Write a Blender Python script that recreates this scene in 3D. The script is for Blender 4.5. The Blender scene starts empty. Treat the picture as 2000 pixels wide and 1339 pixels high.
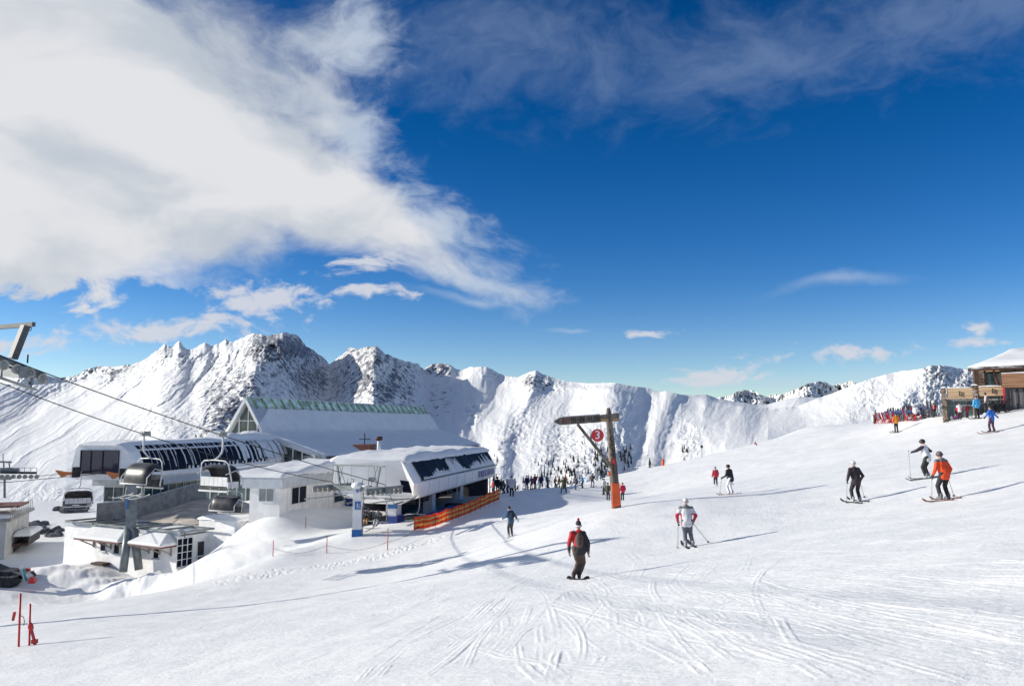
import bpy, bmesh, math, random
import numpy as np
from mathutils import Vector, Matrix, noise as mnoise
random.seed(7)
rng = np.random.RandomState(11)
sc = bpy.context.scene
COL = sc.collection
# ------------------------------------------------------------------ camera
F_PX, W_PX, H_PX = 1525.0, 2000.0, 1339.0
PITCH = math.radians(6.0)
cam_data = bpy.data.cameras.new('camera')
cam_data.sensor_width = 36.0
cam_data.lens = 36.0 * F_PX / W_PX
cam_data.clip_start = 0.1
cam_data.clip_end = 60000.0
cam = bpy.data.objects.new('camera', cam_data)
COL.objects.link(cam)
cam.location = (0, 0, 0)
cam.rotation_euler = (math.radians(90) + PITCH, 0, 0)
sc.camera = cam
# ------------------------------------------------------------------ light and exposure
SUN_EL = math.radians(19.5)
SUN_AZ = math.radians(-86.0)          # measured from +Y (view direction) towards +X
sun_dir = Vector((math.sin(SUN_AZ) * math.cos(SUN_EL), math.cos(SUN_AZ) * math.cos(SUN_EL), math.sin(SUN_EL)))
sun_data = bpy.data.lights.new('sun', 'SUN')
sun_data.energy = 5.0
sun_data.angle = math.radians(0.5)
sun_data.color = (1.0, 0.95, 0.85)
sun = bpy.data.objects.new('sun', sun_data)
COL.objects.link(sun)
sun.rotation_euler = sun_dir.to_track_quat('Z', 'Y').to_euler()
sun.location = sun_dir * 400
sc.view_settings.view_transform = 'Standard'
sc.view_settings.look = 'None'
sc.view_settings.exposure = 0.17
sc.view_settings.gamma = 1.0
sc.view_settings.use_curve_mapping = False
sc.render.film_transparent = False
sc.cycles.use_denoising = True
sc.cycles.max_bounces = 6


def P(px, py, d):
    """Point of the place seen in direction (px, py) at the distance d ahead of the viewer."""
    u = (px - 1000.0) / F_PX
    v = (669.5 - py) / F_PX
    c = math.cos(PITCH) - v * math.sin(PITCH)
    s = math.sin(PITCH) + v * math.cos(PITCH)
    return Vector((u / c * d, d, s / c * d))


def PZ(px, py, z):
    """Point in direction (px, py) that lies at the height z."""
    p = P(px, py, 1.0)
    return p * (z / p.z)


def ray_angles(px, py):
    p = P(px, py, 1.0).normalized()
    return math.atan2(p.x, p.y), math.asin(p.z)


# ------------------------------------------------------------------ world: clear winter sky with clouds
world = bpy.data.worlds.new('World')
sc.world = world
world.use_nodes = True
wt = world.node_tree
wt.nodes.clear()


def N(t, typ, **kw):
    n = t.nodes.new(typ)
    for k, v in kw.items():
        if k == 'inp':
            for i, x in v.items():
                n.inputs[i].default_value = x
        else:
            setattr(n, k, v)
    return n


def math_node(t, op, a, b=None, c=None, clamp=False):
    n = t.nodes.new('ShaderNodeMath')
    n.operation = op
    n.use_clamp = clamp
    for i, x in enumerate((a, b, c)):
        if x is None:
            continue
        if isinstance(x, (int, float)):
            n.inputs[i].default_value = x
        else:
            t.links.new(x, n.inputs[i])
    return n.outputs[0]


def smooth(t, x, lo, hi, tlo=0.0, thi=1.0):
    n = t.nodes.new('ShaderNodeMapRange')
    n.interpolation_type = 'SMOOTHSTEP'
    t.links.new(x, n.inputs[0])
    n.inputs[1].default_value = lo
    n.inputs[2].default_value = hi
    n.inputs[3].default_value = tlo
    n.inputs[4].default_value = thi
    return n.outputs[0]


def build_sky():
    t = wt
    L = t.links.new
    sky = N(t, 'ShaderNodeTexSky')
    sky.sky_type = 'NISHITA'
    sky.sun_disc = False
    sky.sun_elevation = SUN_EL
    sky.sun_rotation = SUN_AZ
    sky.altitude = 2300
    sky.air_density = 1.0
    sky.dust_density = 0.15
    sky.ozone_density = 2.2
    tc = N(t, 'ShaderNodeTexCoord')
    sep = N(t, 'ShaderNodeSeparateXYZ')
    L(tc.outputs['Generated'], sep.inputs[0])
    X, Y, Z = sep.outputs
    az = math_node(t, 'ARCTAN2', X, Y)
    el = math_node(t, 'ARCSINE', Z)
    # noise fields on the sphere of directions
    mp = N(t, 'ShaderNodeMapping')
    mp.inputs['Scale'].default_value = (1, 1, 1.7)
    L(tc.outputs['Generated'], mp.inputs[0])

    def fbm(vec, scale, detail=8, rough=0.55, dist=0.0, off=(0, 0, 0)):
        m = N(t, 'ShaderNodeMapping')
        m.inputs['Location'].default_value = off
        L(vec, m.inputs[0])
        n = N(t, 'ShaderNodeTexNoise')
        n.inputs['Scale'].default_value = scale
        n.inputs['Detail'].default_value = detail
        n.inputs['Roughness'].default_value = rough
        n.inputs['Distortion'].default_value = dist
        L(m.outputs[0], n.inputs['Vector'])
        return n
    warp = fbm(mp.outputs[0], 3.2, 5, 0.5, 0, (3.1, 1.7, 0.4))
    wv = N(t, 'ShaderNodeVectorMath', operation='MULTIPLY_ADD')
    sub = N(t, 'ShaderNodeVectorMath', operation='SUBTRACT')
    L(warp.outputs['Color'], sub.inputs[0])
    sub.inputs[1].default_value = (0.5, 0.5, 0.5)
    L(sub.outputs[0], wv.inputs[0])
    wv.inputs[1].default_value = (0.22, 0.22, 0.22)
    L(mp.outputs[0], wv.inputs[2])
    n_big = fbm(wv.outputs[0], 3.4, 10, 0.56, 0.0, (5.3, 2.2, 0.0)).outputs[0]
    n_mid = fbm(wv.outputs[0], 9.0, 9, 0.58, 0.25, (1.3, 4.2, 2.0)).outputs[0]
    n_fine = fbm(wv.outputs[0], 17.0, 8, 0.6, 0.3, (8.3, 0.2, 1.0)).outputs[0]
    n_xf = fbm(wv.outputs[0], 42.0, 6, 0.62, 0.2, (3.3, 5.2, 4.0)).outputs[0]
    wsep = N(t, 'ShaderNodeSeparateXYZ')
    L(sub.outputs[0], wsep.inputs[0])
    azw = math_node(t, 'MULTIPLY_ADD', wsep.outputs[0], 0.16, az)
    elw = math_node(t, 'MULTIPLY_ADD', wsep.outputs[2], 0.12, el)

    def blob(px, py, rx, ry, rot, soft=1.0, warped=True):
        """smooth ellipse around a direction; value 1 in the middle, 0 at the rim, negative outside"""
        a0, e0 = ray_angles(px, py)
        A, E = (azw, elw) if warped else (az, el)
        da = math_node(t, 'MULTIPLY', math_node(t, 'SUBTRACT', A, a0), math.cos(e0))
        de = math_node(t, 'SUBTRACT', E, e0)
        c, s = math.cos(rot), math.sin(rot)
        kx, ky = F_PX / rx, F_PX / ry
        p = math_node(t, 'ADD', math_node(t, 'MULTIPLY', da, c * kx), math_node(t, 'MULTIPLY', de, s * kx))
        q = math_node(t, 'ADD', math_node(t, 'MULTIPLY', da, -s * ky), math_node(t, 'MULTIPLY', de, c * ky))
        r = math_node(t, 'SQRT', math_node(t, 'ADD', math_node(t, 'MULTIPLY', p, p), math_node(t, 'MULTIPLY', q, q)))
        return math_node(t, 'SUBTRACT', 1.0, r)

    def mx(*a):
        r = a[0]
        for b in a[1:]:
            n = t.nodes.new('ShaderNodeMath')
            n.operation = 'SMOOTH_MAX'
            L(r, n.inputs[0])
            L(b, n.inputs[1])
            n.inputs[2].default_value = 0.15
            r = n.outputs[0]
        return r
    # the great bank of cloud on the left, reaching far out of the view on that side; unseen cover overhead added to lighten shadows
    bank = mx(smooth(t, el, math.radians(30), math.radians(62), -1.6, 0.12), blob(-90, 165, 480, 270, math.radians(-8)),
              blob(270, 262, 380, 195, math.radians(-26)),
              blob(-800, 80, 1000, 400, 0),
              math_node(t, 'MULTIPLY', blob(600, 360, 330, 118, math.radians(-27)), 0.9))
    nb = math_node(t, 'MULTIPLY_ADD', math_node(t, 'SUBTRACT', n_big, 0.5), 0.9,
                   math_node(t, 'MULTIPLY', math_node(t, 'SUBTRACT', n_mid, 0.5), 0.55))
    low = smooth(t, math_node(t, 'MULTIPLY_ADD', math_node(t, 'SUBTRACT', n_mid, 0.5), 0.16, math_node(t, 'MULTIPLY_ADD', math_node(t, 'SUBTRACT', n_big, 0.5), 0.10, elw)), ray_angles(150, 650)[1], ray_angles(150, 560)[1], -1.3, 0.0)
    d_bank = math_node(t, 'ADD', math_node(t, 'ADD', bank, nb), low)
    m_bank = smooth(t, d_bank, -0.10, 0.27)
    # thin outer veil: right flank of the bank and its ragged lower hem
    veil = mx(blob(820, 430, 250, 110, math.radians(-27)), blob(690, 220, 200, 80, math.radians(-40)), blob(690, 50, 110, 80, 0),
              blob(930, 550, 190, 30, math.radians(-3)))
    d_veil = math_node(t, 'ADD', veil, math_node(t, 'MULTIPLY_ADD', math_node(t, 'SUBTRACT', n_fine, 0.5), 1.8,
                                                math_node(t, 'MULTIPLY', math_node(t, 'SUBTRACT', n_mid, 0.5), 1.0)))
    m_veil = smooth(t, d_veil, -0.05, 1.0, 0, 0.85)
    # small clouds low over the ridges
    small = mx(blob(515, 597, 115, 30, 0.05), blob(350, 640, 160, 20, 0.02), blob(1385, 722, 95, 34, 0.12),
               blob(1640, 700, 85, 16, 0.0), blob(720, 530, 62, 26, 0.3), blob(1245, 640, 55, 10, 0.0),
               blob(30, 656, 105, 16, 0.0), blob(1880, 680, 42, 12, 0), blob(1895, 645, 24, 12, 0), blob(700, 602, 60, 11, 0),
               blob(2300, 690, 150, 30, 0), blob(-300, 640, 200, 30, 0))
    d_small = math_node(t, 'ADD', math_node(t, 'MULTIPLY_ADD', math_node(t, 'SUBTRACT', n_xf, 0.5), 3.0, small), math_node(t, 'MULTIPLY_ADD', math_node(t, 'SUBTRACT', n_fine, 0.5), 2.6,
                                                  math_node(t, 'MULTIPLY', math_node(t, 'SUBTRACT', n_mid, 0.5), 0.8)))
    m_small = smooth(t, d_small, -0.15, 0.95, 0, 0.9)
    streak = mx(blob(1620, 568, 190, 20, 0.0), blob(1640, 742, 420, 24, 0.04), blob(1100, 633, 60, 10, 0), blob(900, 585, 160, 16, 0.05))
    d_str = math_node(t, 'ADD', streak, math_node(t, 'MULTIPLY', math_node(t, 'SUBTRACT', n_mid, 0.5), 1.2))
    m_str = smooth(t, d_str, 0.0, 1.3, 0, 0.5)
    # high grey wisps at the top of the view; the same veil covers the sky overhead
    wisp = mx(blob(700, 50, 190, 120, -0.4), blob(960, 110, 420, 130, -0.1), blob(1500, 100, 700, 125, 0.0), blob(1900, 20, 700, 160, 0),
              smooth(t, el, math.radians(27), math.radians(40), -1.5, 0.45))
    d_w = math_node(t, 'ADD', wisp, math_node(t, 'MULTIPLY_ADD', math_node(t, 'SUBTRACT', n_big, 0.5), 1.6,
                                             math_node(t, 'MULTIPLY', math_node(t, 'SUBTRACT', n_fine, 0.5), 1.9)))
    m_w = smooth(t, d_w, 0.05, 1.5, 0, 0.36)
    # sky colour: deeper and more saturated, as at altitude
    hs = N(t, 'ShaderNodeHueSaturation')
    hs.inputs['Hue'].default_value = 0.512
    hs.inputs['Saturation'].default_value = 1.42
    hs.inputs['Value'].default_value = 1.0
    L(sky.outputs[0], hs.inputs['Color'])
    deep = smooth(t, el, math.radians(0), math.radians(32), 1.40, 0.98)
    tint = N(t, 'ShaderNodeMix', data_type='RGBA')
    tint.inputs['B'].default_value = (1.0, 1.0, 1.0, 1)
    L(hs.outputs[0], tint.inputs['A'])
    L(sky.outputs[0], tint.inputs['B'])
    L(smooth(t, el, math.radians(-2), math.radians(11), 0.55, 0.0), tint.inputs['Factor'])
    sc_ = N(t, 'ShaderNodeVectorMath', operation='SCALE')
    L(tint.outputs['Result'], sc_.inputs[0])
    L(deep, sc_.inputs['Scale'])
    # cloud colour: bright with soft grey hollows
    lo_n = fbm(wv.outputs[0], 5.5, 8, 0.52, 0.4, (2.0, 7.7, 3.0)).outputs[0]
    shade = smooth(t, math_node(t, 'MULTIPLY_ADD', d_bank, 0.12, lo_n), 0.36, 0.66)
    cc = N(t, 'ShaderNodeMix', data_type='RGBA')
    cc.inputs['A'].default_value = (5.5, 6.05, 6.8, 1)
    cc.inputs['B'].default_value = (8.0, 8.1, 8.4, 1)
    L(shade, cc.inputs['Factor'])

    def over(base, fac, col):
        m = N(t, 'ShaderNodeMix', data_type='RGBA')
        L(fac, m.inputs['Factor'])
        L(base, m.inputs['A'])
        if isinstance(col, tuple):
            m.inputs['B'].default_value = col
        else:
            L(col, m.inputs['B'])
        return m.outputs['Result']
    c = over(sc_.outputs[0], m_w, (3.3, 4.3, 6.2, 1))
    c = over(c, m_str, (5.6, 6.6, 8.0, 1))
    c = over(c, m_small, (7.0, 7.2, 7.9, 1))
    c = over(c, m_veil, (5.6, 6.5, 7.8, 1))
    c = over(c, m_bank, cc.outputs['Result'])
    bg = N(t, 'ShaderNodeBackground')
    bg.inputs['Strength'].default_value = 0.085
    L(c, bg.inputs['Color'])
    out = N(t, 'ShaderNodeOutputWorld')
    L(bg.outputs[0], out.inputs[0])


build_sky()
# ------------------------------------------------------------------ helpers: tagging, materials, meshes
def tag(o, label=None, cat=None, group=None, kind=None):
    if label: o['label'] = label
    if cat: o['category'] = cat
    if group: o['group'] = group
    if kind: o['kind'] = kind
    return o


def empty(name, loc, label, cat, group=None, rz=0.0):
    o = bpy.data.objects.new(name, None)
    o.empty_display_size = 0.3
    COL.objects.link(o)
    o.location = loc
    o.rotation_euler = (0, 0, rz)
    return tag(o, label, cat, group)


_mats = {}


def mat(name, color, rough=0.6, metal=0.0, var=0.12, scale=6.0, bump=0.0, bscale=30.0, spec=0.5, stretch=(1, 1, 1), emit=None):
    if name in _mats:
        return _mats[name]
    m = bpy.data.materials.new(name)
    m.use_nodes = True
    t = m.node_tree
    b = t.nodes['Principled BSDF']
    b.inputs['Roughness'].default_value = rough
    b.inputs['Metallic'].default_value = metal
    b.inputs['Specular IOR Level'].default_value = spec
    tc = N(t, 'ShaderNodeTexCoord')
    mp = N(t, 'ShaderNodeMapping')
    mp.inputs['Scale'].default_value = stretch
    t.links.new(tc.outputs['Object'], mp.inputs[0])
    n = N(t, 'ShaderNodeTexNoise')
    n.inputs['Scale'].default_value = scale
    n.inputs['Detail'].default_value = 6
    t.links.new(mp.outputs[0], n.inputs['Vector'])
    r = N(t, 'ShaderNodeMix', data_type='RGBA')
    lo = tuple(max(0, c * (1 - var * 1.6)) for c in color) + (1,)
    hi = tuple(min(1, c * (1 + var)) for c in color) + (1,)
    r.inputs['A'].default_value = lo
    r.inputs['B'].default_value = hi
    t.links.new(smooth(t, n.outputs[0], 0.3, 0.7), r.inputs['Factor'])
    t.links.new(r.outputs['Result'], b.inputs['Base Color'])
    if bump:
        n2 = N(t, 'ShaderNodeTexNoise')
        n2.inputs['Scale'].default_value = bscale
        n2.inputs['Detail'].default_value = 5
        t.links.new(mp.outputs[0], n2.inputs['Vector'])
        bp = N(t, 'ShaderNodeBump')
        bp.inputs['Strength'].default_value = bump
        bp.inputs['Distance'].default_value = 0.05
        t.links.new(n2.outputs[0], bp.inputs['Height'])
        t.links.new(bp.outputs[0], b.inputs['Normal'])
    _mats[name] = m
    return m


def mesh_obj(name, verts, faces, material=None, parent=None, origin=None, smooth_shade=False, mats=None, midx=None):
    """one mesh object; verts are given in world metres unless the parent is a prototype at the origin"""
    o0 = Vector(origin) if origin is not None else (parent.location.copy() if parent is not None else Vector((0, 0, 0)))
    if parent is not None and parent.parent is not None:
        o0 = parent.parent.location.copy()
    me = bpy.data.meshes.new(name)
    me.from_pydata([tuple(Vector(v) - o0) for v in verts], [], faces)
    me.update()
    if mats:
        for m in mats:
            me.materials.append(m)
        if midx is not None:
            me.polygons.foreach_set('material_index', midx)
    elif material:
        me.materials.append(material)
    if smooth_shade:
        me.polygons.foreach_set('use_smooth', [True] * len(me.polygons))
    o = bpy.data.objects.new(name, me)
    COL.objects.link(o)
    if parent is not None:
        o.parent = parent
    else:
        o.location = o0
    return o


class MB:
    """collects shapes, then links them as ONE mesh object"""

    def __init__(s):
        s.v, s.f, s.sm = [], [], []

    def poly(s, pts, faces, sm=False):
        n = len(s.v)
        s.v += [Vector(p) for p in pts]
        s.f += [tuple(i + n for i in f) for f in faces]
        s.sm += [sm] * len(faces)
        return s

    def hexa(s, p):
        """p: 8 points, bottom ring 0-3 then top ring 4-7"""
        return s.poly(p, [(3, 2, 1, 0), (4, 5, 6, 7), (0, 1, 5, 4), (1, 2, 6, 5), (2, 3, 7, 6), (3, 0, 4, 7)])

    def box(s, c, size, rz=0.0, M=None):
        c = Vector(c)
        hx, hy, hz = size[0] / 2, size[1] / 2, size[2] / 2
        R = M or Matrix.Rotation(rz, 3, 'Z')
        pts = [c + R @ Vector(q) for q in ((-hx, -hy, -hz), (hx, -hy, -hz), (hx, hy, -hz), (-hx, hy, -hz),
                                            (-hx, -hy, hz), (hx, -hy, hz), (hx, hy, hz), (-hx, hy, hz))]
        return s.hexa(pts)

    def fbox(s, fr, a0, a1, b0, b1, c0, c1):
        return s.hexa([fr(a0, b0, c0), fr(a1, b0, c0), fr(a1, b1, c0), fr(a0, b1, c0),
                       fr(a0, b0, c1), fr(a1, b0, c1), fr(a1, b1, c1), fr(a0, b1, c1)])

    def beam(s, a, b, w, h=None, up=Vector((0, 0, 1))):
        a, b = Vector(a), Vector(b)
        h = h or w
        d = (b - a)
        if d.length < 1e-6: return s
        d.normalize()
        x = d.cross(up)
        if x.length < 1e-3: x = d.cross(Vector((1, 0, 0)))
        x.normalize()
        y = x.cross(d)
        pts = [a + x * i * w / 2 + y * j * h / 2 for i, j in ((-1, -1), (1, -1), (1, 1), (-1, 1))]
        pts += [b + x * i * w / 2 + y * j * h / 2 for i, j in ((-1, -1), (1, -1), (1, 1), (-1, 1))]
        return s.hexa(pts)

    def tube(s, pts, r, n=8, closed=False, cap=True):
        pts = [Vector(p) for p in pts]
        rr = r if isinstance(r, (list, tuple)) else [r] * len(pts)
        base = len(s.v)
        prev = None
        for i, p in enumerate(pts):
            d = (pts[min(i + 1, len(pts) - 1)] - pts[max(i - 1, 0)])
            d.normalize()
            if prev is None:
                x = d.cross(Vector((0, 0, 1)))
                if x.length < 1e-2: x = d.cross(Vector((1, 0, 0)))
            else:
                x = prev - d * prev.dot(d)
            x.normalize()
            prev = x
            y = d.cross(x)
            for k in range(n):
                a = 2 * math.pi * k / n
                s.v.append(p + (x * math.cos(a) + y * math.sin(a)) * rr[i])
        for i in range(len(pts) - 1):
            for k in range(n):
                k2 = (k + 1) % n
                s.f.append((base + i * n + k, base + i * n + k2, base + (i + 1) * n + k2, base + (i + 1) * n + k))
                s.sm.append(True)
        if cap:
            s.f.append(tuple(base + k for k in reversed(range(n))))
            s.f.append(tuple(base + (len(pts) - 1) * n + k for k in range(n)))
            s.sm += [False, False]
        return s

    def disc(s, c, axis, r, th, n=20):
        a = Vector(axis).normalized()
        c = Vector(c)
        return s.tube([c - a * th / 2, c + a * th / 2], r, n)

    def ellip(s, c, r, n=10, m=7, M=None):
        c = Vector(c)
        M = M or Matrix.Identity(3)
        base = len(s.v)
        s.v.append(c + M @ Vector((0, 0, -r[2])))
        for i in range(1, m):
            ph = -math.pi / 2 + math.pi * i / m
            for k in range(n):
                th = 2 * math.pi * k / n
                s.v.append(c + M @ Vector((r[0] * math.cos(ph) * math.cos(th), r[1] * math.cos(ph) * math.sin(th), r[2] * math.sin(ph))))
        s.v.append(c + M @ Vector((0, 0, r[2])))
        top = len(s.v) - 1
        for k in range(n):
            k2 = (k + 1) % n
            s.f.append((base, base + 1 + k2, base + 1 + k)); s.sm.append(True)
            for i in range(m - 2):
                s.f.append((base + 1 + i * n + k, base + 1 + i * n + k2, base + 1 + (i + 1) * n + k2, base + 1 + (i + 1) * n + k)); s.sm.append(True)
            s.f.append((base + 1 + (m - 2) * n + k, base + 1 + (m - 2) * n + k2, top)); s.sm.append(True)
        return s

    def loft(s, rings, caps=True, sm=False):
        base = len(s.v)
        n = len(rings[0])
        for r in rings:
            s.v += [Vector(p) for p in r]
        for i in range(len(rings) - 1):
            for k in range(n):
                k2 = (k + 1) % n
                s.f.append((base + i * n + k, base + i * n + k2, base + (i + 1) * n + k2, base + (i + 1) * n + k)); s.sm.append(sm)
        if caps:
            s.f.append(tuple(base + k for k in reversed(range(n)))); s.sm.append(False)
            s.f.append(tuple(base + (len(rings) - 1) * n + k for k in range(n))); s.sm.append(False)
        return s

    def build(s, name, material, parent=None, label=None, origin=None, bevel=0.0):
        o = mesh_obj(name, s.v, s.f, material, parent, origin)
        o.data.polygons.foreach_set('use_smooth', s.sm)
        bm = bmesh.new()
        bm.from_mesh(o.data)
        bmesh.ops.recalc_face_normals(bm, faces=bm.faces)
        if bevel:
            bmesh.ops.bevel(bm, geom=bm.edges[:], offset=bevel, segments=1, affect='EDGES')
        bm.to_mesh(o.data)
        bm.free()
        if label: o['label'] = label
        return o


def frame(O, u, unit=1.0):
    """local frame of a building: a along u, b to the right of u, c up; unit is the module length in metres"""
    O = Vector(O)
    u = Vector((u[0], u[1], 0)).normalized()
    v = Vector((u.y, -u.x, 0))
    f = lambda a, b, c: O + u * (a * unit) + v * (b * unit) + Vector((0, 0, c * unit))
    f.O, f.u, f.v = O, u, v
    return f


def copy_tree(o, parent=None):
    c = o.copy()
    COL.objects.link(c)
    if parent is not None:
        c.parent = parent
        c.matrix_parent_inverse = o.matrix_parent_inverse.copy()
    for ch in o.children:
        copy_tree(ch, c)
    return c


# numpy noise ---------------------------------------------------------------
_perm = rng.permutation(1024)
_grad = rng.uniform(0, 2 * np.pi, 1024)


def perlin(x, y, seed=0):
    xi = np.floor(x).astype(np.int64)
    yi = np.floor(y).astype(np.int64)
    xf, yf = x - xi, y - yi

    def g(ix, iy, dx, dy):
        h = _perm[(_perm[(ix + seed * 37) & 1023] + iy) & 1023]
        a = _grad[h]
        return np.cos(a) * dx + np.sin(a) * dy
    u = xf ** 3 * (xf * (xf * 6 - 15) + 10)
    v = yf ** 3 * (yf * (yf * 6 - 15) + 10)
    a = g(xi, yi, xf, yf); b = g(xi + 1, yi, xf - 1, yf)
    c = g(xi, yi + 1, xf, yf - 1); d = g(xi + 1, yi + 1, xf - 1, yf - 1)
    return (a + u * (b - a)) * (1 - v) + (c + u * (d - c)) * v


def fbm2(x, y, oct=5, seed=0, gain=0.5, ridged=False):
    s = np.zeros(np.broadcast(x, y).shape)
    amp, tot = 1.0, 0.0
    for i in range(oct):
        n = perlin(x * 2 ** i + 17.3 * i, y * 2 ** i - 9.1 * i, seed + i)
        if ridged:
            n = 0.5 - np.abs(n) * 1.6
        s += amp * n
        tot += amp
        amp *= gain
    return s / tot


def sstep(x, a, b):
    t = np.clip((x - a) / (b - a), 0, 1)
    return t * t * (3 - 2 * t)


# ------------------------------------------------------------------ snow materials
def snow_material(name, track=False, rock=False):
    m = bpy.data.materials.new(name)
    m.use_nodes = True
    t = m.node_tree
    L = t.links.new
    b = t.nodes['Principled BSDF']
    b.inputs['Roughness'].default_value = 0.55
    b.inputs['Specular IOR Level'].default_value = 0.25
    geo = N(t, 'ShaderNodeNewGeometry')
    base = (0.83, 0.845, 0.875, 1)
    n1 = N(t, 'ShaderNodeTexNoise', inp={'Scale': 0.5, 'Detail': 8, 'Roughness': 0.6})
    L(geo.outputs['Position'], n1.inputs['Vector'])
    mixc = N(t, 'ShaderNodeMix', data_type='RGBA')
    mixc.inputs['A'].default_value = (0.80, 0.805, 0.80, 1)
    mixc.inputs['B'].default_value = (0.88, 0.88, 0.862, 1)
    L(smooth(t, n1.outputs[0], 0.35, 0.65), mixc.inputs['Factor'])
    colour = mixc.outputs['Result']
    if rock:
        at = N(t, 'ShaderNodeAttribute', attribute_name='rockiness')
        n2 = N(t, 'ShaderNodeTexNoise', inp={'Scale': rock, 'Detail': 9, 'Roughness': 0.66})
        L(geo.outputs['Position'], n2.inputs['Vector'])
        thr = math_node(t, 'ADD', n2.outputs[0], at.outputs['Fac'])
        rk = smooth(t, thr, 0.86, 0.93)
        n3 = N(t, 'ShaderNodeTexNoise', inp={'Scale': rock * 2.3, 'Detail': 6, 'Roughness': 0.6})
        L(geo.outputs['Position'], n3.inputs['Vector'])
        rc = N(t, 'ShaderNodeMix', data_type='RGBA')
        rc.inputs['A'].default_value = (0.085, 0.095, 0.125, 1)  # both rock tones carry distance haze in their colour
        rc.inputs['B'].default_value = (0.27, 0.275, 0.30, 1)
        L(smooth(t, n3.outputs[0], 0.35, 0.65), rc.inputs['Factor'])
        mm = N(t, 'ShaderNodeMix', data_type='RGBA')
        L(rk, mm.inputs['Factor'])
        L(colour, mm.inputs['A'])
        L(rc.outputs['Result'], mm.inputs['B'])
        colour = mm.outputs['Result']
        bp = N(t, 'ShaderNodeBump')
        bp.inputs['Strength'].default_value = 0.5
        bp.inputs['Distance'].default_value = 8.0
        L(math_node(t, 'MULTIPLY', n2.outputs[0], smooth(t, at.outputs['Fac'], 0.12, 0.34, 0.12, 1.0)), bp.inputs['Height'])
        L(bp.outputs[0], b.inputs['Normal'])
    else:
        n4 = N(t, 'ShaderNodeTexNoise', inp={'Scale': 7.0, 'Detail': 9, 'Roughness': 0.68})
        L(geo.outputs['Position'], n4.inputs['Vector'])
        h = n4.outputs[0]
        if track:
            # scraped piste: fine streaks that run down and across the slope
            def streaks(rz, sx, sy, dist):
                mp = N(t, 'ShaderNodeMapping')
                mp.inputs['Rotation'].default_value = (0, 0, rz)
                mp.inputs['Scale'].default_value = (sx, sy, 0.3)
                L(geo.outputs['Position'], mp.inputs[0])
                nn = N(t, 'ShaderNodeTexNoise', inp={'Scale': 1.0, 'Detail': 5, 'Roughness': 0.55, 'Distortion': dist})
                L(mp.outputs[0], nn.inputs['Vector'])
                return smooth(t, nn.outputs[0], 0.52, 0.66)
            s1 = streaks(0.55, 0.25, 5.5, 0.6)
            s2 = streaks(-0.35, 0.3, 6.0, 0.8)
            s3 = streaks(1.25, 0.35, 4.5, 0.8)
            h = math_node(t, 'ADD', h, math_node(t, 'MULTIPLY', s1, 0.16))
            h = math_node(t, 'ADD', h, math_node(t, 'MULTIPLY', s2, 0.16))
            h = math_node(t, 'ADD', h, math_node(t, 'MULTIPLY', s3, 0.12))
        bp = N(t, 'ShaderNodeBump')
        bp.inputs['Strength'].default_value = 0.42 if track else 0.5
        bp.inputs['Distance'].default_value = 0.09 if track else 0.08
        L(h, bp.inputs['Height'])
        L(bp.outputs[0], b.inputs['Normal'])
    L(colour, b.inputs['Base Color'])
    return m


M_SNOW = snow_material('roof_snow')
M_PISTE = snow_material('piste_snow', track=True)
M_MOUNT = snow_material('mountain_snow', rock=0.075)
M_HILL = snow_material('hill_snow', rock=0.2)

# ------------------------------------------------------------------ the ground: one snow sheet fitted through measured spots
CP = []


def cp(px, py, d): CP.append(tuple(P(px, py, d)))
def cw(x, y, z): CP.append((x, y, z))
def cpz(px, d, z): CP.append((P(px, 830, d).x, d, z))


def plane0(x, y): return -1.7 - 0.14 * y + 0.18 * x


for x in (-12, -4, 0, 4, 12):
    for y in (-8, 0, 8, 16):
        cw(x, y, plane0(x, y))
for x, y in ((-30, -20), (30, -20), (0, -30), (40, 10), (-35, 10), (-60, 20), (60, 20)):
    cw(x, y, plane0(x, y) * 0.9)
for a in ((1129, 1130, 25), (1343, 1067, 30.5), (1845, 975, 30), (1812, 932, 37), (1671, 978, 35), (1427, 963, 48),
          (997, 1047, 48), (1751, 843, 76), (1938, 842, 59), (1909, 815, 67), (1398, 948, 62), (1204, 993, 42),
          (1217, 976, 70), (1186, 976, 74), (37, 1262, 28), (999, 970, 73), (1050, 1002, 65), (1000, 1008, 63), (1095, 992, 64), (1030, 957, 82), (1160, 952, 82), (1100, 962, 76),
          (807, 1042, 60), (975, 978, 78), (900, 1012, 66), (650, 1150, 40), (850, 1100, 44),
          # crest of the piste against the mountains
          (1085, 955, 92), (1130, 945, 94), (1206, 927, 95), (1312, 906, 96), (1371, 892, 96), (1424, 880, 97), (1491, 863, 98),
          (1536, 848, 98), (1572, 835, 98), (1603, 831, 97), (1650, 829, 94), (1704, 828, 88), (1740, 825, 84), (1800, 815, 78), (1850, 808, 76), (1900, 803, 76), (2000, 795, 72),
          (2100, 785, 68), (2250, 765, 66),
          # terrace round the lower station
          (545, 1008, 70), (655, 990, 81), (600, 1025, 70), (697, 1045, 60), (757, 1076, 54), (640, 1080, 56), (533, 1085, 58),
          (700, 1030, 66), (750, 1003, 80), (480, 1010, 78),
          # piste edge above the yard
          (-60, 1192, 50), (0, 1191, 51), (75, 1191, 52), (150, 1189, 53), (225, 1183, 54), (300, 1170, 55), (400, 1147, 57), (470, 1125, 59), (520, 1105, 60),
          # steep bank beside the lower building
          (345, 1121, 66), (420, 1076, 67), (485, 1057, 67), (400, 1120, 62), (500, 1075, 63), (600, 1045, 66)):
    cp(*a)
YARD = -13.9
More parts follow.
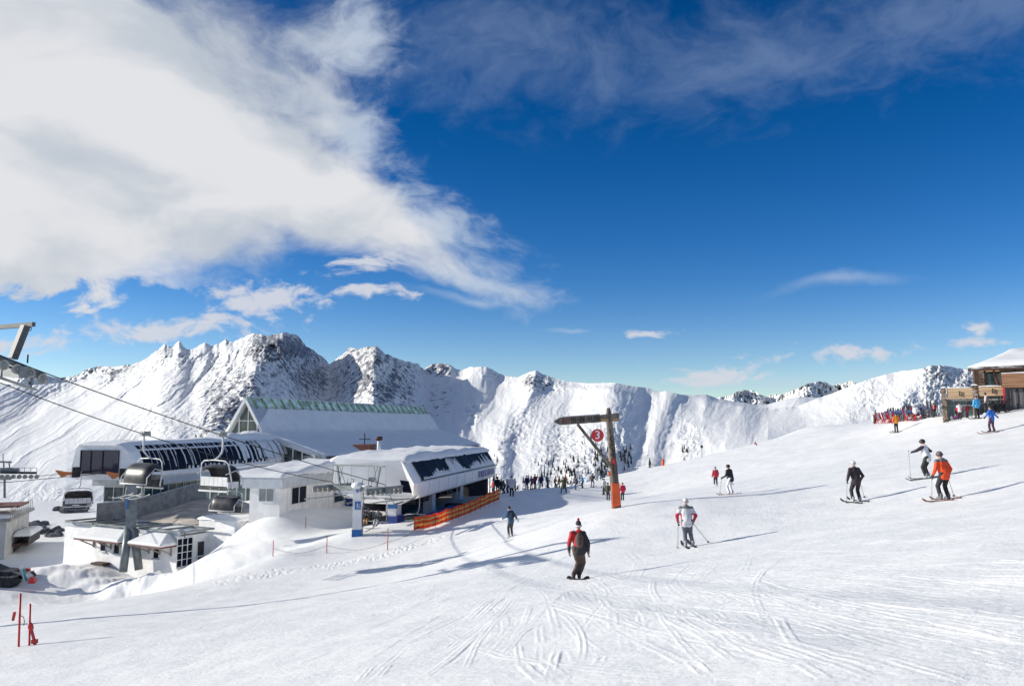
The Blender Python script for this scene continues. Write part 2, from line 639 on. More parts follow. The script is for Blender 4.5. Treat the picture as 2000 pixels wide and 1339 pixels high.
for px, d in ((60, 60), (200, 62), (280, 62), (0, 72), (123, 80), (200, 76), (330, 67.5), (350, 70), (100, 90), (40, 100), (-100, 60), (-100, 80),
              (-100, 110), (200, 90), (-250, 70), (-250, 100), (0, 58), (120, 58), (0, 130), (80, 120)):
    cpz(px, d, YARD)
cpz(370, 73, YARD + 0.2); cpz(400, 76, YARD + 0.6)
cpz(440, 74, -11.2); cpz(480, 73, -9.3)
for x, y, z in ((-20, 95, -8.8), (-8, 95, -8.3), (-20, 130, -9.5), (-38, 88, -10.4), (-36, 100, -10.5), (-5, 110, -9.5), (0, 100, -8.8), (-45, 120, -12),
                (-60, 140, -14), (-30, 150, -12), (-5, 140, -14), (10, 115, -14), (25, 118, -12), (40, 118, -9), (55, 112, -4), (65, 105, 0), (75, 95, 5),
                (20, 150, -32), (50, 150, -28), (90, 150, -18), (0, 180, -40), (-40, 180, -20), (-90, 150, -14), (-120, 110, -13), (-120, 60, -14),
                (90, 60, 10), (100, 20, 12), (60, -30, 10), (-60, -30, -8), (0, -60, 5), (110, 100, 9), (-90, 20, -15), (-70, 60, YARD), (-80, 90, YARD)):
    cw(x, y, z)
CPA = np.array(CP)
_C = 3.5


def _phi(r2): return np.sqrt(r2 + _C * _C)


_n = len(CPA)
_A = np.zeros((_n + 3, _n + 3))
_d2 = (CPA[:, None, 0] - CPA[None, :, 0]) ** 2 + (CPA[:, None, 1] - CPA[None, :, 1]) ** 2
_A[:_n, :_n] = _phi(_d2) - 0.02 * np.eye(_n)
_A[:_n, _n] = 1; _A[:_n, _n + 1] = CPA[:, 0]; _A[:_n, _n + 2] = CPA[:, 1]
_A[_n:, :_n] = _A[:_n, _n:].T
_w = np.linalg.solve(_A, np.concatenate([CPA[:, 2], [0, 0, 0]]))


def bumps(x, y):
    z = np.zeros_like(x)

    def lump(px, d, rx, ry, h, rough=0.5, seed=3):
        c = P(px, 830, d)
        dx = (x - c.x) / rx / 1.15; dy = (y - c.y) / ry / 1.3
        h = h * 0.8
        r = np.exp(-(dx * dx + dy * dy))
        nz = fbm2(x * 0.42, y * 0.42, 5, seed, 0.55)
        return h * r * (0.95 + rough * 0.8 * nz)
    # heaps of cleared snow in front of the lower building
    for a in ((150, 75, 4.2, 2.2, 1.0), (215, 72.5, 3.4, 2.0, 0.9), (240, 70, 2.6, 2.0, 0.9), (283, 69.3, 1.9, 1.6, 1.5), (318, 68.3, 1.7, 1.5, 1.5), (262, 67.5, 1.6, 1.4, 0.7),
              (345, 67.5, 1.2, 1.2, 0.4)):
        z += lump(*a, rough=0.9)
    # soft undulation everywhere, stronger away from the groomed piste
    z += 0.10 * fbm2(x * 0.12, y * 0.12, 4, 21) + 0.05 * fbm2(x * 0.6, y * 0.6, 4, 25)
    # ruts along the bank between fence and yard
    m = sstep(-x, 14, 24) * sstep(y, 50, 56) * (1 - sstep(y, 66, 70))
    z += 0.22 * m * fbm2(x * 0.45 + y * 0.25, y * 0.15, 4, 31)
    return z


def H(x, y):
    x = np.asarray(x, dtype=float); y = np.asarray(y, dtype=float)
    sh = np.broadcast(x, y).shape
    xf = np.broadcast_to(x, sh).ravel(); yf = np.broadcast_to(y, sh).ravel()
    out = np.empty(xf.shape)
    for i in range(0, len(xf), 60000):
        xs, ys = xf[i:i + 60000], yf[i:i + 60000]
        r2 = (xs[:, None] - CPA[None, :, 0]) ** 2 + (ys[:, None] - CPA[None, :, 1]) ** 2
        out[i:i + 60000] = _phi(r2) @ _w[:_n] + _w[_n] + _w[_n + 1] * xs + _w[_n + 2] * ys
    r = np.hypot(xf, yf)
    out = out + bumps(xf, yf)
    # beyond the shoulder the ground drops into the valley
    out = out - 0.45 * np.clip(r - 175, 0, None) * sstep(xf + 0.25 * yf, -60, 30) - 0.03 * np.clip(r - 175, 0, None)
    return out.reshape(sh)


def hz(x, y): return float(H(np.array([x]), np.array([y]))[0])


def G(px, py, d0=6.0, d1=130.0):
    """the spot of the snow seen in direction (px, py)"""
    ds = np.linspace(d0, d1, 700)
    p = P(px, py, 1.0)
    zs = H(p.x * ds, ds)
    below = np.where(p.z * ds < zs)[0]
    if len(below) == 0: i = int(np.argmin(np.abs(p.z * ds - zs)))
    else: i = below[0]
    if i > 0:
        a = ds[i - 1]; b = ds[i]
        for _ in range(12):
            m_ = (a + b) / 2
            if p.z * m_ < hz(p.x * m_, m_): b = m_
            else: a = m_
        d = (a + b) / 2
    else: d = ds[i]
    return Vector((p.x * d, d, hz(p.x * d, d)))


def build_ground():
    az_in = np.linspace(math.radians(-40), math.radians(40), 1080)
    az_out = np.linspace(math.radians(40), math.radians(320), 140)[1:-1]
    az = np.concatenate([az_in, az_out])
    r = np.concatenate([np.geomspace(2.2, 7.0, 30)[:-1], np.geomspace(7.0, 30.0, 600)[:-1], np.geomspace(30.0, 110.0, 230)[:-1], np.geomspace(110.0, 900.0, 40)])
    A, R = np.meshgrid(az, r, indexing='ij')
    X = np.sin(A) * R; Y = np.cos(A) * R
    Zb = H(X, Y)
    # ski and board tracks, cut into the surface
    D = np.zeros_like(Zb)
    la = len(az_in)
    az0, daz = az_in[0], az_in[1] - az_in[0]
    lr = np.log(r)
    R_ = np.random.RandomState(5)

    def stamp(xs, ys, width, depth, lip, amp=None):
        amp = np.ones(len(xs)) if amp is None else amp
        a = np.arctan2(xs, ys); rr = np.hypot(xs, ys)
        ia = (a - az0) / daz
        ir = np.interp(np.log(rr), lr, np.arange(len(r)))
        ok = (ia > 6) & (ia < la - 7) & (rr > 6.8) & (rr < 60)
        ia, ir, xs, ys, amp = ia[ok], ir[ok], xs[ok], ys[ok], amp[ok]
        if len(ia) == 0: return
        K = 6
        for i, j, x, y, am in zip(np.rint(ia).astype(int), np.rint(ir).astype(int), xs, ys, amp):
            s = (slice(max(0, i - K), i + K + 1), slice(max(0, j - K), j + K + 1))
            q2 = ((X[s] - x) ** 2 + (Y[s] - y) ** 2) / (width * width)
            v = -am * depth * np.exp(-q2 * 1.3) 
            D[s] = np.minimum(D[s], v)
            v2 = am * lip * np.exp(-(np.sqrt(q2) - 1.7) ** 2 * 2.5)
            D2[s] = np.maximum(D2[s], v2)
    D2 = np.zeros_like(Zb)

    def track(x0, y0, head, length, curv, width=0.045, depth=0.035, lip=0.02, pair=0.0):
        step = 0.055
        n = int(length / step)
        hd = head + curv * np.linspace(0, length, n) + 0.015 * np.sin(np.linspace(0, length, n) * 0.6 + R_.rand() * 6)
        x = x0 + np.cumsum(np.sin(hd)) * step; y = y0 + np.cumsum(np.cos(hd)) * step
        f = np.clip(np.minimum(np.linspace(0, 3.2, n), np.linspace(3.2, 0, n)), 0, 1)
        f = f * np.clip(0.75 + 0.9 * np.interp(np.linspace(0, length, n), np.linspace(0, length, 7), R_.uniform(-0.6, 0.4, 7)), 0.05, 1)
        keep = f > 0.04
        stamp(x[keep], y[keep], width, depth, lip, f[keep])
        if pair:
            stamp((x + np.cos(hd) * pair)[keep], (y - np.sin(hd) * pair)[keep], width, depth, lip, f[keep])
    # fan of tracks that spreads from the middle of the slope towards the bottom of the view
    for k in range(300):
        px = R_.uniform(560, 2250); py = R_.uniform(1130, 1339) if R_.rand() < 0.75 else R_.uniform(1010, 1160)
        g = P(px, py, 1.0)
        dd = 1.7 / (-g.z - 0.14 + 0.18 * g.x)
        x0, y0 = g.x * dd, dd
        if y0 > 44 or y0 < 6: continue
        head = math.atan2(2.5 - x0, 42 - y0) + R_.normal(0, 0.10)
        if R_.rand() < 0.035: head += R_.uniform(-0.9, 0.5)
        track(x0, y0, head, R_.choice([1.2, 2.5, 4, 7, 12]) * R_.uniform(0.7, 1.3), R_.normal(0, 0.02), width=max(R_.uniform(0.022, 0.045), 0.0026 * y0), depth=R_.uniform(0.002, 0.011), lip=R_.uniform(0.004, 0.018),
              pair=R_.uniform(0.18, 0.3) if R_.rand() < 0.3 else 0)
    for k in range(22):
        x0 = R_.uniform(-9, 1); y0 = R_.uniform(11, 24)
        track(x0, y0, R_.uniform(0.2, 1.2), R_.uniform(2, 7), R_.normal(0, 0.1), width=0.035, depth=R_.uniform(0.006, 0.016), lip=0.01)
    # trodden footprints along the net line
    fp = [G(px, py) for px, py in ((440, 1132), (520, 1122), (600, 1108), (680, 1098), (760, 1080), (820, 1062), (870, 1048))]
    for i in range(len(fp) - 1):
        for k in range(34):
            q = fp[i].lerp(fp[i + 1], R_.rand())
            stamp(np.array([q.x + R_.normal(0, 0.35)]), np.array([q.y + R_.normal(0, 0.6)]), 0.09, 0.055, 0.03)
    near = 1 - sstep(R, 26, 60)
    # crusty chatter of the scraped snow
    chat = 0.008 * fbm2(X * 2.2, Y * 2.2, 5, 41, 0.62) + 0.005 * fbm2(X * 1.2 + Y * 1.0, (Y - X) * 5.0, 4, 45, 0.6) * sstep(X, -8, 6)
    D += D2 + chat * (1 + 0 * near)
    Zb += D
    V = np.stack([X, Y, Zb], -1).reshape(-1, 3)
    na, nr = len(az), len(r)
    i, j = np.meshgrid(np.arange(na), np.arange(nr - 1), indexing='ij')
    i2 = (i + 1) % na
    F = np.stack([i * nr + j, i2 * nr + j, i2 * nr + j + 1, i * nr + j + 1], -1).reshape(-1, 4)
    me = fast_mesh('piste', V, F)
    # close the middle under the viewer
    o = bpy.data.objects.new('ground', me)
    me.materials.append(M_PISTE)
    COL.objects.link(o)
    tag(o, kind='structure')
    rim = [tuple(V[k * nr]) for k in range(na)]
    c0 = (0, 0, plane0(0, 0))
    mesh_obj('ground_middle', [c0] + rim, [(0, 1 + (k + 1) % na, 1 + k) for k in range(na)], M_PISTE)['kind'] = 'structure'


def fast_mesh(name, V, F, smooth_shade=True):
    me = bpy.data.meshes.new(name)
    me.vertices.add(len(V))
    me.vertices.foreach_set('co', np.ascontiguousarray(V, dtype=np.float32).ravel())
    me.loops.add(F.size)
    me.loops.foreach_set('vertex_index', np.ascontiguousarray(F[:, ::-1], dtype=np.int32).ravel())
    me.polygons.add(len(F))
    me.polygons.foreach_set('loop_start', np.arange(0, F.size, F.shape[1], dtype=np.int32))
    me.polygons.foreach_set('use_smooth', np.full(len(F), smooth_shade))
    me.update(calc_edges=True)
    me.validate()
    return me


build_ground()

# ------------------------------------------------------------------ mountains
def Pn(px, py, D):
    u = (px - 1000.0) / F_PX; v = (669.5 - py) / F_PX
    c = math.cos(PITCH) - v * math.sin(PITCH); s = math.sin(PITCH) + v * math.cos(PITCH)
    return np.stack([u / c * D, D + 0 * px, s / c * D], -1)


def ridge_sheet(name, prof, bot, dtop, dbot, x0, x1, nx, ny, jag, relief, material, rockf, seed, drop=200.0, back=400.0, power=1.0):
    """a mountain side: crest line prof, foot line bot, distances at crest and foot, relief(px, py, t) in metres of depth"""
    px1 = np.linspace(x0, x1, nx)
    itp = lambda tab: np.interp(px1, [a[0] for a in tab], [a[1] for a in tab])
    pr = itp(prof) + jag(px1)
    bt = itp(bot)
    Dt, Db = itp(dtop), itp(dbot)
    t = np.linspace(0, 1, ny) ** 1.15
    PX, T = np.meshgrid(px1, t, indexing='ij')
    kx = max(3, int(30.0 / (px1[1] - px1[0])))
    ker = np.hanning(2 * kx + 1); ker /= ker.sum()
    prs = np.convolve(np.pad(pr, kx, mode='edge'), ker, 'valid') + 5
    PY = prs[:, None] + (bt - prs)[:, None] * T + (pr - prs)[:, None] * np.exp(-T / 0.055)
    PY = np.maximum.accumulate(PY, axis=1)
    D0 = Dt[:, None] + (Db - Dt)[:, None] * (1 - (1 - T) ** power)
    rel, rock = relief(PX, PY, T, D0)
    D = D0 + rel
    V = Pn(PX, PY, D)
    # far side: falls away behind the crest
    bk = []
    top = V[:, 0, :]
    for k, (q, z) in enumerate(((0.15, 0.25), (0.5, 0.7), (1.0, 1.3))):
        w = top.copy()
        sc_ = (top[:, 1] + back * q) / top[:, 1]
        w[:, 0] *= sc_; w[:, 1] *= sc_; w[:, 2] -= drop * z
        bk.append(w)
    V = np.concatenate([np.stack(bk[::-1], 1), V], 1)
    rock = np.concatenate([np.zeros((nx, 3)), rock], 1)
    nyy = ny + 3
    i, j = np.meshgrid(np.arange(nx - 1), np.arange(nyy - 1), indexing='ij')
    F = np.stack([i * nyy + j, (i + 1) * nyy + j, (i + 1) * nyy + j + 1, i * nyy + j + 1], -1).reshape(-1, 4)
    me = fast_mesh(name, V.reshape(-1, 3), F)
    at = me.attributes.new('rockiness', 'FLOAT', 'POINT')
    at.data.foreach_set('value', rock.astype(np.float32).ravel())
    me.materials.append(material)
    o = bpy.data.objects.new(name, me)
    COL.objects.link(o)
    tag(o, kind='structure')
    return lambda px, py: _hit(px1, pr, bt, T[0], V[:, 3:, :], px, py)


def _hit(px1, pr, bt, t1, V, px, py):
    i = int(np.clip(np.searchsorted(px1, px), 1, len(px1) - 1))
    f = (py - pr[i]) / (bt[i] - pr[i])
    j = int(np.clip(np.searchsorted(t1, f), 1, len(t1) - 1))
    return Vector(V[i, j])


def blobs(PX, PY, lst):
    r = np.zeros_like(PX)
    for (cx, cy, rx, ry, rot, amp) in lst:
        a = math.radians(rot)
        dx = (PX - cx) * math.cos(a) + (PY - cy) * math.sin(a)
        dy = -(PX - cx) * math.sin(a) + (PY - cy) * math.cos(a)
        r = np.maximum(r, amp * np.exp(-((dx / rx) ** 2 + (dy / ry) ** 2)))
    return r


PROF = [(-400, 760), (-60, 745), (60, 752), (150, 745), (200, 730), (250, 716), (285, 700), (300, 690), (320, 672), (328, 674), (338, 678), (350, 664), (362, 680), (372, 684), (400, 668), (415, 676), (440, 664), (455, 668),
        (488, 652), (500, 651), (520, 656), (540, 652), (558, 649), (575, 652), (588, 662), (598, 676), (612, 684), (628, 694), (643, 711), (655, 702), (672, 690), (684, 677), (700, 682), (712, 678), (730, 675), (742, 680), (752, 690), (780, 702),
        (800, 706), (815, 709), (828, 722), (836, 714), (850, 709), (878, 711), (890, 720), (904, 723), (915, 717), (948, 715), (962, 722), (985, 733), (1010, 737), (1030, 728), (1046, 722), (1060, 730), (1080, 737), (1110, 745),
        (1150, 748), (1200, 747), (1230, 753), (1265, 757), (1288, 766), (1300, 763), (1330, 770), (1340, 771), (1380, 770), (1402, 778), (1440, 784), (1480, 790), (1500, 789), (1535, 779), (1560, 774), (1600, 776), (1640, 778), (1700, 790), (2200, 800)]
BOT = [(-400, 1030), (60, 1020), (130, 1010), (300, 985), (600, 985), (1000, 985), (1300, 960), (1500, 900), (1620, 860), (1700, 850), (2200, 850)]
DTOP = [(-400, 2600), (250, 2300), (400, 2100), (550, 1900), (640, 2100), (730, 1800), (850, 1900), (1050, 1700), (1200, 1500), (1330, 1400), (1500, 1500), (1700, 1500), (2200, 1500)]
DBOT = [(-400, 150), (60, 165), (130, 190), (300, 420), (600, 700), (900, 850), (1300, 850), (1600, 850), (2200, 850)]

# broad lit ribs and shaded gullies, as (px measured along the crest, depth in metres): rising depth faces away from the sun
WAVE = [(-400, 0), (60, -60), (150, 60), (200, -40), (330, -190), (352, -190), (375, -110), (492, -300), (560, -90), (640, 40), (700, -120), (735, -190), (800, -20), (850, 50), (866, 20), (930, -50), (960, 45), (1035, -90), (1075, -10), (1105, -60), (1122, -20), (1195, -125), (1275, 5),
        (1292, 15), (1322, -60), (1345, 30), (1352, 30), (1480, -150), (1620, -120), (2200, -200)]


def relief_main(PX, PY, T, D0):
    dy = PY - 740.0
    shear = np.interp(PX, [-400, 0, 400, 640, 800, 1000, 1200, 1400, 2200], [1.7, 1.6, 0.85, 0.28, -0.10, 0.42, 0.22, 0.4, 0.4])
    nzw = 40 * fbm2(PX / 170.0, PY / 130.0, 4, 51) + 16 * fbm2(PX / 55.0, PY / 45.0, 4, 53)
    U = PX + shear * dy * (1 - 0.22 * T) + nzw
    W = np.interp(U, [a[0] for a in WAVE], [a[1] for a in WAVE])
    # soften by averaging neighbours
    for s in (6, 13, 20):
        W = W + np.interp(U + s, [a[0] for a in WAVE], [a[1] for a in WAVE]) + np.interp(U - s, [a[0] for a in WAVE], [a[1] for a in WAVE])
    W /= 7.0
    sc_ = D0 / 1800.0
    rough_zone = blobs(PX, PY, [(560, 680, 120, 40, 0, 1.0), (450, 790, 70, 130, 25, 0.75), (730, 730, 90, 70, 10, 1.0), (770, 780, 80, 60, 40, 0.6), (850, 715, 40, 20, 0, 1.0), (340, 690, 60, 30, 0, 0.6), (590, 720, 70, 40, 30, 0.9),
                                (1045, 745, 45, 22, 10, 0.9), (960, 730, 30, 14, 15, 0.35), (860, 770, 30, 50, 20, 0.45), (920, 800, 25, 30, 0, 0.4), (1000, 860, 30, 90, 25, 0.45), (220, 720, 90, 30, 0, 0.9), (110, 760, 80, 30, 0, 0.3),
                                (1130, 890, 90, 70, 20, 0.55), (1200, 880, 40, 70, 0, 0.6), (1340, 870, 30, 50, 10, 0.5), (430, 850, 60, 60, 0, 0.6), (330, 840, 60, 50, 0, 0.35), (100, 990, 70, 40, 0, 0.6), (1150, 755, 60, 12, 0, 0.3),
                                (1220, 748, 40, 8, 0, 0.45), (650, 800, 80, 60, 0, 0.35), (250, 760, 90, 40, 30, 0.25), (1070, 960, 120, 30, 0, 0.6)])
    # fall-line ribs
    rib1 = fbm2(U / 62.0, T * 1.3 + PX / 700.0, 4, 61, 0.5, True)
    rib3 = fbm2(U / 30.0 + 0.3 * fbm2(PX / 60.0, PY / 60.0, 3, 64), T * 2.4 + PX / 400.0, 4, 63, 0.55, True)
    rib2 = fbm2(U / 13.0, T * 4.5, 4, 66, 0.55, True)
    crag = fbm2(PX / 26.0, PY / 22.0, 6, 71, 0.6, True)
    crag2 = fbm2((PX + 0.7 * PY) / 11.0, (PY - 0.5 * PX) / 15.0, 5, 73, 0.62, True)
    fine = fbm2(PX / 8.0 + PY / 30.0, PY / 9.0, 5, 76, 0.6)
    left = 1 - sstep(PX, 300, 700)
    right = sstep(PX, 860, 980)
    mod = 0.35 + 1.5 * np.clip(fbm2(PX / 120.0, PY / 90.0, 3, 57) + 0.4, 0, 1)
    mid = np.exp(-((PX - 720) / 170.0) ** 2)
    # the long lit slope on the left is furrowed finely all the way down
    rel = W * sc_ * (0.35 + 0.65 * (1 - T * left * 0.7)) * (1 - 0.45 * mid)
    rel = rel - sc_ * (78 * rib1 * (0.5 + 0.5 * left + 0.4 * rough_zone) * (1 - 0.35 * right) + 30 * rib3 * (0.45 + 0.4 * left + 0.9 * rough_zone) * (1 - 0.7 * right) + 9 * rib2 * mod * (0.1 + 0.5 * left + 1.2 * rough_zone) * (1 - 0.8 * right)
                       + 75 * crag * rough_zone + 16 * crag2 * (rough_zone + 0.08 * (1 - right)) + 9 * fine * (0.10 + rough_zone + 0.2 * left))
    env = sstep(T, 0.0, 0.05)
    rel = rel * (0.55 + 0.45 * env)
    band = fbm2((PX + 0.5 * PY) / 34.0, (PY - 0.35 * PX) / 75.0, 4, 83, 0.55)
    rock = 0.15 + 0.205 * rough_zone + 0.30 * band * rough_zone + 0.10 * np.exp(-((PX - 690) / 240.0) ** 2) * (1 - rough_zone) + 0.13 * crag * rough_zone + 0.05 * fbm2(PX / 60.0, PY / 60.0, 3, 81) + 0.16 * np.clip(rib2, -0.2, 0.6) * (rough_zone + 0.25)
    rock = rock + 0.06 * blobs(PX, PY, [(400, 760, 300, 120, 0, 1)])
    return rel, rock


def jag_main(px):
    z = np.interp(px, [-400, 250, 300, 880, 1080, 1120, 1400, 1500, 2200], [1.5, 2, 5, 4, 2.5, 0.3, 0.3, 0.3, 0.3])
    return z * (fbm2(px / 14.0, px * 0, 4, 91, 0.6) * 1.6)


hit_main = ridge_sheet('mountain', PROF, BOT, DTOP, DBOT, -380, 1760, 1300, 330, jag_main, relief_main, M_MOUNT, 1, 0, drop=180, back=300, power=1.25)

# ridge behind on the left
def relief_back(PX, PY, T, D0):
    U = PX + 1.1 * (PY - 720)
    W = np.interp(U, [-400, 0, 70, 90, 190, 245, 330], [0, 160, -40, 120, 160, 0, 120])
    crag = fbm2(PX / 30.0, PY / 20.0, 6, 101, 0.6, True)
    rib = fbm2(U / 26.0, T * 2, 4, 104, 0.5, True)
    z = blobs(PX, PY, [(200, 722, 75, 18, 0, 1.0), (100, 770, 70, 20, 0, 0.8), (40, 735, 40, 20, 0, .6)])
    return W * 1.6 - 150 * crag * (0.25 + z) - 60 * rib, 0.14 + 0.17 * z + 0.1 * crag


ridge_sheet('far_ridge', [(-400, 720), (-100, 735), (0, 712), (30, 708), (60, 720), (90, 733), (112, 738), (140, 735), (155, 730), (165, 722), (195, 714), (225, 716), (250, 711), (262, 716), (300, 722), (340, 735)],
            [(-400, 870), (100, 850), (340, 800)], [(-400, 3600), (340, 3300)], [(-400, 2400), (340, 2700)], -380, 340, 420, 120,
            lambda px: 3 * fbm2(px / 9.0, px * 0 + 3, 4, 97, 0.6), relief_back, M_MOUNT, 1, 0)


# distant peaks in the gap
def relief_far(PX, PY, T, D0):
    crag = fbm2(PX / 22.0, PY / 20.0, 6, 111, 0.62, True)
    W = np.interp(PX, [1400, 1432, 1460, 1485, 1500, 1530, 1575, 1600, 1640, 1680, 1720], [0, -100, 0, -60, 30, -40, -250, -120, 60, -120, 0])
    return W * 3.0 - 900 * crag * 0.6, 0.05 + 0.13 * np.clip(crag + 0.2, 0, 1)


ridge_sheet('distant_peaks', [(1380, 782), (1405, 775), (1425, 772), (1440, 764), (1452, 761), (1470, 762), (1485, 770), (1498, 775), (1510, 768), (1520, 771), (1545, 764), (1565, 754), (1580, 748), (1590, 746), (1600, 744), (1612, 746), (1625, 753), (1645, 748), (1665, 743), (1680, 752), (1740, 760), (1900, 770)],
            [(1380, 820), (1900, 820)], [(1380, 7000), (1900, 7000)], [(1380, 6000), (1900, 6000)], 1380, 1900, 420, 90,
            lambda px: 2.5 * fbm2(px / 8.0, px * 0 + 5, 4, 117, 0.6), relief_far, M_MOUNT, 1, 0, drop=600, back=900)


# rounded hill on the right
def relief_hill(PX, PY, T, D0):
    U = PX + 0.55 * (PY - 740)
    W = np.interp(U, [1500, 1640, 1700, 1760, 1800, 1870, 1950, 2100, 2500], [0, 30, -10, 20, -90, 30, 0, -60, 60])
    for s in (8, 16):
        W = W + np.interp(U + s, [1500, 1640, 1700, 1760, 1800, 1870, 1950, 2100, 2500], [0, 30, -10, 20, -90, 30, 0, -60, 60])
    W /= 3
    z = blobs(PX, PY, [(1835, 735, 45, 26, 20, 1.0), (1880, 750, 40, 30, 30, 1.0), (1820, 775, 30, 34, 20, 0.8), (1700, 790, 60, 30, 0, 0.3), (1770, 790, 40, 26, 30, 0.7), (1690, 760, 30, 20, 0, 0.35), (1900, 730, 40, 14, 0, 0.8), (2000, 760, 80, 40, 0, 0.6)])
    crag = fbm2(PX / 17.0, PY / 15.0, 6, 121, 0.6, True)
    fine = fbm2(PX / 6.0, PY / 6.0, 4, 126, 0.6)
    return W * 0.38 + 26 * np.sin(PX / 120.0) - 30 * crag * (0.06 + z) - 14 * fbm2(PX / 55.0, PY / 40.0, 3, 129) - 5 * fine * (0.1 + z), 0.13 + 0.2 * z + 0.14 * crag * z + 0.05 * fine


hit_hill = ridge_sheet('hill', [(1500, 800), (1560, 792), (1600, 776), (1625, 768), (1640, 762), (1665, 752), (1700, 739), (1730, 731), (1760, 724), (1785, 722), (1800, 720), (1815, 714), (1840, 713), (1860, 716), (1890, 722), (1905, 726), (1920, 735), (2000, 760), (2200, 770), (2500, 760)],
                       [(1500, 860), (1900, 850), (2500, 850)], [(1500, 800), (2500, 620)], [(1500, 480), (2500, 360)], 1500, 2450, 620, 170,
                       lambda px: 1.6 * fbm2(px / 10.0, px * 0 + 7, 4, 131, 0.6), relief_hill, M_HILL, 1, 0, drop=60, back=120)
# ------------------------------------------------------------------ materials of the built things
M_WHITE = mat('white_render', (0.84, 0.83, 0.81), 0.75, var=0.07, scale=1.2, bump=0.15, bscale=12)
M_SHELL = mat('white_shell_panel', (0.86, 0.855, 0.84), 0.4, var=0.04, scale=0.8)
M_GREYP = mat('pale_grey_fascia', (0.5, 0.53, 0.56), 0.6, var=0.08, scale=1.5)
M_CONC = mat('weathered_concrete', (0.30, 0.295, 0.28), 0.85, var=0.18, scale=1.6, bump=0.3, bscale=8)
M_TAN = mat('trampled_tan_snow', (0.56, 0.50, 0.42), 0.9, var=0.2, scale=0.7, bump=0.5, bscale=4)
M_GLASS = mat('dark_glass', (0.010, 0.013, 0.027), 0.45, var=0.3, scale=0.6, spec=0.05)
M_GLASSG = mat('hall_glass', (0.07, 0.10, 0.095), 0.1, var=0.4, scale=0.5, spec=0.8)
M_GREENG = mat('green_skylight_glass', (0.62, 0.76, 0.66), 0.7, var=0.3, scale=0.8)
M_GREENM = mat('green_skylight_rib', (0.34, 0.46, 0.25), 0.7, var=0.3, scale=2)
M_MULL = mat('white_window_frame', (0.72, 0.73, 0.72), 0.5, var=0.05)
M_STEEL = mat('grey_green_steel', (0.19, 0.215, 0.22), 0.5, 0.3, var=0.15, scale=2)
M_LSTEEL = mat('galvanised_steel', (0.27, 0.285, 0.28), 0.45, 0.5, var=0.15, scale=3)
M_DARK = mat('dark_machinery', (0.03, 0.032, 0.036), 0.6, var=0.4, scale=2)
M_BLACK = mat('black_rubber', (0.022, 0.022, 0.024), 0.7, var=0.3, scale=3)
M_WHEEL = mat('sheave_wheel', (0.38, 0.35, 0.28), 0.6, 0.2, var=0.2, scale=4)
M_BLUE = mat('blue_padding', (0.025, 0.06, 0.27), 0.65, var=0.15, scale=2)
M_SBLUE = mat('blue_sign_plate', (0.03, 0.15, 0.42), 0.4, var=0.05)
M_ORANGE = mat('orange_padding', (0.82, 0.13, 0.03), 0.6, var=0.12, scale=2, bump=0.3, bscale=4)
M_ORG2 = mat('orange_guide', (0.55, 0.17, 0.04), 0.5, var=0.1)
M_RED = mat('red_plastic', (0.55, 0.025, 0.03), 0.5, var=0.12, scale=4)
M_PRINT = mat('white_print', (0.8, 0.8, 0.8), 0.5, var=0.03)
M_LILAC = mat('blue_violet_print', (0.22, 0.22, 0.45), 0.5, var=0.05)
M_BUBBLE = mat('smoked_bubble', (0.045, 0.045, 0.05), 0.38, var=0.4, scale=2, spec=0.3)
M_SEAT = mat('white_seat_back', (0.62, 0.62, 0.62), 0.5, var=0.08, scale=3)
M_WOODG = mat('weathered_grey_wood', (0.17, 0.145, 0.12), 0.85, var=0.35, scale=3, bump=0.6, bscale=14, stretch=(1, 1, 0.15))
M_WOODL = mat('fresh_split_wood', (0.42, 0.26, 0.12), 0.8, var=0.25, scale=3, stretch=(0.2, 1, 1))
M_CLAD = mat('pale_timber_boards', (0.55, 0.38, 0.23), 0.7, var=0.18, scale=1.5, stretch=(0.3, 0.3, 4))
M_CLADD = mat('brown_timber_boards', (0.30, 0.155, 0.085), 0.7, var=0.2, scale=1.5, stretch=(0.3, 0.3, 4))
M_BROWN = mat('dark_brown_timber', (0.07, 0.035, 0.025), 0.7, var=0.2, scale=3)
M_STONE = mat('brown_field_stone', (0.22, 0.15, 0.11), 0.9, var=0.5, scale=2.2, bump=0.5, bscale=6)
M_STONE2 = mat('grey_field_stone', (0.27, 0.22, 0.18), 0.9, var=0.4, scale=2.5, bump=0.5, bscale=6)
M_TEAL = mat('teal_window_glass', (0.05, 0.10, 0.105), 0.15, var=0.5, scale=1.0, spec=0.7)
M_REDBR = mat('red_brown_sheet', (0.16, 0.05, 0.03), 0.6, var=0.2)


def onplane(px, py, O, dv):
    p = P(px, py, 1.0)
    # p.x*d = O.x+dv.x*a ; d = O.y+dv.y*a
    a = (p.x * O.y - O.x) / (dv.x - p.x * dv.y)
    d = O.y + dv.y * a
    return a, p.z * d


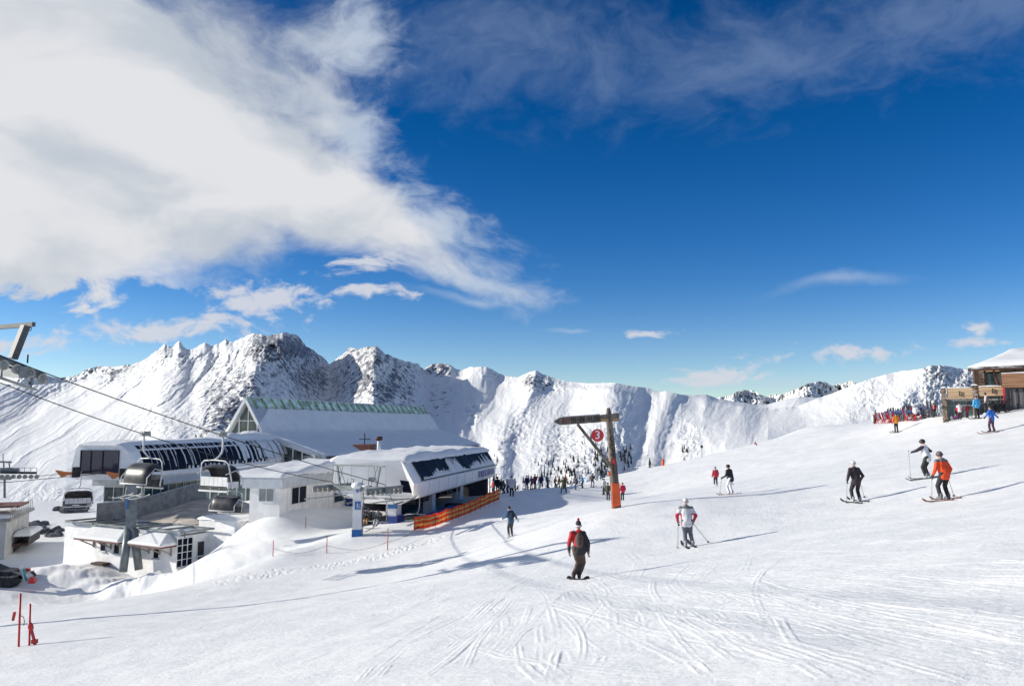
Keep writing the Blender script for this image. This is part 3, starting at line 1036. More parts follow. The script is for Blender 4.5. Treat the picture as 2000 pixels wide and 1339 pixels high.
def text_mesh(name, s, loc, right, up, size, material, parent=None, extrude=0.01, align='CENTER', stretch=1.0):
    cu = bpy.data.curves.new(name, 'FONT')
    cu.body = s
    cu.size = 1.0
    cu.extrude = extrude / size
    cu.align_x = align
    cu.align_y = 'CENTER'
    cu.offset = 0.012
    to = bpy.data.objects.new(name + '_tmp', cu)
    COL.objects.link(to)
    dg = bpy.context.evaluated_depsgraph_get()
    me = bpy.data.meshes.new_from_object(to.evaluated_get(dg))
    bpy.data.objects.remove(to)
    right = Vector(right).normalized(); up = Vector(up).normalized()
    nrm = right.cross(up)
    o0 = parent.location if parent is not None else Vector(loc)
    if parent is not None and parent.parent is not None: o0 = parent.parent.location
    for v in me.vertices:
        c = v.co * size
        v.co = Vector(loc) + right * c.x * stretch + up * c.y + nrm * c.z - o0
    me.materials.clear()
    me.materials.append(material)
    o = bpy.data.objects.new(name, me)
    COL.objects.link(o)
    if parent is not None: o.parent = parent
    else: o.location = o0
    return o


def snow_slab(name, outline_lo, th, parent, over=0.0, seed=1, sub=14, label=None, mat_=None, edge=0.35):
    """soft layer of snow over a four-cornered surface; corners given anticlockwise seen from above"""
    a, b, c, d = [Vector(p) for p in outline_lo]
    n = sub
    V, F = [], []
    for i in range(n + 1):
        for j in range(n + 1):
            s, t = i / n, j / n
            p = a.lerp(b, s).lerp(d.lerp(c, s), t)
            e = min(s, 1 - s, t, 1 - t) * 2 * (n / 6.0)
            e = min(1, e)
            h = th * (1 - (1 - e) ** 2) * (0.85 + 0.45 * mnoise.noise(Vector((p.x * 0.35 + seed, p.y * 0.35, p.z * 0.2))) + 0.15 * mnoise.noise(Vector((p.x * 1.4, p.y * 1.4, seed))))
            V.append(p + Vector((0, 0, 0.02 + max(h, 0.03 if e > 0 else 0.02))))
    for i in range(n):
        for j in range(n):
            k = i * (n + 1) + j
            F.append((k, k + n + 1, k + n + 2, k + 1))
    # rim down to the surface, slightly uneven
    m = len(V)
    ring = [i * (n + 1) for i in range(n + 1)] + [n * (n + 1) + j for j in range(1, n + 1)] + [i * (n + 1) + n for i in range(n - 1, -1, -1)] + [j for j in range(n - 1, 0, -1)]
    for q, k in enumerate(ring):
        V.append(V[k] - Vector((0, 0, th * edge * (0.7 + 0.5 * mnoise.noise(Vector((q * 0.9, seed, 0)))))))
    for q in range(len(ring)):
        q2 = (q + 1) % len(ring)
        F.append((ring[q2], ring[q], m + q, m + q2))
    o = mesh_obj(name, V, F, mat_ or M_SNOW, parent, smooth_shade=True)
    if label: o['label'] = label
    return o


def panes(parent, fr_pt, cols, rows, material, frame_mat, w=0.07, depth=0.06, name='pane', clip=None, fname='window_frame', stagger=None, share_frame=True):
    """glass panes as separate parts between the bars of one frame. fr_pt(s,t,out)->point"""
    f = MB()
    for i, s in enumerate(cols):
        f.beam(fr_pt(s, rows[0], depth / 2), fr_pt(s, rows[-1], depth / 2), w, depth)
    for t in rows:
        f.beam(fr_pt(cols[0], t, depth / 2 + 0.003), fr_pt(cols[-1], t, depth / 2 + 0.003), w, depth)
    fo = f.build(fname, frame_mat, parent)
    return fo, [MB().poly([fr_pt(cols[i], rows[j], 0), fr_pt(cols[i + 1], rows[j], 0), fr_pt(cols[i + 1], rows[j + 1], 0), fr_pt(cols[i], rows[j + 1], 0),
                           fr_pt(cols[i], rows[j], -0.03), fr_pt(cols[i + 1], rows[j], -0.03), fr_pt(cols[i + 1], rows[j + 1], -0.03), fr_pt(cols[i], rows[j + 1], -0.03)],
                          [(0, 1, 2, 3), (7, 6, 5, 4), (0, 4, 5, 1), (1, 5, 6, 2), (2, 6, 7, 3), (3, 7, 4, 0)]).build(name, material, parent)
                for i in range(len(cols) - 1) for j in range(len(rows) - 1)]


# ================================================================== glass gabled hall
def build_hall():
    K = 118 / 90.0
    O = P(487, 778, 118); ridge_z = O.z / K
    far = P(830, 800, 186)
    u = Vector((far.x - O.x, far.y - O.y, 0)); Lh = u.length / K
    fr = frame((O.x, O.y, 0), u, K)
    hall = empty('glass_hall', (O.x, O.y, -9.5), 'large gabled hall with glazed gable, green ridge skylight and snow covered bell roof', 'building')
    z1, z2 = -1.0, -3.5
    zr = lambda b: (ridge_z + (z1 - ridge_z) * abs(b) / 2.5) if abs(b) <= 2.5 else z1 + (z2 - z1) * (abs(b) - 2.5) / 7.6
    prof = [(-10.1, z2), (-6.0, zr(6) - .1), (-3.6, zr(3.6) - .15), (-2.5, z1), (0, ridge_z), (2.5, z1), (3.6, zr(3.6) - .15), (6.0, zr(6) - .1), (10.1, z2)]
    # roof shell
    m = MB()
    ring = lambda a, dz: [fr(a, b, z + dz) for b, z in prof] + [fr(a, b, z + dz - 0.28) for b, z in reversed(prof)]
    m.loft([ring(-0.6, 0), ring(Lh + 0.5, 0)])
    m.build('roof', M_GREYP, hall)
    # white barge boards along the gable
    g = MB()
    pr2 = prof
    for i in range(len(pr2) - 1):
        (b0, c0), (b1, c1) = pr2[i], pr2[i + 1]
        g.beam(fr(-0.75, b0, c0 - 0.1), fr(-0.75, b1, c1 - 0.1), 0.22, 0.42)
    g.build('barge_board', M_MULL, hall)
    # walls
    w = MB()
    w.fbox(fr, 0.6, Lh, -9.6, 9.6, -9.6, z2 - 0.3)
    w.build('wall', M_WHITE, hall)
    # gable glazing: panes in bays, cut by the roof line
    cols = [-9.4 + 1.175 * i for i in range(17)]
    rows = [-9.3, -6.6, -4.3, -1.9, 0.5, ridge_z]
    fmb = MB()
    for b in cols:
        top = zr(b) - 0.35
        fmb.beam(fr(-0.05, b, -9.3), fr(-0.05, b, top), 0.13, 0.16)
    for z in rows[1:-1]:
        hb = 9.4 if z < z2 else (2.5 + (z - z1) / (z2 - z1) * 7.6 if z < z1 else 2.5 * (ridge_z - z) / (ridge_z - z1))
        fmb.beam(fr(-0.058, -hb, z), fr(-0.058, hb, z), 0.13, 0.13)
    fmb.build('gable_frame', M_MULL, hall)
    for i in range(16):
        b0, b1 = cols[i] + 0.06, cols[i + 1] - 0.06
        t0, t1 = zr(b0) - 0.36, zr(b1) - 0.36
        for j in range(5):
            lo, hi = rows[j], rows[j + 1] - 0.05
            if min(hi, max(t0, t1)) - lo < 0.25: continue
            q = [fr(0, b0, min(lo, t0)), fr(0, b1, min(lo, t1)), fr(0, b1, min(hi, t1)), fr(0, b0, min(hi, t0))]
            q2 = [p + fr.u * 0.03 for p in q]
            MB().hexa([q[0], q[1], q2[1], q2[0], q[3], q[2], q2[2], q2[3]]).build('pane', M_GLASSG, hall)
    # arch-shaped timber frame seen behind the glass: pale posts
    # green skylight band along the ridge with its ribs
    sk = MB()
    for sgn in (-1, 1):
        sk.hexa([fr(-0.5, 0, ridge_z + .02), fr(Lh, 0, ridge_z + .02), fr(Lh, sgn * 0.62, zr(.62) + .06), fr(-0.5, sgn * 0.62, zr(.62) + .06),
                 fr(-0.5, 0, ridge_z + .10), fr(Lh, 0, ridge_z + .10), fr(Lh, sgn * 0.62, zr(.62) + .14), fr(-0.5, sgn * 0.62, zr(.62) + .14)])
    sk.build('ridge_skylight', M_GREENG, hall)
    MB().tube([fr(-0.6, 0, ridge_z + 0.16), fr(Lh, 0, ridge_z + 0.16)], 0.09, 6).build('ridge_cap', M_MULL, hall)
    nr = 27
    rib = None
    for i in range(nr):
        a = 0.3 + (Lh - 1) * i / (nr - 1)
        r_ = MB()
        c = fr(a, 0.5, zr(.5))
        r_.beam(fr(a, 0.04, ridge_z + 0.12), fr(a + 0.2, 0.8, zr(.8) + 0.22), 0.5, 0.18, up=Vector((0, 0, 1)))
        r_.build('skylight_rib', M_GREENM, hall)
    # snow on both slopes
    for sgn, sd in ((1, 3), (-1, 5)):
        V, F = [], []
        na, nb = 60, 26
        for i in range(na + 1):
            for j in range(nb + 1):
                a = -0.85 + (Lh + 1.5) * i / na
                t = j / nb
                start = 0.70 + 0.15 * mnoise.noise(Vector((a * 0.5, sgn * 3.0, 0))) + 0.12 * mnoise.noise(Vector((a * 2.1, sgn, 4)))
                if a < 3: start += (3 - a) * 0.3
                b = start + (10.45 - start) * t
                n_ = mnoise.noise(Vector((a * 0.18, b * 0.5, sd))) * 0.10 + mnoise.noise(Vector((a * 0.5, b * 1.6, sd))) * 0.05
                th = 0.30 * min(1, t * 9) * min(1, (1 - t) * 14 + 0.35) + n_
                zz = zr(min(b, 10.1))
                if 1.8 < b < 5: zz -= 0.05
                V.append(fr(a, sgn * b, zz + max(0.05, th)))
        for i in range(na):
            for j in range(nb):
                k = i * (nb + 1) + j
                F.append((k, k + 1, k + nb + 2, k + nb + 1) if sgn > 0 else (k, k + nb + 1, k + nb + 2, k + 1))
        # thick edge hanging over the gable
        n0 = len(V)
        for j in range(nb + 1):
            V.append(V[j] + Vector((0, 0, -0.42 - 0.1 * mnoise.noise(Vector((j * 1.3, sd, 0))))))
        for j in range(nb):
            F.append((j, n0 + j, n0 + j + 1, j + 1) if sgn > 0 else (j + 1, n0 + j + 1, n0 + j, j))
        mesh_obj('roof_snow', V, F, M_SNOW, hall, smooth_shade=True)
    # gutter along the visible eave
    MB().beam(fr(-0.8, 10.35, z2 - 0.12), fr(Lh + 0.6, 10.35, z2 - 0.12), 0.25, 0.22).build('gutter', M_DARK, hall)
    for i in range(7):
        ey = MB()
        ey.beam(fr(Lh * (0.4 + 0.1 * i), 10.0, z2 - 0.3), fr(Lh * (0.4 + 0.1 * i), 10.0, -9.4), 0.2)
        ey.build('eave_post', M_MULL, hall)
    # small dormer-like box seen below the near eave
    return fr, hall, zr, Lh


hall_fr, hall, hall_zr, hall_L = build_hall()

# timber screens behind the hall's left slope
q = P(405, 852, 121)
ts = MB()
for i in range(6):
    x = q.x - 2.1 + i * 0.75
    ts.beam((x, q.y + i * 0.2, q.z - 0.9), (x + 0.31, q.y + i * 0.2, q.z + 0.35 + 0.12 * i), 0.1)
    ts.beam((x + 0.62, q.y + i * 0.2, q.z - 0.9), (x + 0.31, q.y + i * 0.2, q.z + 0.35 + 0.12 * i), 0.1)
ts.box((q.x, q.y + 0.6, q.z - 0.6), (3.6, 0.08, 0.9))
ts.box((q.x, q.y + 0.6, q.z - 5.6), (3.4, 3, 9))
tag(ts.build('timber_screen', M_CONC, origin=(q.x, q.y, -9)), 'grey zigzag timber screen left of the glass hall roof', 'screen')


# ================================================================== right lift station (with the lettering)
def build_station():
    C0 = P(797, 900, 64.5)
    u = Vector((5.7, 27.3, 0))
    fr = frame((C0.x, C0.y, 0), u)
    st = empty('chairlift_station', (C0.x - 2, C0.y + 2, -8.6), 'white chairlift station with slanted dark glass side and violet lettering', 'lift station')
    zt = C0.z
    L = 27.5
    #            b,    z
    sec = [(-6.3, zt - 0.35), (-6.15, zt + 0.12), (-0.2, zt + 0.10), (0.0, zt), (0.95, zt - 1.62), (1.05, zt - 1.75), (0.95, zt - 2.85), (0.6, zt - 3.05), (-1.0, zt - 3.15), (-5.2, zt - 3.1), (-6.6, zt - 2.5)]
    ring = lambda a, f, dz=0.0, inset=0.0: [fr(a + (0.5 * inset if z < zt - 2.4 else 0), -2.8 + (b + 2.8) * f, z + dz) for b, z in sec]
    m = MB()
    m.loft([ring(-0.75, 0.93, 0.0, 2.2), ring(-0.35, 0.985, 0, 0.8), ring(0.0, 1.0), ring(L, 1.0)])
    m.build('shell', M_SHELL, st)
    # dark inclined glazing on the right flank, pane by pane
    n = 9
    slope = Vector((0, 0, 0))
    pt = lambda a, t, o: fr(a, 0.0 + 0.95 * t + o * 0.86, zt - 1.62 * t + o * 0.5)
    a0s = lambda t: 0.55 + 0.35 * t
    for i in range(n):
        s0, s1 = i / n, (i + 1) / n
        A = lambda s, t: a0s(t) + (L - 0.7 - a0s(t)) * s
        e = 0.05
        q = [pt(A(s0, .05) + e, .05, .05), pt(A(s1, .05) - e, .05, .05), pt(A(s1, .95) - e, .95, .05), pt(A(s0, .95) + e, .95, .05)]
        q2 = [pt(A(s0, .05) + e, .05, .01), pt(A(s1, .05) - e, .05, .01), pt(A(s1, .95) - e, .95, .01), pt(A(s0, .95) + e, .95, .01)]
        MB().hexa([q2[3], q2[2], q[2], q[3], q2[0], q2[1], q[1], q[0]]).build('pane', M_GLASS, st)
    fm = MB()
    fm.beam(pt(0.5, 1.0, .07), pt(L - 0.3, 1.0, .07), 0.09)
    fm.beam(pt(0.5, 0.02, .07), pt(L - 0.3, 0.02, .07), 0.09)
    for i in range(n + 1):
        fm.beam(pt(a0s(0) + (L - 0.7 - a0s(0)) * i / n, 0.03, .06), pt(a0s(1) + (L - 0.7 - a0s(1)) * i / n, 1, .06), 0.07)
    fm.build('glazing_bar', M_DARK, st)
    # snow caught on the glass: a ragged bank along the foot with tongues
    R = random.Random(4)
    sb = MB()
    a = 1.2
    k = 0
    while a < L - 0.8:
        wd = R.uniform(0.10, 0.34)
        env = 0.25 + 0.3 * abs(mnoise.noise(Vector((a * 0.23, 3, 1)))) * 2
        if 9.5 < a < 13.5: env = 0.8
        if a > L - 6: env = 0.75 * R.random() + 0.15
        if 14.5 < a < 16.5: env = 0.12
        h = env * R.uniform(0.5, 1.1)
        if a < 4: h *= 0.5
        h = min(h, 0.93)
        sl = -0.25 * h
        q = [pt(a, .985, .075), pt(a + wd, .985, .075), pt(a + wd * .7 + sl, 1 - h, .075), pt(a + wd * .25 + sl, 1 - h * 1.02, .075)]
        q2 = [pt(a, .985, .14), pt(a + wd, .985, .14), pt(a + wd * .7 + sl, 1 - h, .10), pt(a + wd * .25 + sl, 1 - h * 1.02, .10)]
        sb.hexa(q + q2)
        a += wd * R.uniform(0.55, 1.0)
        k += 1
    so = sb.build('clinging_snow', M_SNOW, st)
    so['kind'] = 'stuff'
    # roof snow with its overhang
    c = [fr(-0.7, -6.5, zt + 0.1), fr(-0.7, 0.15, zt + 0.06), fr(L + 0.2, 0.2, zt + 0.06), fr(L + 0.2, -6.5, zt + 0.1)]
    snow_slab('roof_snow', c, 0.55, st, seed=8, sub=34, edge=0.55)
    # raised box of the roof on the nose
    # violet lettering on the white band
    s = 'FLIMJOCHBAHN'
    lc = fr(L - 4.6, 1.06, zt - 2.28)
    text_mesh('lettering', s, lc, fr.u, Vector((0, 0, 1)), 0.98, M_LILAC, st, extrude=0.012, stretch=1.05)
    for i in range(9):
        a = 2.4 + i * 2.9
        MB().hexa([fr(a, 1.055, zt - 1.8), fr(a + 0.03, 1.055, zt - 1.8), fr(a + 0.03, 1.0, zt - 2.78), fr(a, 1.0, zt - 2.78), fr(a, 1.075, zt - 1.8), fr(a + 0.03, 1.075, zt - 1.8), fr(a + 0.03, 1.0, zt - 2.78), fr(a, 0.98, zt - 2.80)]).build('panel_seam', M_GREYP, st)
    for b in (-4.6, -3.1, -1.6):
        MB().fbox(fr, -0.79, -0.755, b, b + 0.03, zt - 2.3, zt - 0.25).build('panel_seam', M_GREYP, st)
    # hanging underside: ribbed funnel below the nose, dark opening in the corner
    un = MB()
    un.loft([[fr(-0.2, -5.6, zt - 2.7), fr(-0.2, 0.5, zt - 2.9), fr(7, 0.6, zt - 3.06), fr(7, -5.6, zt - 3.0)],
             [fr(0.9, -4.0, zt - 3.55), fr(0.9, -0.9, zt - 3.6), fr(6.4, -0.9, zt - 3.4), fr(6.4, -4.4, zt - 3.4)]])
    un.build('nose_funnel', M_SHELL, st)
    op = MB()
    qa, qz = [], []
    for px, py in ((781, 937), (798, 939), (805, 962), (787, 961)):
        p = P(px, py, 63.6)
        qa.append(p)
    q2 = [p + Vector((0, 0.05, 0)) for p in qa]
    op.hexa([qa[3], qa[2], q2[2], q2[3], qa[0], qa[1], q2[1], q2[0]])
    op.build('nose_hatch', M_GLASS, st)
    # columns, drive machinery, inner walls
    for (a, b, w, h) in ((2.0, -2.6, 1.3, 0.9), (12, -2.6, 1.1, 0.9), (22, -2.6, 1.3, 0.9)):
        MB().fbox(fr, a, a + w, b, b + h, -9.4, zt - 3.0).build('column', M_WHITE, st)
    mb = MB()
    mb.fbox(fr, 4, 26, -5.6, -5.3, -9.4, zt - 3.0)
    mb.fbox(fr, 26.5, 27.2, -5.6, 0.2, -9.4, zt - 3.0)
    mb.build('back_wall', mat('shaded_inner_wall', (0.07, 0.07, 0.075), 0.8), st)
    for k, a in enumerate((8.0, 15.5, 19.0)):
        mc = MB()
        mc.fbox(fr, a, a + 2.6, -4.4, -2.0, zt - 4.3, zt - 3.1)
        mc.disc(fr(a + 1, -1.6, zt - 3.8), fr.v, 0.35, 0.3)
        mc.disc(fr(a + 2, -1.6, zt - 3.8), fr.v, 0.35, 0.3)
        mc.beam(fr(a, -1.5, zt - 3.5), fr(a + 2.6, -1.5, zt - 3.5), 0.12)
        mc.build('drive_machinery', M_DARK, st)
    rail = MB()
    for b in (-4.6, -0.6):
        rail.tube([fr(-1.5, b, zt - 3.35), fr(26, b, zt - 3.35)], 0.07, 6)
        for k in range(14):
            rail.beam(fr(1 + k * 1.9, b, zt - 3.35), fr(1 + k * 1.9, b, zt - 3.0), 0.08)
    rail.build('guide_rail', M_STEEL, st)
    # blue mats
    b1 = MB(); b1.fbox(fr, 1.7, 3.6, -2.9, -1.5, -9.4, -7.6); b1.build('blue_mat', M_BLUE, st)
    b2 = MB(); b2.fbox(fr, 4.0, 12.0, 0.3, 0.8, -9.2, -7.6); b2.build('blue_mat', M_BLUE, st)
    g = MB()
    q = fr(1.97, -2.0, -6.6)
    g.box(q, (0.85, 0.06, 0.75), rz=math.atan2(u.y, u.x) - math.pi / 2)
    g.build('column_sign', M_SBLUE, st)
    # right end post and glass screen
    pp = MB()
    pp.beam(fr(27.3, 0.9, -9), fr(27.3, 0.9, zt - 1.8), 0.16)
    pp.beam(fr(27.6, 0.3, -9), fr(27.6, 0.3, zt - 1.8), 0.12)
    pp.build('end_post', M_LSTEEL, st)
    return fr, st, zt, L


st_fr, station, st_z, st_L = build_station()


# ================================================================== kiosk between the stations
def build_kiosk():
    C = P(545, 1010, 70); C.z = 0
    u = Vector((0.2, 0.98, 0))
    fr = frame(C, u)
    k = empty('ticket_hut', (C.x, C.y + 2, -8.6), 'low white hut with boarded walls and thick snow on its sloping roof', 'building')
    zb = -9.4
    zt = P(545, 953, 70).z
    MB().fbox(fr, 0, 16, -2.9, 0, zb, zt).build('wall', M_WHITE, k)
    # recessed grooves between wall panels: thin proud battens
    for i in range(1, 11):
        a = i * 1.45
        MB().fbox(fr, a, a + 0.03, 0.0, 0.018, zb, zt).build('wall_batten', M_GREYP, k)
    # eaves fascia
    f = MB()
    z0, z1 = zt, P(545, 931, 70).z
    f.fbox(fr, -0.45, 15.5, -3.4, 0.45, z0, z1)
    f.fbox(fr, -0.44, 3.0, -4.7, -3.41, z0 + 0.3, z1 - 0.02)
    f.build('fascia', M_GREYP, k)
    # snow covered roof rising to the back
    zt2 = P(660, 892, 84).z
    q = [fr(-0.5, -4.8, z1), fr(-0.5, 0.5, z1), fr(15.5, 0.6, z1 + 0.5), fr(15.5, -4.8, z1 + 0.7)]
    snow_slab('roof_snow', q, 0.42, k, seed=21, sub=30, edge=0.3)
    q = [fr(4.5, -4.6, z1 + 0.1), fr(4.5, 0.2, z1 + 0.2), fr(16.0, 2.4, zt2 - 0.7), fr(16.0, -4.4, zt2 - 1.0)]
    snow_slab('roof_drift', q, 0.6, k, seed=33, sub=26, edge=0.9)
    # windows on both visible faces
    fl = lambda s, t, o: fr(-o, -2.9 + s, t)
    fright = lambda s, t, o: fr(s, o, t)

    def win_left(pxs, pys, cols=2, rows=1, glass=M_GLASS):
        dv = -fr.v
        a0, zt_ = onplane(pxs[0], pys[0], fr(0, 0, 0), dv); a1, zb_ = onplane(pxs[1], pys[1], fr(0, 0, 0), dv)
        lo, hi = min(a0, a1), max(a0, a1)
        w = MB()
        pt = lambda s, t, o: fr(-0.02 - o, -s, t)
        cs = [hi - (hi - lo) * i / cols for i in range(cols + 1)]
        rs = [zb_ + (zt_ - zb_) * i / rows for i in range(rows + 1)]
        return panes(k, pt, cs, rs, glass, M_MULL, 0.09)

    def win_right(pxs, pys, cols=2, rows=1, glass=M_GLASS, fm=M_MULL):
        a0, zt_ = onplane(pxs[0], pys[0], fr(0, 0, 0), fr.u); a1, zb_ = onplane(pxs[1], pys[1], fr(0, 0, 0), fr.u)
        pt = lambda s, t, o: fr(s, 0.02 + o, t)
        cs = [a0 + (a1 - a0) * i / cols for i in range(cols + 1)]
        rs = [zb_ + (zt_ - zb_) * i / rows for i in range(rows + 1)]
        return panes(k, pt, cs, rs, glass, fm, 0.09)
    win_left((507, 535), (953, 979), glass=mat('reflecting_glass', (0.3, 0.31, 0.3), 0.3))
    win_right((569, 597), (952, 979))
    win_right((620, 626), (948, 956), 1)
    win_right((652, 671), (953, 977), 1, 1, M_TEAL)
    MB().fbox(fr, 9.0, 10.4, 0.05, 1.1, zb + 0.6, zb + 0.85).build('bench', M_BROWN, k)
    MB().fbox(fr, 14.2, 15.4, 0.1, 1.6, zb, -7.35).build('blue_mat', M_BLUE, k)
    return fr, k


kiosk_fr, kiosk = build_kiosk()


# ================================================================== left lift station
def build_left_station():
    K = 80 / 72.0
    C = P(234, 868, 80)
    zt = C.z / K
    fr = frame((C.x, C.y, 0), Vector((0.14, 0.99, 0)), K)
    st = empty('chairlift_station', (C.x - 1, C.y + 3, -12), 'white chairlift station with curved dark glass flank and three tall panes in its nose', 'lift station')
    L = 34.0
    zb = P(234, 936, 80).z / K
    hgt = zt - zb
    sec = [(-4.1, zt), (-0.2, zt + 0.05), (0.35, zt - 0.15), (0.85, zt - 0.6), (1.2, zt - 1.3), (1.45, zt - 2.2), (1.55, zt - hgt + 0.15), (1.3, zb - 0.05), (-4.1, zb - 0.05), (-4.95, zb + 0.1), (-4.8, zb + 1.2), (-4.45, zt - 0.4)]
    ring = lambda a, f=1.0, dz=0, sq=1.0: [fr(a, -1.7 + (b + 1.7) * f, zb + (z - zb) * sq + dz) for b, z in sec]
    m = MB()
    m.loft([ring(0, 0.97), ring(0.25, 1.0), ring(L - 6, 1.0), ring(L - 3, 0.97, 0, 0.97), ring(L - 0.8, 0.85, 0, 0.8), ring(L, 0.6, 0, 0.5)])
    m.build('shell', M_SHELL, st)
    # nose panes
    def nz(px, py):
        a, z = onplane(px, py, fr(-0.02, 0, 0), fr.v)
        return a / K, z / K
    b0, za = nz(159, 879); b1, zb_ = nz(231, 925)
    pt = lambda s, t, o: fr(-0.03 - o, s, t)
    panes(st, pt, [b0, b0 + (b1 - b0) * .27, b0 + (b1 - b0) * .58, b1], [zb_, za], mat('bluish_black_glass', (0.03, 0.03, 0.055), 0.12, spec=0.8), M_DARK, 0.12)
    # flank glazing follows the curve
    curve = [(0.30, zt - 0.12), (0.87, zt - 0.66), (1.22, zt - 1.35), (1.47, zt - 2.2), (1.55, zt - 2.62)]
    n = 18
    for i in range(n):
        a0 = 1.6 + (L - 8.4) * i / n + 0.06; a1 = 1.6 + (L - 8.4) * (i + 1) / n - 0.06
        mb = MB()
        pts = []
        for b, z in curve:
            pts += [fr(a0, b + 0.035, z), fr(a1, b + 0.035, z)]
        fcs = [(2 * j, 2 * j + 1, 2 * j + 3, 2 * j + 2) for j in range(len(curve) - 1)]
        mb.poly(pts, fcs)
        mb.poly([p - fr.v * 0.03 for p in pts], fcs)
        mb.build('pane', M_GLASS, st)
    # snow sheets slid over the flank, between the dark gaps
    R = random.Random(9)
    for i in range(30):
        a0 = 2.2 + (L - 3.5) * i / 30.0 + R.uniform(-.3, .3)
        if i < 9:
            w = R.uniform(0.05, 0.2); t0, t1 = 0.0, R.uniform(0.35, 1.0)
        elif i < 17:
            w = R.uniform(0.05, 0.15); t0, t1 = 0.0, R.uniform(0.2, 0.5)
        else:
            w = R.uniform(0.3, 1.0) if i < 22 else R.uniform(0.7, 1.3); t0, t1 = 0.0, R.uniform(0.7, 1.05)
        mb = MB(); pts = []
        nn = 7
        for j in range(nn):
            t = t0 + (t1 - t0) * j / (nn - 1)
            tt = min(t, 1) * (len(curve) - 1)
            k = min(int(tt), len(curve) - 2); f = tt - k
            b = curve[k][0] * (1 - f) + curve[k + 1][0] * f; z = curve[k][1] * (1 - f) + curve[k + 1][1] * f
            sh = 0.5 * t
            ww = w * (1 - 0.25 * t + 0.2 * mnoise.noise(Vector((i, j * 0.6, 0))))
            pts += [fr(a0 + sh, b + 0.09, z + 0.04), fr(a0 + sh + ww, b + 0.09, z + 0.04)]
        fcs = [(2 * j, 2 * j + 1, 2 * j + 3, 2 * j + 2) for j in range(nn - 1)]
        mb.poly(pts, fcs, True)
        mb.poly([p - fr.v * 0.06 for p in pts], fcs, True)
        mb.build('snow_sheet', M_SNOW, st)
    for i in range(22):
        a0 = 9 + i * 1.05 + R.uniform(-.3, .3)
        w = R.uniform(0.25, 0.6)
        MB().ellip(fr(a0, 1.55, zt - 2.5), (0.12, w * 0.6, R.uniform(0.15, 0.4)), 8, 5).build('snow_lump', M_SNOW, st)
    # ladder on the flank
    ld = MB()
    for da in (0, 0.55):
        pts = [fr(L - 9 + da + 0.35 * j, b + 0.16, z) for j, (b, z) in enumerate(curve)]
        ld.tube(pts, 0.03, 5)
    for j in range(9):
        t = j / 8.0 * (len(curve) - 1); k = min(int(t), len(curve) - 2); f = t - k
        b = curve[k][0] * (1 - f) + curve[k + 1][0] * f; z = curve[k][1] * (1 - f) + curve[k + 1][1] * f
        ld.beam(fr(L - 9 + 0.35 * t, b + 0.16, z), fr(L - 9 + 0.55 + 0.35 * t, b + 0.16, z), 0.04)
    ld.build('roof_ladder', M_LSTEEL, st)
    # roof snow
    snow_slab('roof_snow', [fr(-0.1, -4.2, zt), fr(-0.1, -0.1, zt), fr(L - 3, 0.1, zt - 0.05), fr(L - 3, -4.2, zt)], 0.34, st, seed=41, sub=34, edge=0.6)
    snow_slab('roof_drift', [fr(L - 13, -4.0, zt + 0.1), fr(L - 13, -0.6, zt + 0.1), fr(L - 1, 0.3, zt - 0.05), fr(L - 1, -4.2, zt + 0.1)], 1.0, st, seed=47, sub=22, edge=0.5)
    # lower band and soffit
    MB().fbox(fr, 2, L - 1, -4.0, 1.25, zb - 0.75, zb - 0.06).build('soffit', M_GREYP, st)
    # glazed storey below
    gz0, gz1 = zb - 3.3, zb - 0.8
    MB().fbox(fr, 3.0, 14, -3.5, 0.5, gz0 - 1.9, gz1).build('storey_wall', M_WHITE, st)
    pt = lambda s, t, o: fr(s, 0.53 + o, t)
    panes(st, pt, [3.2 + 1.33 * i for i in range(9)], [gz0 + 0.1, gz0 + 1.0, gz1 - 0.1], M_TEAL, M_MULL, 0.1, fname='storey_frame')
    pt = lambda s, t, o: fr(2.97 - o, s, t)
    panes(st, pt, [-3.4, -2.4, -1.4, -0.4, 0.45], [gz0 + 0.1, gz0 + 1.0, gz1 - 0.1], M_TEAL, M_MULL, 0.1, fname='storey_frame')
    # forked steel column under the nose
    c = MB()
    top = P(256, 938, 73.5); mid = P(256, 1034, 73.5); f1 = P(241, 1103, 72.5); f2 = P(272, 1099, 73.2)
    cs = [top + Vector((0, 0, 0.3)), mid]
    c.loft([[p + Vector(((-.42 if i in (0, 3) else .42) * w, (-.3 if i < 2 else .3), 0)) for i in range(4)] for p, w in ((cs[0], 1.15), (P(256, 965, 73.5), 1.0), (cs[1], 0.85))])
    c.build('column', M_STEEL, st)
    c = MB(); c.tube([mid + Vector((-0.25, 0, 0.1)), f1 + Vector((0, 0, -0.6))], 0.36, 14); c.build('column_leg', M_STEEL, st)
    c = MB(); c.tube([mid + Vector((0.25, 0, 0.1)), f2 + Vector((0, 0, -0.6))], 0.36, 14); c.build('column_leg', M_STEEL, st)
    MB().beam(top + Vector((0, 0, -0.1)), fr(1.5, -0.6, zb - 0.3), 0.9, 0.6).build('column_head', M_STEEL, st)
    MB().box(P(248.7, 982, 73.0), (0.14, 0.08, 1.0)).build('marker_plate', M_SBLUE, st)
    # orange horn-shaped rope guides with their black brackets
    for (x0, y0, x1, y1, bx) in ((107, 918, 150, 924, 149), (206, 921, 245, 927, 241)):
        d = 77
        g = MB()
        outer = [P(x0, y0, d), P(x0 + 15, y0 + 3, d), P(x1, y0 + 4, d), P(x1, y1 + 4, d), P(x0 + 22, y0 + 9, d), P(x0 + 13, y0 + 14, d)]
        g.loft([outer, [p + Vector((0, 0.5, 0)) for p in outer]])
        g.build('rope_guide', M_ORG2, st)
        MB().box(P(bx, 921.5 + (y0 - 918), d + 0.2), (0.5, 0.6, 1.0)).build('guide_bracket', M_BLACK, st)
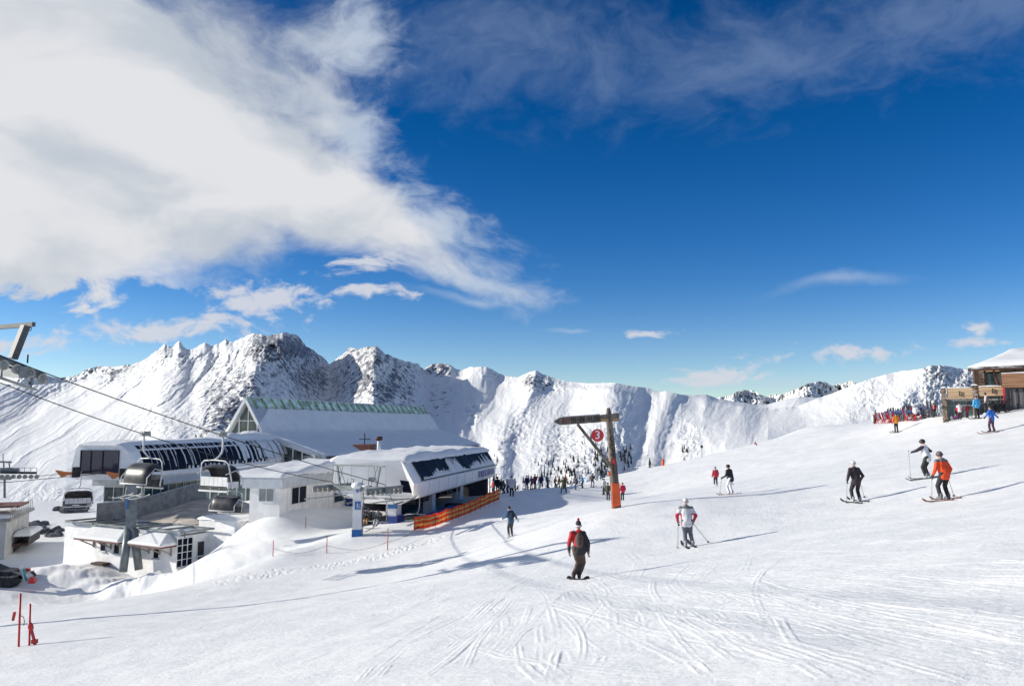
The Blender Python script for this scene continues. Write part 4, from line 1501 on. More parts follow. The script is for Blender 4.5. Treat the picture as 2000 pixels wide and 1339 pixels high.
        MB().beam(P(bx, 921 + (y0 - 918), d + 0.4), P(bx + 4, 922, 80.3), 0.2).build('guide_arm', M_STEEL, st)
    return fr, st, zt, zb


ls_fr, left_station, ls_zt, ls_zb = build_left_station()


# ================================================================== ramp with grey parapet, trampled forecourt
def build_forecourt():
    pts = [(188, 1008, 79.5), (225, 1006, 80.5), (262, 1002, 82), (300, 992, 84), (340, 980, 86.5), (375, 970, 89), (400, 967, 91)]
    wall_ = empty('ramp_wall', P(290, 1000, 86), 'curved grey parapet wall that climbs beside the glazed storey', 'wall')
    b = []
    rings = []
    for i, (px, py, d) in enumerate(pts):
        p = P(px, py, d)
        h = P(px, py - (25 if i > 0 else 23) * 84.0 / d, d).z
        b.append((p, h))
        rings.append([Vector((p.x, p.y, p.z - 1.2)), Vector((p.x, p.y + 0.3, p.z - 1.2)), Vector((p.x, p.y + 0.3, h)), Vector((p.x, p.y, h))])
    MB().loft(rings, sm=False).build('parapet', M_CONC, wall_)
    cap = [[Vector((p.x, p.y - 0.06, h + 0.005)), Vector((p.x, p.y + 0.36, h + 0.005)), Vector((p.x, p.y + 0.36, h + 0.09)), Vector((p.x, p.y - 0.06, h + 0.09))] for p, h in b]
    MB().loft(cap).build('coping', M_GREYP, wall_)
    # deck: forecourt, mesh with soft edge
    front = [(188, 1030, 78.3), (262, 1031, 77.2), (300, 1031, 76), (345, 1031, 75.4), (395, 1026, 76.0), (440, 1012, 77), (500, 1006, 76)]
    rear = [(500, 986, 86), (470, 978, 90), (402, 973, 91), (375, 977, 88.9), (340, 989, 86.4), (300, 1000, 83.9), (262, 1010, 81.9), (188, 1017, 79.6)]
    pt = [P(*a) for a in front + rear]
    n = len(pt)
    V = [p for p in pt] + [p - Vector((0, 0, 3.5)) for p in pt]
    F = [tuple(reversed(range(n)))] + [tuple(n + i for i in range(n))] + [(i, (i + 1) % n, n + (i + 1) % n, n + i) for i in range(n)]
    tag(mesh_obj('forecourt', V, F, M_TAN), kind='structure')


build_forecourt()


# ================================================================== lower building in the yard
def build_lower():
    C = P(345, 1121, 72); A = P(123, 1097, 80)
    zb = YARD - 0.5
    zt = P(345, 1048, 72).z
    u = Vector((C.x - A.x, C.y - A.y, 0)); Lw = u.length
    fr = frame((A.x, A.y, 0), u)      # a: along the long wall from its left end, b: towards the viewer (right of u)
    bd = empty('lower_building', (A.x + 5, A.y + 2, YARD), 'flat roofed white building in the yard with two snowy canopies and small windows', 'building')
    bx = lambda a0, a1, b0, b1, c0, c1: MB().fbox(fr, a0, a1, b0, b1, c0, c1)
    dpt = 7.6
    bx(0, Lw, -dpt, 0, zb, zt).build('wall', M_WHITE, bd)
    bx(0.3, Lw - 0.3, -dpt + 0.3, -0.3, zt, zt + 0.25).build('roof', M_CONC, bd)
    bx(-0.06, Lw + 0.06, -0.16, 0.06, zt + 0.003, zt + 0.3).build('parapet_coping', M_GREYP, bd)
    snow_slab('roof_snow', [fr(0.2, -2.5, zt + 0.2), fr(9, -2.0, zt + 0.2), fr(9, -7.4, zt + 0.2), fr(0.2, -7.4, zt + 0.2)][::1], 0.35, bd, seed=3, sub=14)
    snow_slab('roof_snow', [fr(9.5, -0.4, zt + 0.2), fr(Lw - 0.2, -0.4, zt + 0.2), fr(Lw - 0.2, -7.4, zt + 0.2), fr(9.5, -7.4, zt + 0.2)], 0.3, bd, seed=13, sub=14)

    def hole(px0, py0, px1, py1, cols=1, rows=1, glass=M_GLASS, frm=M_MULL, w=0.08, O=None, dv=None, nv=None):
        O = O or fr(0, 0, 0); dv = dv or fr.u; nv = nv or fr.v
        a0, z1 = onplane(px0, py0, O, dv); a1, z0 = onplane(px1, py1, O, dv)
        pt = lambda s, t, o: O + dv * s + nv * (0.02 + o) + Vector((0, 0, t))
        cs = [a0 + (a1 - a0) * i / cols for i in range(cols + 1)]
        rs = [z0 + (z1 - z0) * i / rows for i in range(rows + 1)]
        fo, ps = panes(bd, pt, cs, rs, glass, frm, w)
        s = MB().beam(pt(a0 - 0.1, z0 - 0.06, 0.08), pt(a1 + 0.1, z0 - 0.06, 0.08), 0.16, 0.07).build('window_sill', M_GREYP, bd)
    hole(198, 1058, 207, 1076)
    hole(224, 1060, 234, 1081)
    hole(301, 1070, 311, 1090)
    # canopies: hipped, snow covered, on timber brackets
    for (px0, px1, py_e, py_t) in ((159, 246, 1056, 1031), (266, 329, 1065, 1040)):
        a0, ze = onplane(px0, py_e - 6, fr(0, 0.9, 0), fr.u); a1, _ = onplane(px1, py_e, fr(0, 0.9, 0), fr.u)
        _, zt_ = onplane((px0 + px1) / 2, py_t, fr(0, 0.1, 0), fr.u)
        ze = zt_ - 1.0
        c = MB()
        base = [fr(a0, 0, ze), fr(a1, 0, ze), fr(a1, 1.7, ze), fr(a0, 1.7, ze)]
        base2 = [p + Vector((0, 0, 0.12)) for p in base]
        top = [fr(a0 + 1.0, 0, zt_ - 0.15), fr(a1 - 1.0, 0, zt_ - 0.15), fr(a1 - 1.0, 0.25, zt_ - 0.15), fr(a0 + 1.0, 0.25, zt_ - 0.15)]
        c.loft([base, base2, top])
        c.build('canopy', M_REDBR, bd)
        sn = MB()
        e = 0.08
        lowr = [fr(a0 - e, 0, ze + .14), fr(a1 + e, 0, ze + .14), fr(a1 + e, 1.8, ze + .14), fr(a0 - e, 1.8, ze + .14)]
        midr = [p + Vector((0, 0, 0.22)) for p in lowr]
        tp = [fr(a0 + 0.9, 0, zt_ + 0.14), fr(a1 - 0.9, 0, zt_ + 0.14), fr(a1 - 0.9, 0.35, zt_ + 0.14), fr(a0 + 0.9, 0.35, zt_ + 0.14)]
        sn.loft([lowr, midr, tp])
        so = sn.build('canopy_snow', M_SNOW, bd, bevel=0.08)
        for i in range(3):
            a = a0 + 0.7 + (a1 - a0 - 1.4) * i / 2
            k = MB()
            k.beam(fr(a, 0.05, ze - 0.75), fr(a, 1.45, ze - 0.05), 0.11)
            k.beam(fr(a, 0.08, ze - 0.9), fr(a, 0.08, ze), 0.12)
            k.build('canopy_bracket', M_CONC, bd)
    # right return wall with big gridded window
    O2 = fr(Lw, 0, 0); dv2 = -fr.v.copy()   # going back
    nv2 = fr.u
    hole(346, 1052, 374, 1102, 3, 4, O=O2, dv=dv2, nv=nv2)
    hole(385, 1057, 398, 1083, 1, 1, glass=M_DARK, O=O2, dv=dv2, nv=nv2)
    hole(385, 1086, 398, 1104, 1, 1, glass=M_DARK, O=O2, dv=dv2, nv=nv2)
    # tall block at the right end
    a0, _ = onplane(403, 1050, O2, dv2)
    tz = P(430, 1010, 76).z
    fr2 = frame(O2 + dv2 * (a0 + 0.1), fr.u)
    blk = MB(); blk.fbox(fr2, -1.2, 3.9, -3.0, 0.0, zb, tz); blk.build('tower_block', M_WHITE, bd)
    snow_slab('block_snow', [fr2(-1.3, 0.1, tz), fr2(4.0, 0.1, tz), fr2(4.0, -3.1, tz), fr2(-1.3, -3.1, tz)][::1], 0.35, bd, seed=5, sub=12, edge=0.5)
    MB().box(fr2(4.5, -1.5, tz - 2.6), (1.3, 1.4, 0.45), rz=math.atan2(fr.u.y, fr.u.x)).build('roof_hatch', M_WOODL, bd)
    # grey steel pergola beams above the parapet
    fz = zt + 0.55
    for (a0, a1) in ((0.8, 5.2), (5.4, 10.5), (12.0, Lw + 1.0)):
        pg = MB()
        pg.beam(fr(a0, 0.5, fz), fr(a1, 0.5, fz), 0.12, 0.16)
        pg.beam(fr(a0 + 0.6, -2.6, fz), fr(a1 + 0.6, -2.6, fz), 0.12, 0.16)
        pg.beam(fr(a0, 0.5, fz), fr(a0 + 0.6, -2.6, fz), 0.12, 0.16)
        pg.beam(fr(a1, 0.5, fz), fr(a1 + 0.6, -2.6, fz), 0.12, 0.16)
        pg.beam(fr((a0 + a1) / 2, 0.5, fz), fr((a0 + a1) / 2 + 0.6, -2.6, fz), 0.12, 0.16)
        pg.beam(fr(a0 + 0.3, -0.1, zt), fr(a0 + 0.3, -0.1, fz), 0.1)
        pg.beam(fr(a1 - 0.3, -0.1, zt), fr(a1 - 0.3, -0.1, fz), 0.1)
        pg.build('pergola_frame', M_STEEL, bd)
    # brown matting at the door
    g = fr(6.6, 0.5, 0)
    MB().box((g.x, g.y, hz(g.x, g.y) + 0.12), (1.6, 0.8, 0.25), rz=-0.4).build('door_mat', M_BROWN, bd)
    return fr, zt


low_fr, low_zt = build_lower()


# ================================================================== building at the left edge of the yard
def build_left_edge():
    A = P(8, 1083, 84)
    fr = frame((A.x, A.y, 0), Vector((-0.36, 0.93, 0)))
    b = empty('service_building', (A.x - 3, A.y + 2, YARD), 'pale concrete building with a snowy balcony, cut by the left edge of the picture', 'building')
    zb = YARD - 0.6
    zt = P(8, 1018, 84).z
    MB().fbox(fr, 0, 11.5, -14, 0, zb, zt).build('wall', mat('pale_concrete', (0.5, 0.49, 0.47), 0.8, var=0.1, scale=1.0, bump=0.2), b)
    MB().fbox(fr, -0.4, 12.0, -14.4, 0.45, zt + 0.003, zt + 0.35).build('roof_edge', M_CONC, b)
    snow_slab('roof_snow', [fr(-0.3, -14, zt + 0.3), fr(-0.3, 0.4, zt + 0.3), fr(11.8, 0.4, zt + 0.3), fr(11.8, -14, zt + 0.3)], 0.35, b, seed=61, sub=20)
    z2 = P(8, 985, 84).z
    MB().fbox(fr, 0.5, 6, -13, -2.6, zt + 0.35, z2).build('upper_storey', M_WHITE, b)
    snow_slab('upper_snow', [fr(0.3, -13.2, z2), fr(0.3, -2.3, z2), fr(6.2, -2.3, z2), fr(6.2, -13.2, z2)], 0.5, b, seed=62, sub=16)
    MB().fbox(fr, 2.5, 7.5, -2.3, 0.6, z2 - 0.55, z2 - 0.35).build('terrace_awning', M_REDBR, b)
    r = MB()
    for i in range(12):
        r.beam(fr(i * 1.0, 0.35, zt + 0.3), fr(i * 1.0, 0.35, zt + 1.35), 0.04)
    r.beam(fr(0, 0.35, zt + 1.35), fr(11, 0.35, zt + 1.35), 0.06)
    r.build('terrace_railing', M_LSTEEL, b)
    bz = zt - 3.0
    MB().fbox(fr, 3.2, 9.5, 0.0, 1.6, bz, bz + 0.25).build('balcony_slab', M_BROWN, b)
    bb = MB(); bb.fbox(fr, 3.2, 9.5, 1.5, 1.6, bz + 0.26, bz + 1.1); bb.build('balcony_front', M_DARK, b)
    snow_slab('balcony_snow', [fr(3.1, 0.05, bz + 1.1), fr(3.1, 1.8, bz + 1.1), fr(9.7, 1.8, bz + 1.1), fr(9.7, 0.05, bz + 1.1)], 0.5, b, seed=63, sub=12)
    MB().fbox(fr, 4.0, 9.0, 0.01, 0.05, bz - 1.8, bz - 0.1).build('lower_opening', M_DARK, b)


build_left_edge()


# ================================================================== mountain lodge on the right
def build_lodge():
    A = P(1841, 810, 71)
    fr = frame((A.x, A.y, 0), Vector((1.0, -0.56, 0)))      # a to the right, b towards the viewer
    ld = empty('mountain_lodge', (A.x + 6, A.y + 2, A.z), 'timber clad lodge with rough stone pillars and a snow laden overhanging roof', 'building')
    zg = A.z - 1.2

    def fx(px, b=0.0):
        a, _ = onplane(px, 800, fr(0, b, 0), fr.u)
        return a

    def fz(px, py, b=0.0):
        return onplane(px, py, fr(0, b, 0), fr.u)[1]
    # stone pillars from separate courses of stones
    R = random.Random(12)
    sm1 = None

    def pillar(px0, px1, py_top, b0, b1, zlo, mats=(M_STONE, M_STONE2)):
        a0, a1 = fx(px0, b1), fx(px1, b1)
        zt_ = fz(px0, py_top, b1)
        pe = MB().fbox(fr, a0 + 0.06, a1 - 0.06, b0 + 0.06, b1 - 0.06, zlo, zt_ - 0.02).build('pillar_core', M_STONE2, ld)
        z = zlo
        while z < zt_ - 0.1:
            h = R.uniform(0.24, 0.36)
            h = min(h, zt_ - z)
            a = a0
            while a < a1 - 0.05:
                w = min(R.uniform(0.35, 0.65), a1 - a)
                if a1 - (a + w) < 0.15: w = a1 - a
                d_ = R.uniform(0.0, 0.05)
                MB().fbox(fr, a + 0.02, a + w - 0.02, b1 - 0.1, b1 + d_, z + 0.02, z + h - 0.02).build('stone', R.choice(mats), ld)
                a += w
            b = b0
            while b < b1 - 0.15:
                w = min(R.uniform(0.4, 0.7), b1 - 0.11 - b)
                d_ = R.uniform(0.0, 0.05)
                MB().fbox(fr, a0 - d_, a0 + 0.05, b + 0.02, b + w - 0.02, z + 0.02, z + h - 0.02).build('stone', R.choice(mats), ld)
                b += w + 0.001
            z += h
        return a0, a1, zt_
    p1 = pillar(1841, 1850, 757, -1.3, 0, zg)
    p2 = pillar(1901, 1912, 752, -1.3, 0, zg + 0.4)
    p3 = pillar(1916, 1927, 716, -4.3, -3.0, fz(1916, 752, -3.0) - 1.2)
    for (a0, a1, z) in (p1, p2):
        snow_slab('pillar_snow', [fr(a0 - .05, 0.05, z), fr(a1 + .05, 0.05, z), fr(a1 + .05, -1.35, z), fr(a0 - .05, -1.35, z)], 0.16, ld, sub=6, edge=0.5)

    # timber board balustrades
    def boards(px0, px1, pyt, pyb, b, n, m, name='board', px_ref=None):
        a0, a1 = fx(px0, b), fx(px1, b)
        zt_, zb_ = fz(px0 if px_ref is None else px_ref, pyt, b), fz(px0 if px_ref is None else px_ref, pyb, b)
        for i in range(n):
            z0 = zb_ + (zt_ - zb_) * i / n
            z1 = zb_ + (zt_ - zb_) * (i + 1) / n
            MB().fbox(fr, a0, a1, b - 0.06, b + 0.012 * (i % 2), z0 + 0.012, z1 - 0.012).build(name, m, ld)
        MB().fbox(fr, a0 + 0.02, a1 - 0.02, b - 0.14, b - 0.065, zb_, zt_).build('board_backing', M_BROWN, ld)
        snow_slab('rail_snow', [fr(a0, b + 0.05, zt_), fr(a1, b + 0.05, zt_), fr(a1, b - 0.2, zt_), fr(a0, b - 0.2, zt_)], 0.12, ld, sub=8, edge=0.4)
        return a0, a1, zt_, zb_
    boards(1851, 1902, 758, 779, -0.05, 5, M_CLAD)
    boards(1913, 1963, 755, 773, -0.05, 5, M_CLAD)
    r = boards(1960, 2080, 729, 757, 0.9, 6, M_CLADD)
    for px, py in ((1876, 768), (1957 - 16, 763)):
        a = fx(px, 0); z = fz(px, py, 0)
        MB().fbox(fr, a - 0.05, a + 0.05, 0.02, 0.12, z - 0.22, z + 0.2).build('wall_lamp', M_DARK, ld)
    # ground storey glazing
    zfl = zg + 0.3
    for (x0, x1, yt) in ((1851, 1901, 780), (1913, 1962, 775)):
        a0, a1 = fx(x0, -0.6), fx(x1, -0.6)
        z1 = fz(x0, yt, -0.6)
        n = max(4, int((a1 - a0) / 0.55))
        pt = lambda s, t, o: fr(s, -0.6 + o, t)
        panes(ld, pt, [a0 + (a1 - a0) * i / n for i in range(n + 1)], [zfl, z1 - 0.55, z1], M_TEAL, mat('grey_window_frame', (0.3, 0.33, 0.32), 0.5), 0.06)
    a0, a1 = fx(1964, 0.4), fx(2080, 0.4)
    z1 = fz(1966, 758, 0.4)
    pt = lambda s, t, o: fr(s, 0.4 + o, t)
    panes(ld, pt, [a0 + (a1 - a0) * i / 9 for i in range(10)], [zfl, z1], mat('grey_curtained_glass', (0.12, 0.12, 0.125), 0.2, var=0.5, scale=0.9, stretch=(4, 4, 0.2)), M_BROWN, 0.09)
    rp_ = MB(); rp_.fbox(fr, fx(1961, 0.5), fx(1961, 0.5) + 0.16, 0.4, 0.56, zfl, z1 + 0.1); rp_.build('red_post', M_RED, ld)
    # floor slab and body of the house
    zs = fz(1851, 757, -0.3)
    MB().fbox(fr, 0.3, 22, -9, -0.7, zg, zs - 1.2).build('storey_wall', M_BROWN, ld)
    MB().fbox(fr, 0.2, 22, -9, -0.2, zs - 1.19, zs - 1.05).build('terrace_slab', M_CONC, ld)
    # upper storey
    a0, a1 = fx(1927, -3.0), fx(2080, -3.0)
    zu0 = fz(1930, 752, -3.0) - 1.0; zu1 = fz(1930, 716, -3.0)
    MB().fbox(fr, a0 - 0.8, a1, -9, -3.1, zu0, zu1).build('upper_wall', M_BROWN, ld)
    pt = lambda s, t, o: fr(s, -3.08 + o, t)
    panes(ld, pt, [a0 + 0.1 + 1.15 * i for i in range(9)], [zu0 + 0.2, fz(1930, 727, -3.0)], M_TEAL, M_BROWN, 0.12)
    for i in range(4):
        z = fz(1930, 726.0 - i * 2.9, -3.0) + 0.02
        MB().fbox(fr, a0 + 0.1, a1, -2.95, -2.86, z, z + 0.085).build('slat', M_CLAD, ld)
    # roof: overhanging plane rising to the back
    aL = fx(1895, 0.3)
    aE = aL + 16
    zE = fz(1895, 717, 0.3)
    zR = zE + 2.0
    rise = [P(1966, 689, 74), P(2110, 678, 76)]
    eave = [fr(aL, 0.3, zE), fr(aE, 0.3, zE + 0.25), rise[1], rise[0]]
    th = Vector((0, 0, 0.34))
    m = MB()
    m.hexa([p - th for p in eave] + eave)
    m.build('roof', M_BROWN, ld)
    snow_slab('roof_snow', eave, 0.5, ld, seed=71, sub=22, edge=0.6)
    # leaning posts
    for px in (1944, 1985):
        p0 = fr(fx(px, -0.2), -0.2, fz(px, 723, -0.2)); a = fx(px + 10, -0.2)
        MB().beam(fr(fx(px - 1, -0.2), -0.4, zE - 0.1 + 0.3), fr(a, -0.5, fz(px + 8, 755, -0.5)), 0.16).build('leaning_post', M_REDBR, ld)
    return fr, ld, A


lodge_fr, lodge, lodge_A = build_lodge()
# ------------------------------------------------------------------ chairlifts
def rope_pt(a, b, s, sag):
    p = a.lerp(b, s)
    p.z -= sag * 4 * s * (1 - s)
    return p


def rope(name, pts_fn, label, r=0.027, n=24):
    m = MB().tube([pts_fn(i / n) for i in range(n + 1)], r, 6)
    p = pts_fn(0.5)
    return tag(m.build(name, M_DARK, origin=(p.x, p.y, p.z)), label, 'cable')


PY0 = P(697, 1045, 60)                       # foot of the white pylon
UR = P(45, 712, 36)                          # right rope at the upper tower
zp = P(748, 945, 59).z
ldir = Vector((UR.x - (PY0.x + 2.3), UR.y - (PY0.y - 1.3), 0)).normalized()
cross = Vector((ldir.y, -ldir.x, 0))         # to the left seen from here
R1 = Vector((PY0.x, PY0.y, zp)) - cross * 2.6
L1 = Vector((PY0.x, PY0.y, zp)) + cross * 2.6
UL = UR + cross * 5.2
if L1.x > R1.x:
    R1, L1 = L1, R1
    cross = -cross
    UL = UR + cross * 5.2
R2 = UR + (UR - R1) * 1.2; L2 = UL + (UL - L1) * 1.2
R2.z += 3; L2.z += 3
rf = lambda s: rope_pt(R1, UR, s, 0.28)
lf = lambda s: rope_pt(L1, UL, s, 0.65)
rope('haul_cable', rf, 'right black haul cable from the white pylon up to the upper left tower')
rope('haul_cable', lf, 'left black haul cable ending at the left wheels of the white pylon')
rope('haul_cable', lambda s: rope_pt(UR, R2, s, 0.3), 'black haul cable rising out of the picture beyond the upper left tower', n=8)
rope('haul_cable', lambda s: rope_pt(UL, L2, s, 0.3), 'black haul cable leaving the picture at its left edge', n=8)
sr = st_fr(-1.5, -0.6, st_z - 3.3); sl = st_fr(-1.5, -4.6, st_z - 3.3)
rope('haul_cable', lambda s: R1.lerp(sr, s), 'short haul cable between the right sheaves of the white pylon and the station', n=3)
rope('haul_cable', lambda s: L1.lerp(sl, s), 'short haul cable between the left sheaves of the white pylon and the station', n=3)


def wheel(parent, c, axis, r, th=0.09):
    w = MB()
    w.disc(c, axis, r, th, 18)
    o = w.build('sheave_wheel', M_WHEEL, parent)
    h = MB(); h.disc(Vector(c), axis, r * 0.62, th * 1.25, 14)
    o2 = h.build('wheel_web', M_STEEL, o)
    h = MB(); h.disc(Vector(c), axis, r * 0.2, th * 1.8, 10)
    h.build('wheel_hub', M_LSTEEL, o)
    return o


def build_white_pylon():
    t = empty('lift_pylon', PY0, 'white square lift pylon with blue foot padding, blue pictogram sign and snow cap', 'lift pylon')
    g = hz(PY0.x, PY0.y)
    top = P(697, 951, 60).z
    w = 0.66
    x, y = PY0.x, PY0.y
    rz = 0.12
    MB().box((x, y, (g - 0.5 + top) / 2), (w, w, top - g + 0.5), rz).build('mast', M_WHITE, t)
    zb = P(697, 1033, 60).z
    MB().box((x, y, (g - 0.3 + zb) / 2), (w + 0.07, w + 0.07, zb - g + 0.3), rz).build('foot_padding', mat('mid_blue_padding', (0.02, 0.15, 0.42), 0.6), t)
    s = P(699, 986, 60)
    nrm = Vector((math.sin(rz), -math.cos(rz), 0)); rt = Vector((math.cos(rz), math.sin(rz), 0))
    sp = MB().box(Vector((x, y, s.z)) + nrm * (w / 2 + 0.03) + rt * 0.05, (0.44, 0.05, 0.62), rz).build('pictogram_sign', M_SBLUE, t)
    c = Vector((x, y, s.z)) + nrm * (w / 2 + 0.062) + rt * 0.05
    pic = MB()
    Mr = Matrix.Rotation(rz, 3, 'Z')
    pic.ellip(c + Vector((0, 0, 0.14)) - rt * 0.02, (0.045, 0.008, 0.045), 8, 5, Mr)
    pic.beam(c + Vector((0, 0, 0.09)) - rt * 0.02, c - rt * 0.07 - Vector((0, 0, 0.06)), 0.06, 0.008, up=nrm)
    pic.beam(c - rt * 0.07 - Vector((0, 0, 0.06)), c + rt * 0.04 - Vector((0, 0, 0.08)), 0.05, 0.008, up=nrm)
    pic.beam(c + rt * 0.04 - Vector((0, 0, 0.08)), c + rt * 0.05 - Vector((0, 0, 0.16)), 0.04, 0.008, up=nrm)
    pic.beam(c + rt * 0.10 + Vector((0, 0, 0.14)), c + rt * 0.14 - Vector((0, 0, 0.14)), 0.03, 0.008, up=nrm)
    pic.build('pictogram', M_PRINT, sp)
    pl = MB().box(c - Vector((0, 0, 0.235)), (0.3, 0.012, 0.03), rz).build('sign_line', M_PRINT, sp)
    s2 = P(694, 957, 60)
    MB().box(Vector((x, y, s2.z)) + nrm * (w / 2 + 0.02), (0.22, 0.03, 0.24), rz).build('number_plate', M_LILAC, t)
    MB().beam((x + w / 2 + 0.12, y - 0.1, g - 0.2), (x + w / 2 + 0.12, y - 0.1, top), 0.05).build('conduit', M_STEEL, t)
    # crossarm, lifting frame, catwalks
    A = Vector((x, y, top - 0.1))
    MB().beam(A + cross * 2.9, A - cross * 2.9, 0.34, 0.4).build('crossarm', M_STEEL, t)
    zt = P(697, 909, 60).z
    T = Vector((x, y, zt))
    MB().beam(T + cross * 2.55, T - cross * 2.55, 0.12, 0.12).build('lifting_beam', M_STEEL, t)
    for s in (-1, 1):
        MB().beam(A + cross * s * 1.75, T + cross * s * 2.15, 0.13).build('frame_strut', M_STEEL, t)
        MB().beam(A + cross * s * 1.1, T + cross * s * 1.95, 0.04).build('frame_brace', M_STEEL, t)
        MB().beam(A + cross * s * 1.9, T + cross * s * 1.55, 0.04).build('frame_brace', M_STEEL, t)
        hp = MB()
        c0 = A + cross * s * 0.75 + Vector((0, 0, 0.2))
        hp.tube([c0 - cross * 0.3, c0 - cross * 0.3 + Vector((0, 0, 0.5)), c0 + cross * 0.3 + Vector((0, 0, 0.5)), c0 + cross * 0.3], 0.03, 5)
        hp.build('handrail', M_STEEL, t)
        MB().beam(A + cross * s * 2.6 - ldir * 2.1 + Vector((0, 0, 0.12)), A + cross * s * 2.6 + ldir * 2.1 + Vector((0, 0, 0.12)), 0.14, 0.2).build('sheave_beam', M_STEEL, t)
        cw = MB()
        o = A + cross * s * 3.2
        cw.beam(o - ldir * 2.2 - Vector((0, 0, .75)), o + ldir * 2.2 - Vector((0, 0, .75)), 0.3, 0.05)
        cw.build('catwalk', M_LSTEEL, t)
        for k in range(8):
            wheel(t, A + cross * s * 2.6 + ldir * (-1.85 + k * 0.53) + Vector((0, 0, 0.12 - 0.3 + 0.02 * k)), cross, 0.23)
        for k in range(4):
            MB().beam(A + cross * s * 2.72 + ldir * (-1.85 + k * 1.06) + Vector((0, 0, -0.15)), A + cross * s * 2.72 + ldir * (-1.32 + k * 1.06) + Vector((0, 0, -0.13)), 0.05, 0.12).build('rocker', M_STEEL, t)
    MB().ellip((x, y, top + 0.12), (0.5, 0.5, 0.28), 14, 9).build('snow_cap', M_SNOW, t)
    MB().ellip(A - cross * 0.9 + Vector((0, 0, 0.22)), (0.4, 0.2, 0.1), 12, 7).build('snow_cap', M_SNOW, t)


build_white_pylon()


def build_upper_tower():
    # mast stands outside the picture on the left; its right arm and wheels reach in
    c = (UR + UL) / 2
    t = empty('lift_tower', (c.x, c.y, hz(c.x, c.y)), 'grey lift tower arm with four large wheels entering at the upper left edge', 'lift pylon')
    z0 = hz(c.x, c.y)
    MB().tube([(c.x, c.y, z0 - 0.5), (c.x, c.y, UR.z + 0.2)], [0.24, 0.2], 16).build('mast', M_STEEL, t)
    base = Vector((c.x, c.y, UR.z - 0.15))
    a1 = UR - Vector((0, 0, 0.35))
    MB().beam(base, a1 - cross * 0.1, 0.4, 0.55).build('crossarm', M_STEEL, t)
    MB().beam(base, UL - Vector((0, 0, 0.35)), 0.4, 0.55).build('crossarm', M_STEEL, t)
    topR = P(66, 633, 36.5)
    topL = Vector((UL.x, UL.y, topR.z))
    tb = MB().beam(topR, topR + (topL - topR) * 0.96, 0.17, 0.2).build('lifting_beam', mat('shaded_tower_steel', (0.075, 0.082, 0.085), 0.6), t)  # steel colour darkened to stand in for the side turned from the sun
    for k in (0.25, 0.55):
        ring = []
        cc = topR + (topL - topR).normalized() * (k + 0.05) - Vector((0, 0, 0.2))
        MB().tube([cc + Vector((math.cos(a) * 0.1, 0, math.sin(a) * 0.1)) for a in [i * math.pi / 5 for i in range(11)]], 0.02, 5).build('lifting_eye', M_STEEL, t)
    MB().beam(P(50, 636, 36.5), P(25, 700, 36.2), 0.34, 0.3, up=ldir).build('post', mat('shaded_tower_steel', (0.075, 0.082, 0.085), 0.6), t)
    MB().beam(topL + (topR - topL) * 0.15, UL, 0.34, 0.3, up=ldir).build('post', M_LSTEEL, t)
    # wheel train under each rope
    for nm, U, V in (('r', UR, rf), ('l', UL, lf)):
        d = (V(0.9) - U).normalized()
        for k in range(-4, 2):
            if nm == 'l' and k % 2: continue
            p = U + d * (k * 0.62 + 0.35)
            p.z -= 0.26 + 0.035 * abs(k)
            wheel(t, p, cross, 0.235, 0.1)
        for k in range(-2, 1):
            p = U + d * (k * 1.24 + 0.66) - Vector((0, 0, 0.3))
            MB().beam(p - d * 0.45 + cross * 0.09, p + d * 0.45 + cross * 0.09, 0.05, 0.12).build('rocker', M_STEEL, t)
        MB().beam(U - d * 2.4 + Vector((0, 0, 0.02)) + cross * 0.2, U + d * 1.1 + Vector((0, 0, -0.08)) + cross * 0.2, 0.1, 0.24).build('sheave_beam', M_STEEL, t)
        cw = MB()
        o = U - Vector((0, 0, 0.85)) + cross * 0.45
        cw.beam(o - d * 2.3, o + d * 0.9, 0.4, 0.06)
        cw.build('catwalk', M_LSTEEL, t)
        for k in (-2, -0.7, 0.7):
            MB().beam(o + d * k, o + d * k + Vector((0, 0, 0.7)), 0.05).build('catwalk_hanger', M_LSTEEL, t)
    MB().beam(UR + Vector((0, 0, 0.15)) + (rf(.9) - UR).normalized() * 0.2, UR + Vector((0, 0, 0.55)) + (rf(.9) - UR).normalized() * 0.2, 0.05).build('switch_post', M_DARK, t)


build_upper_tower()


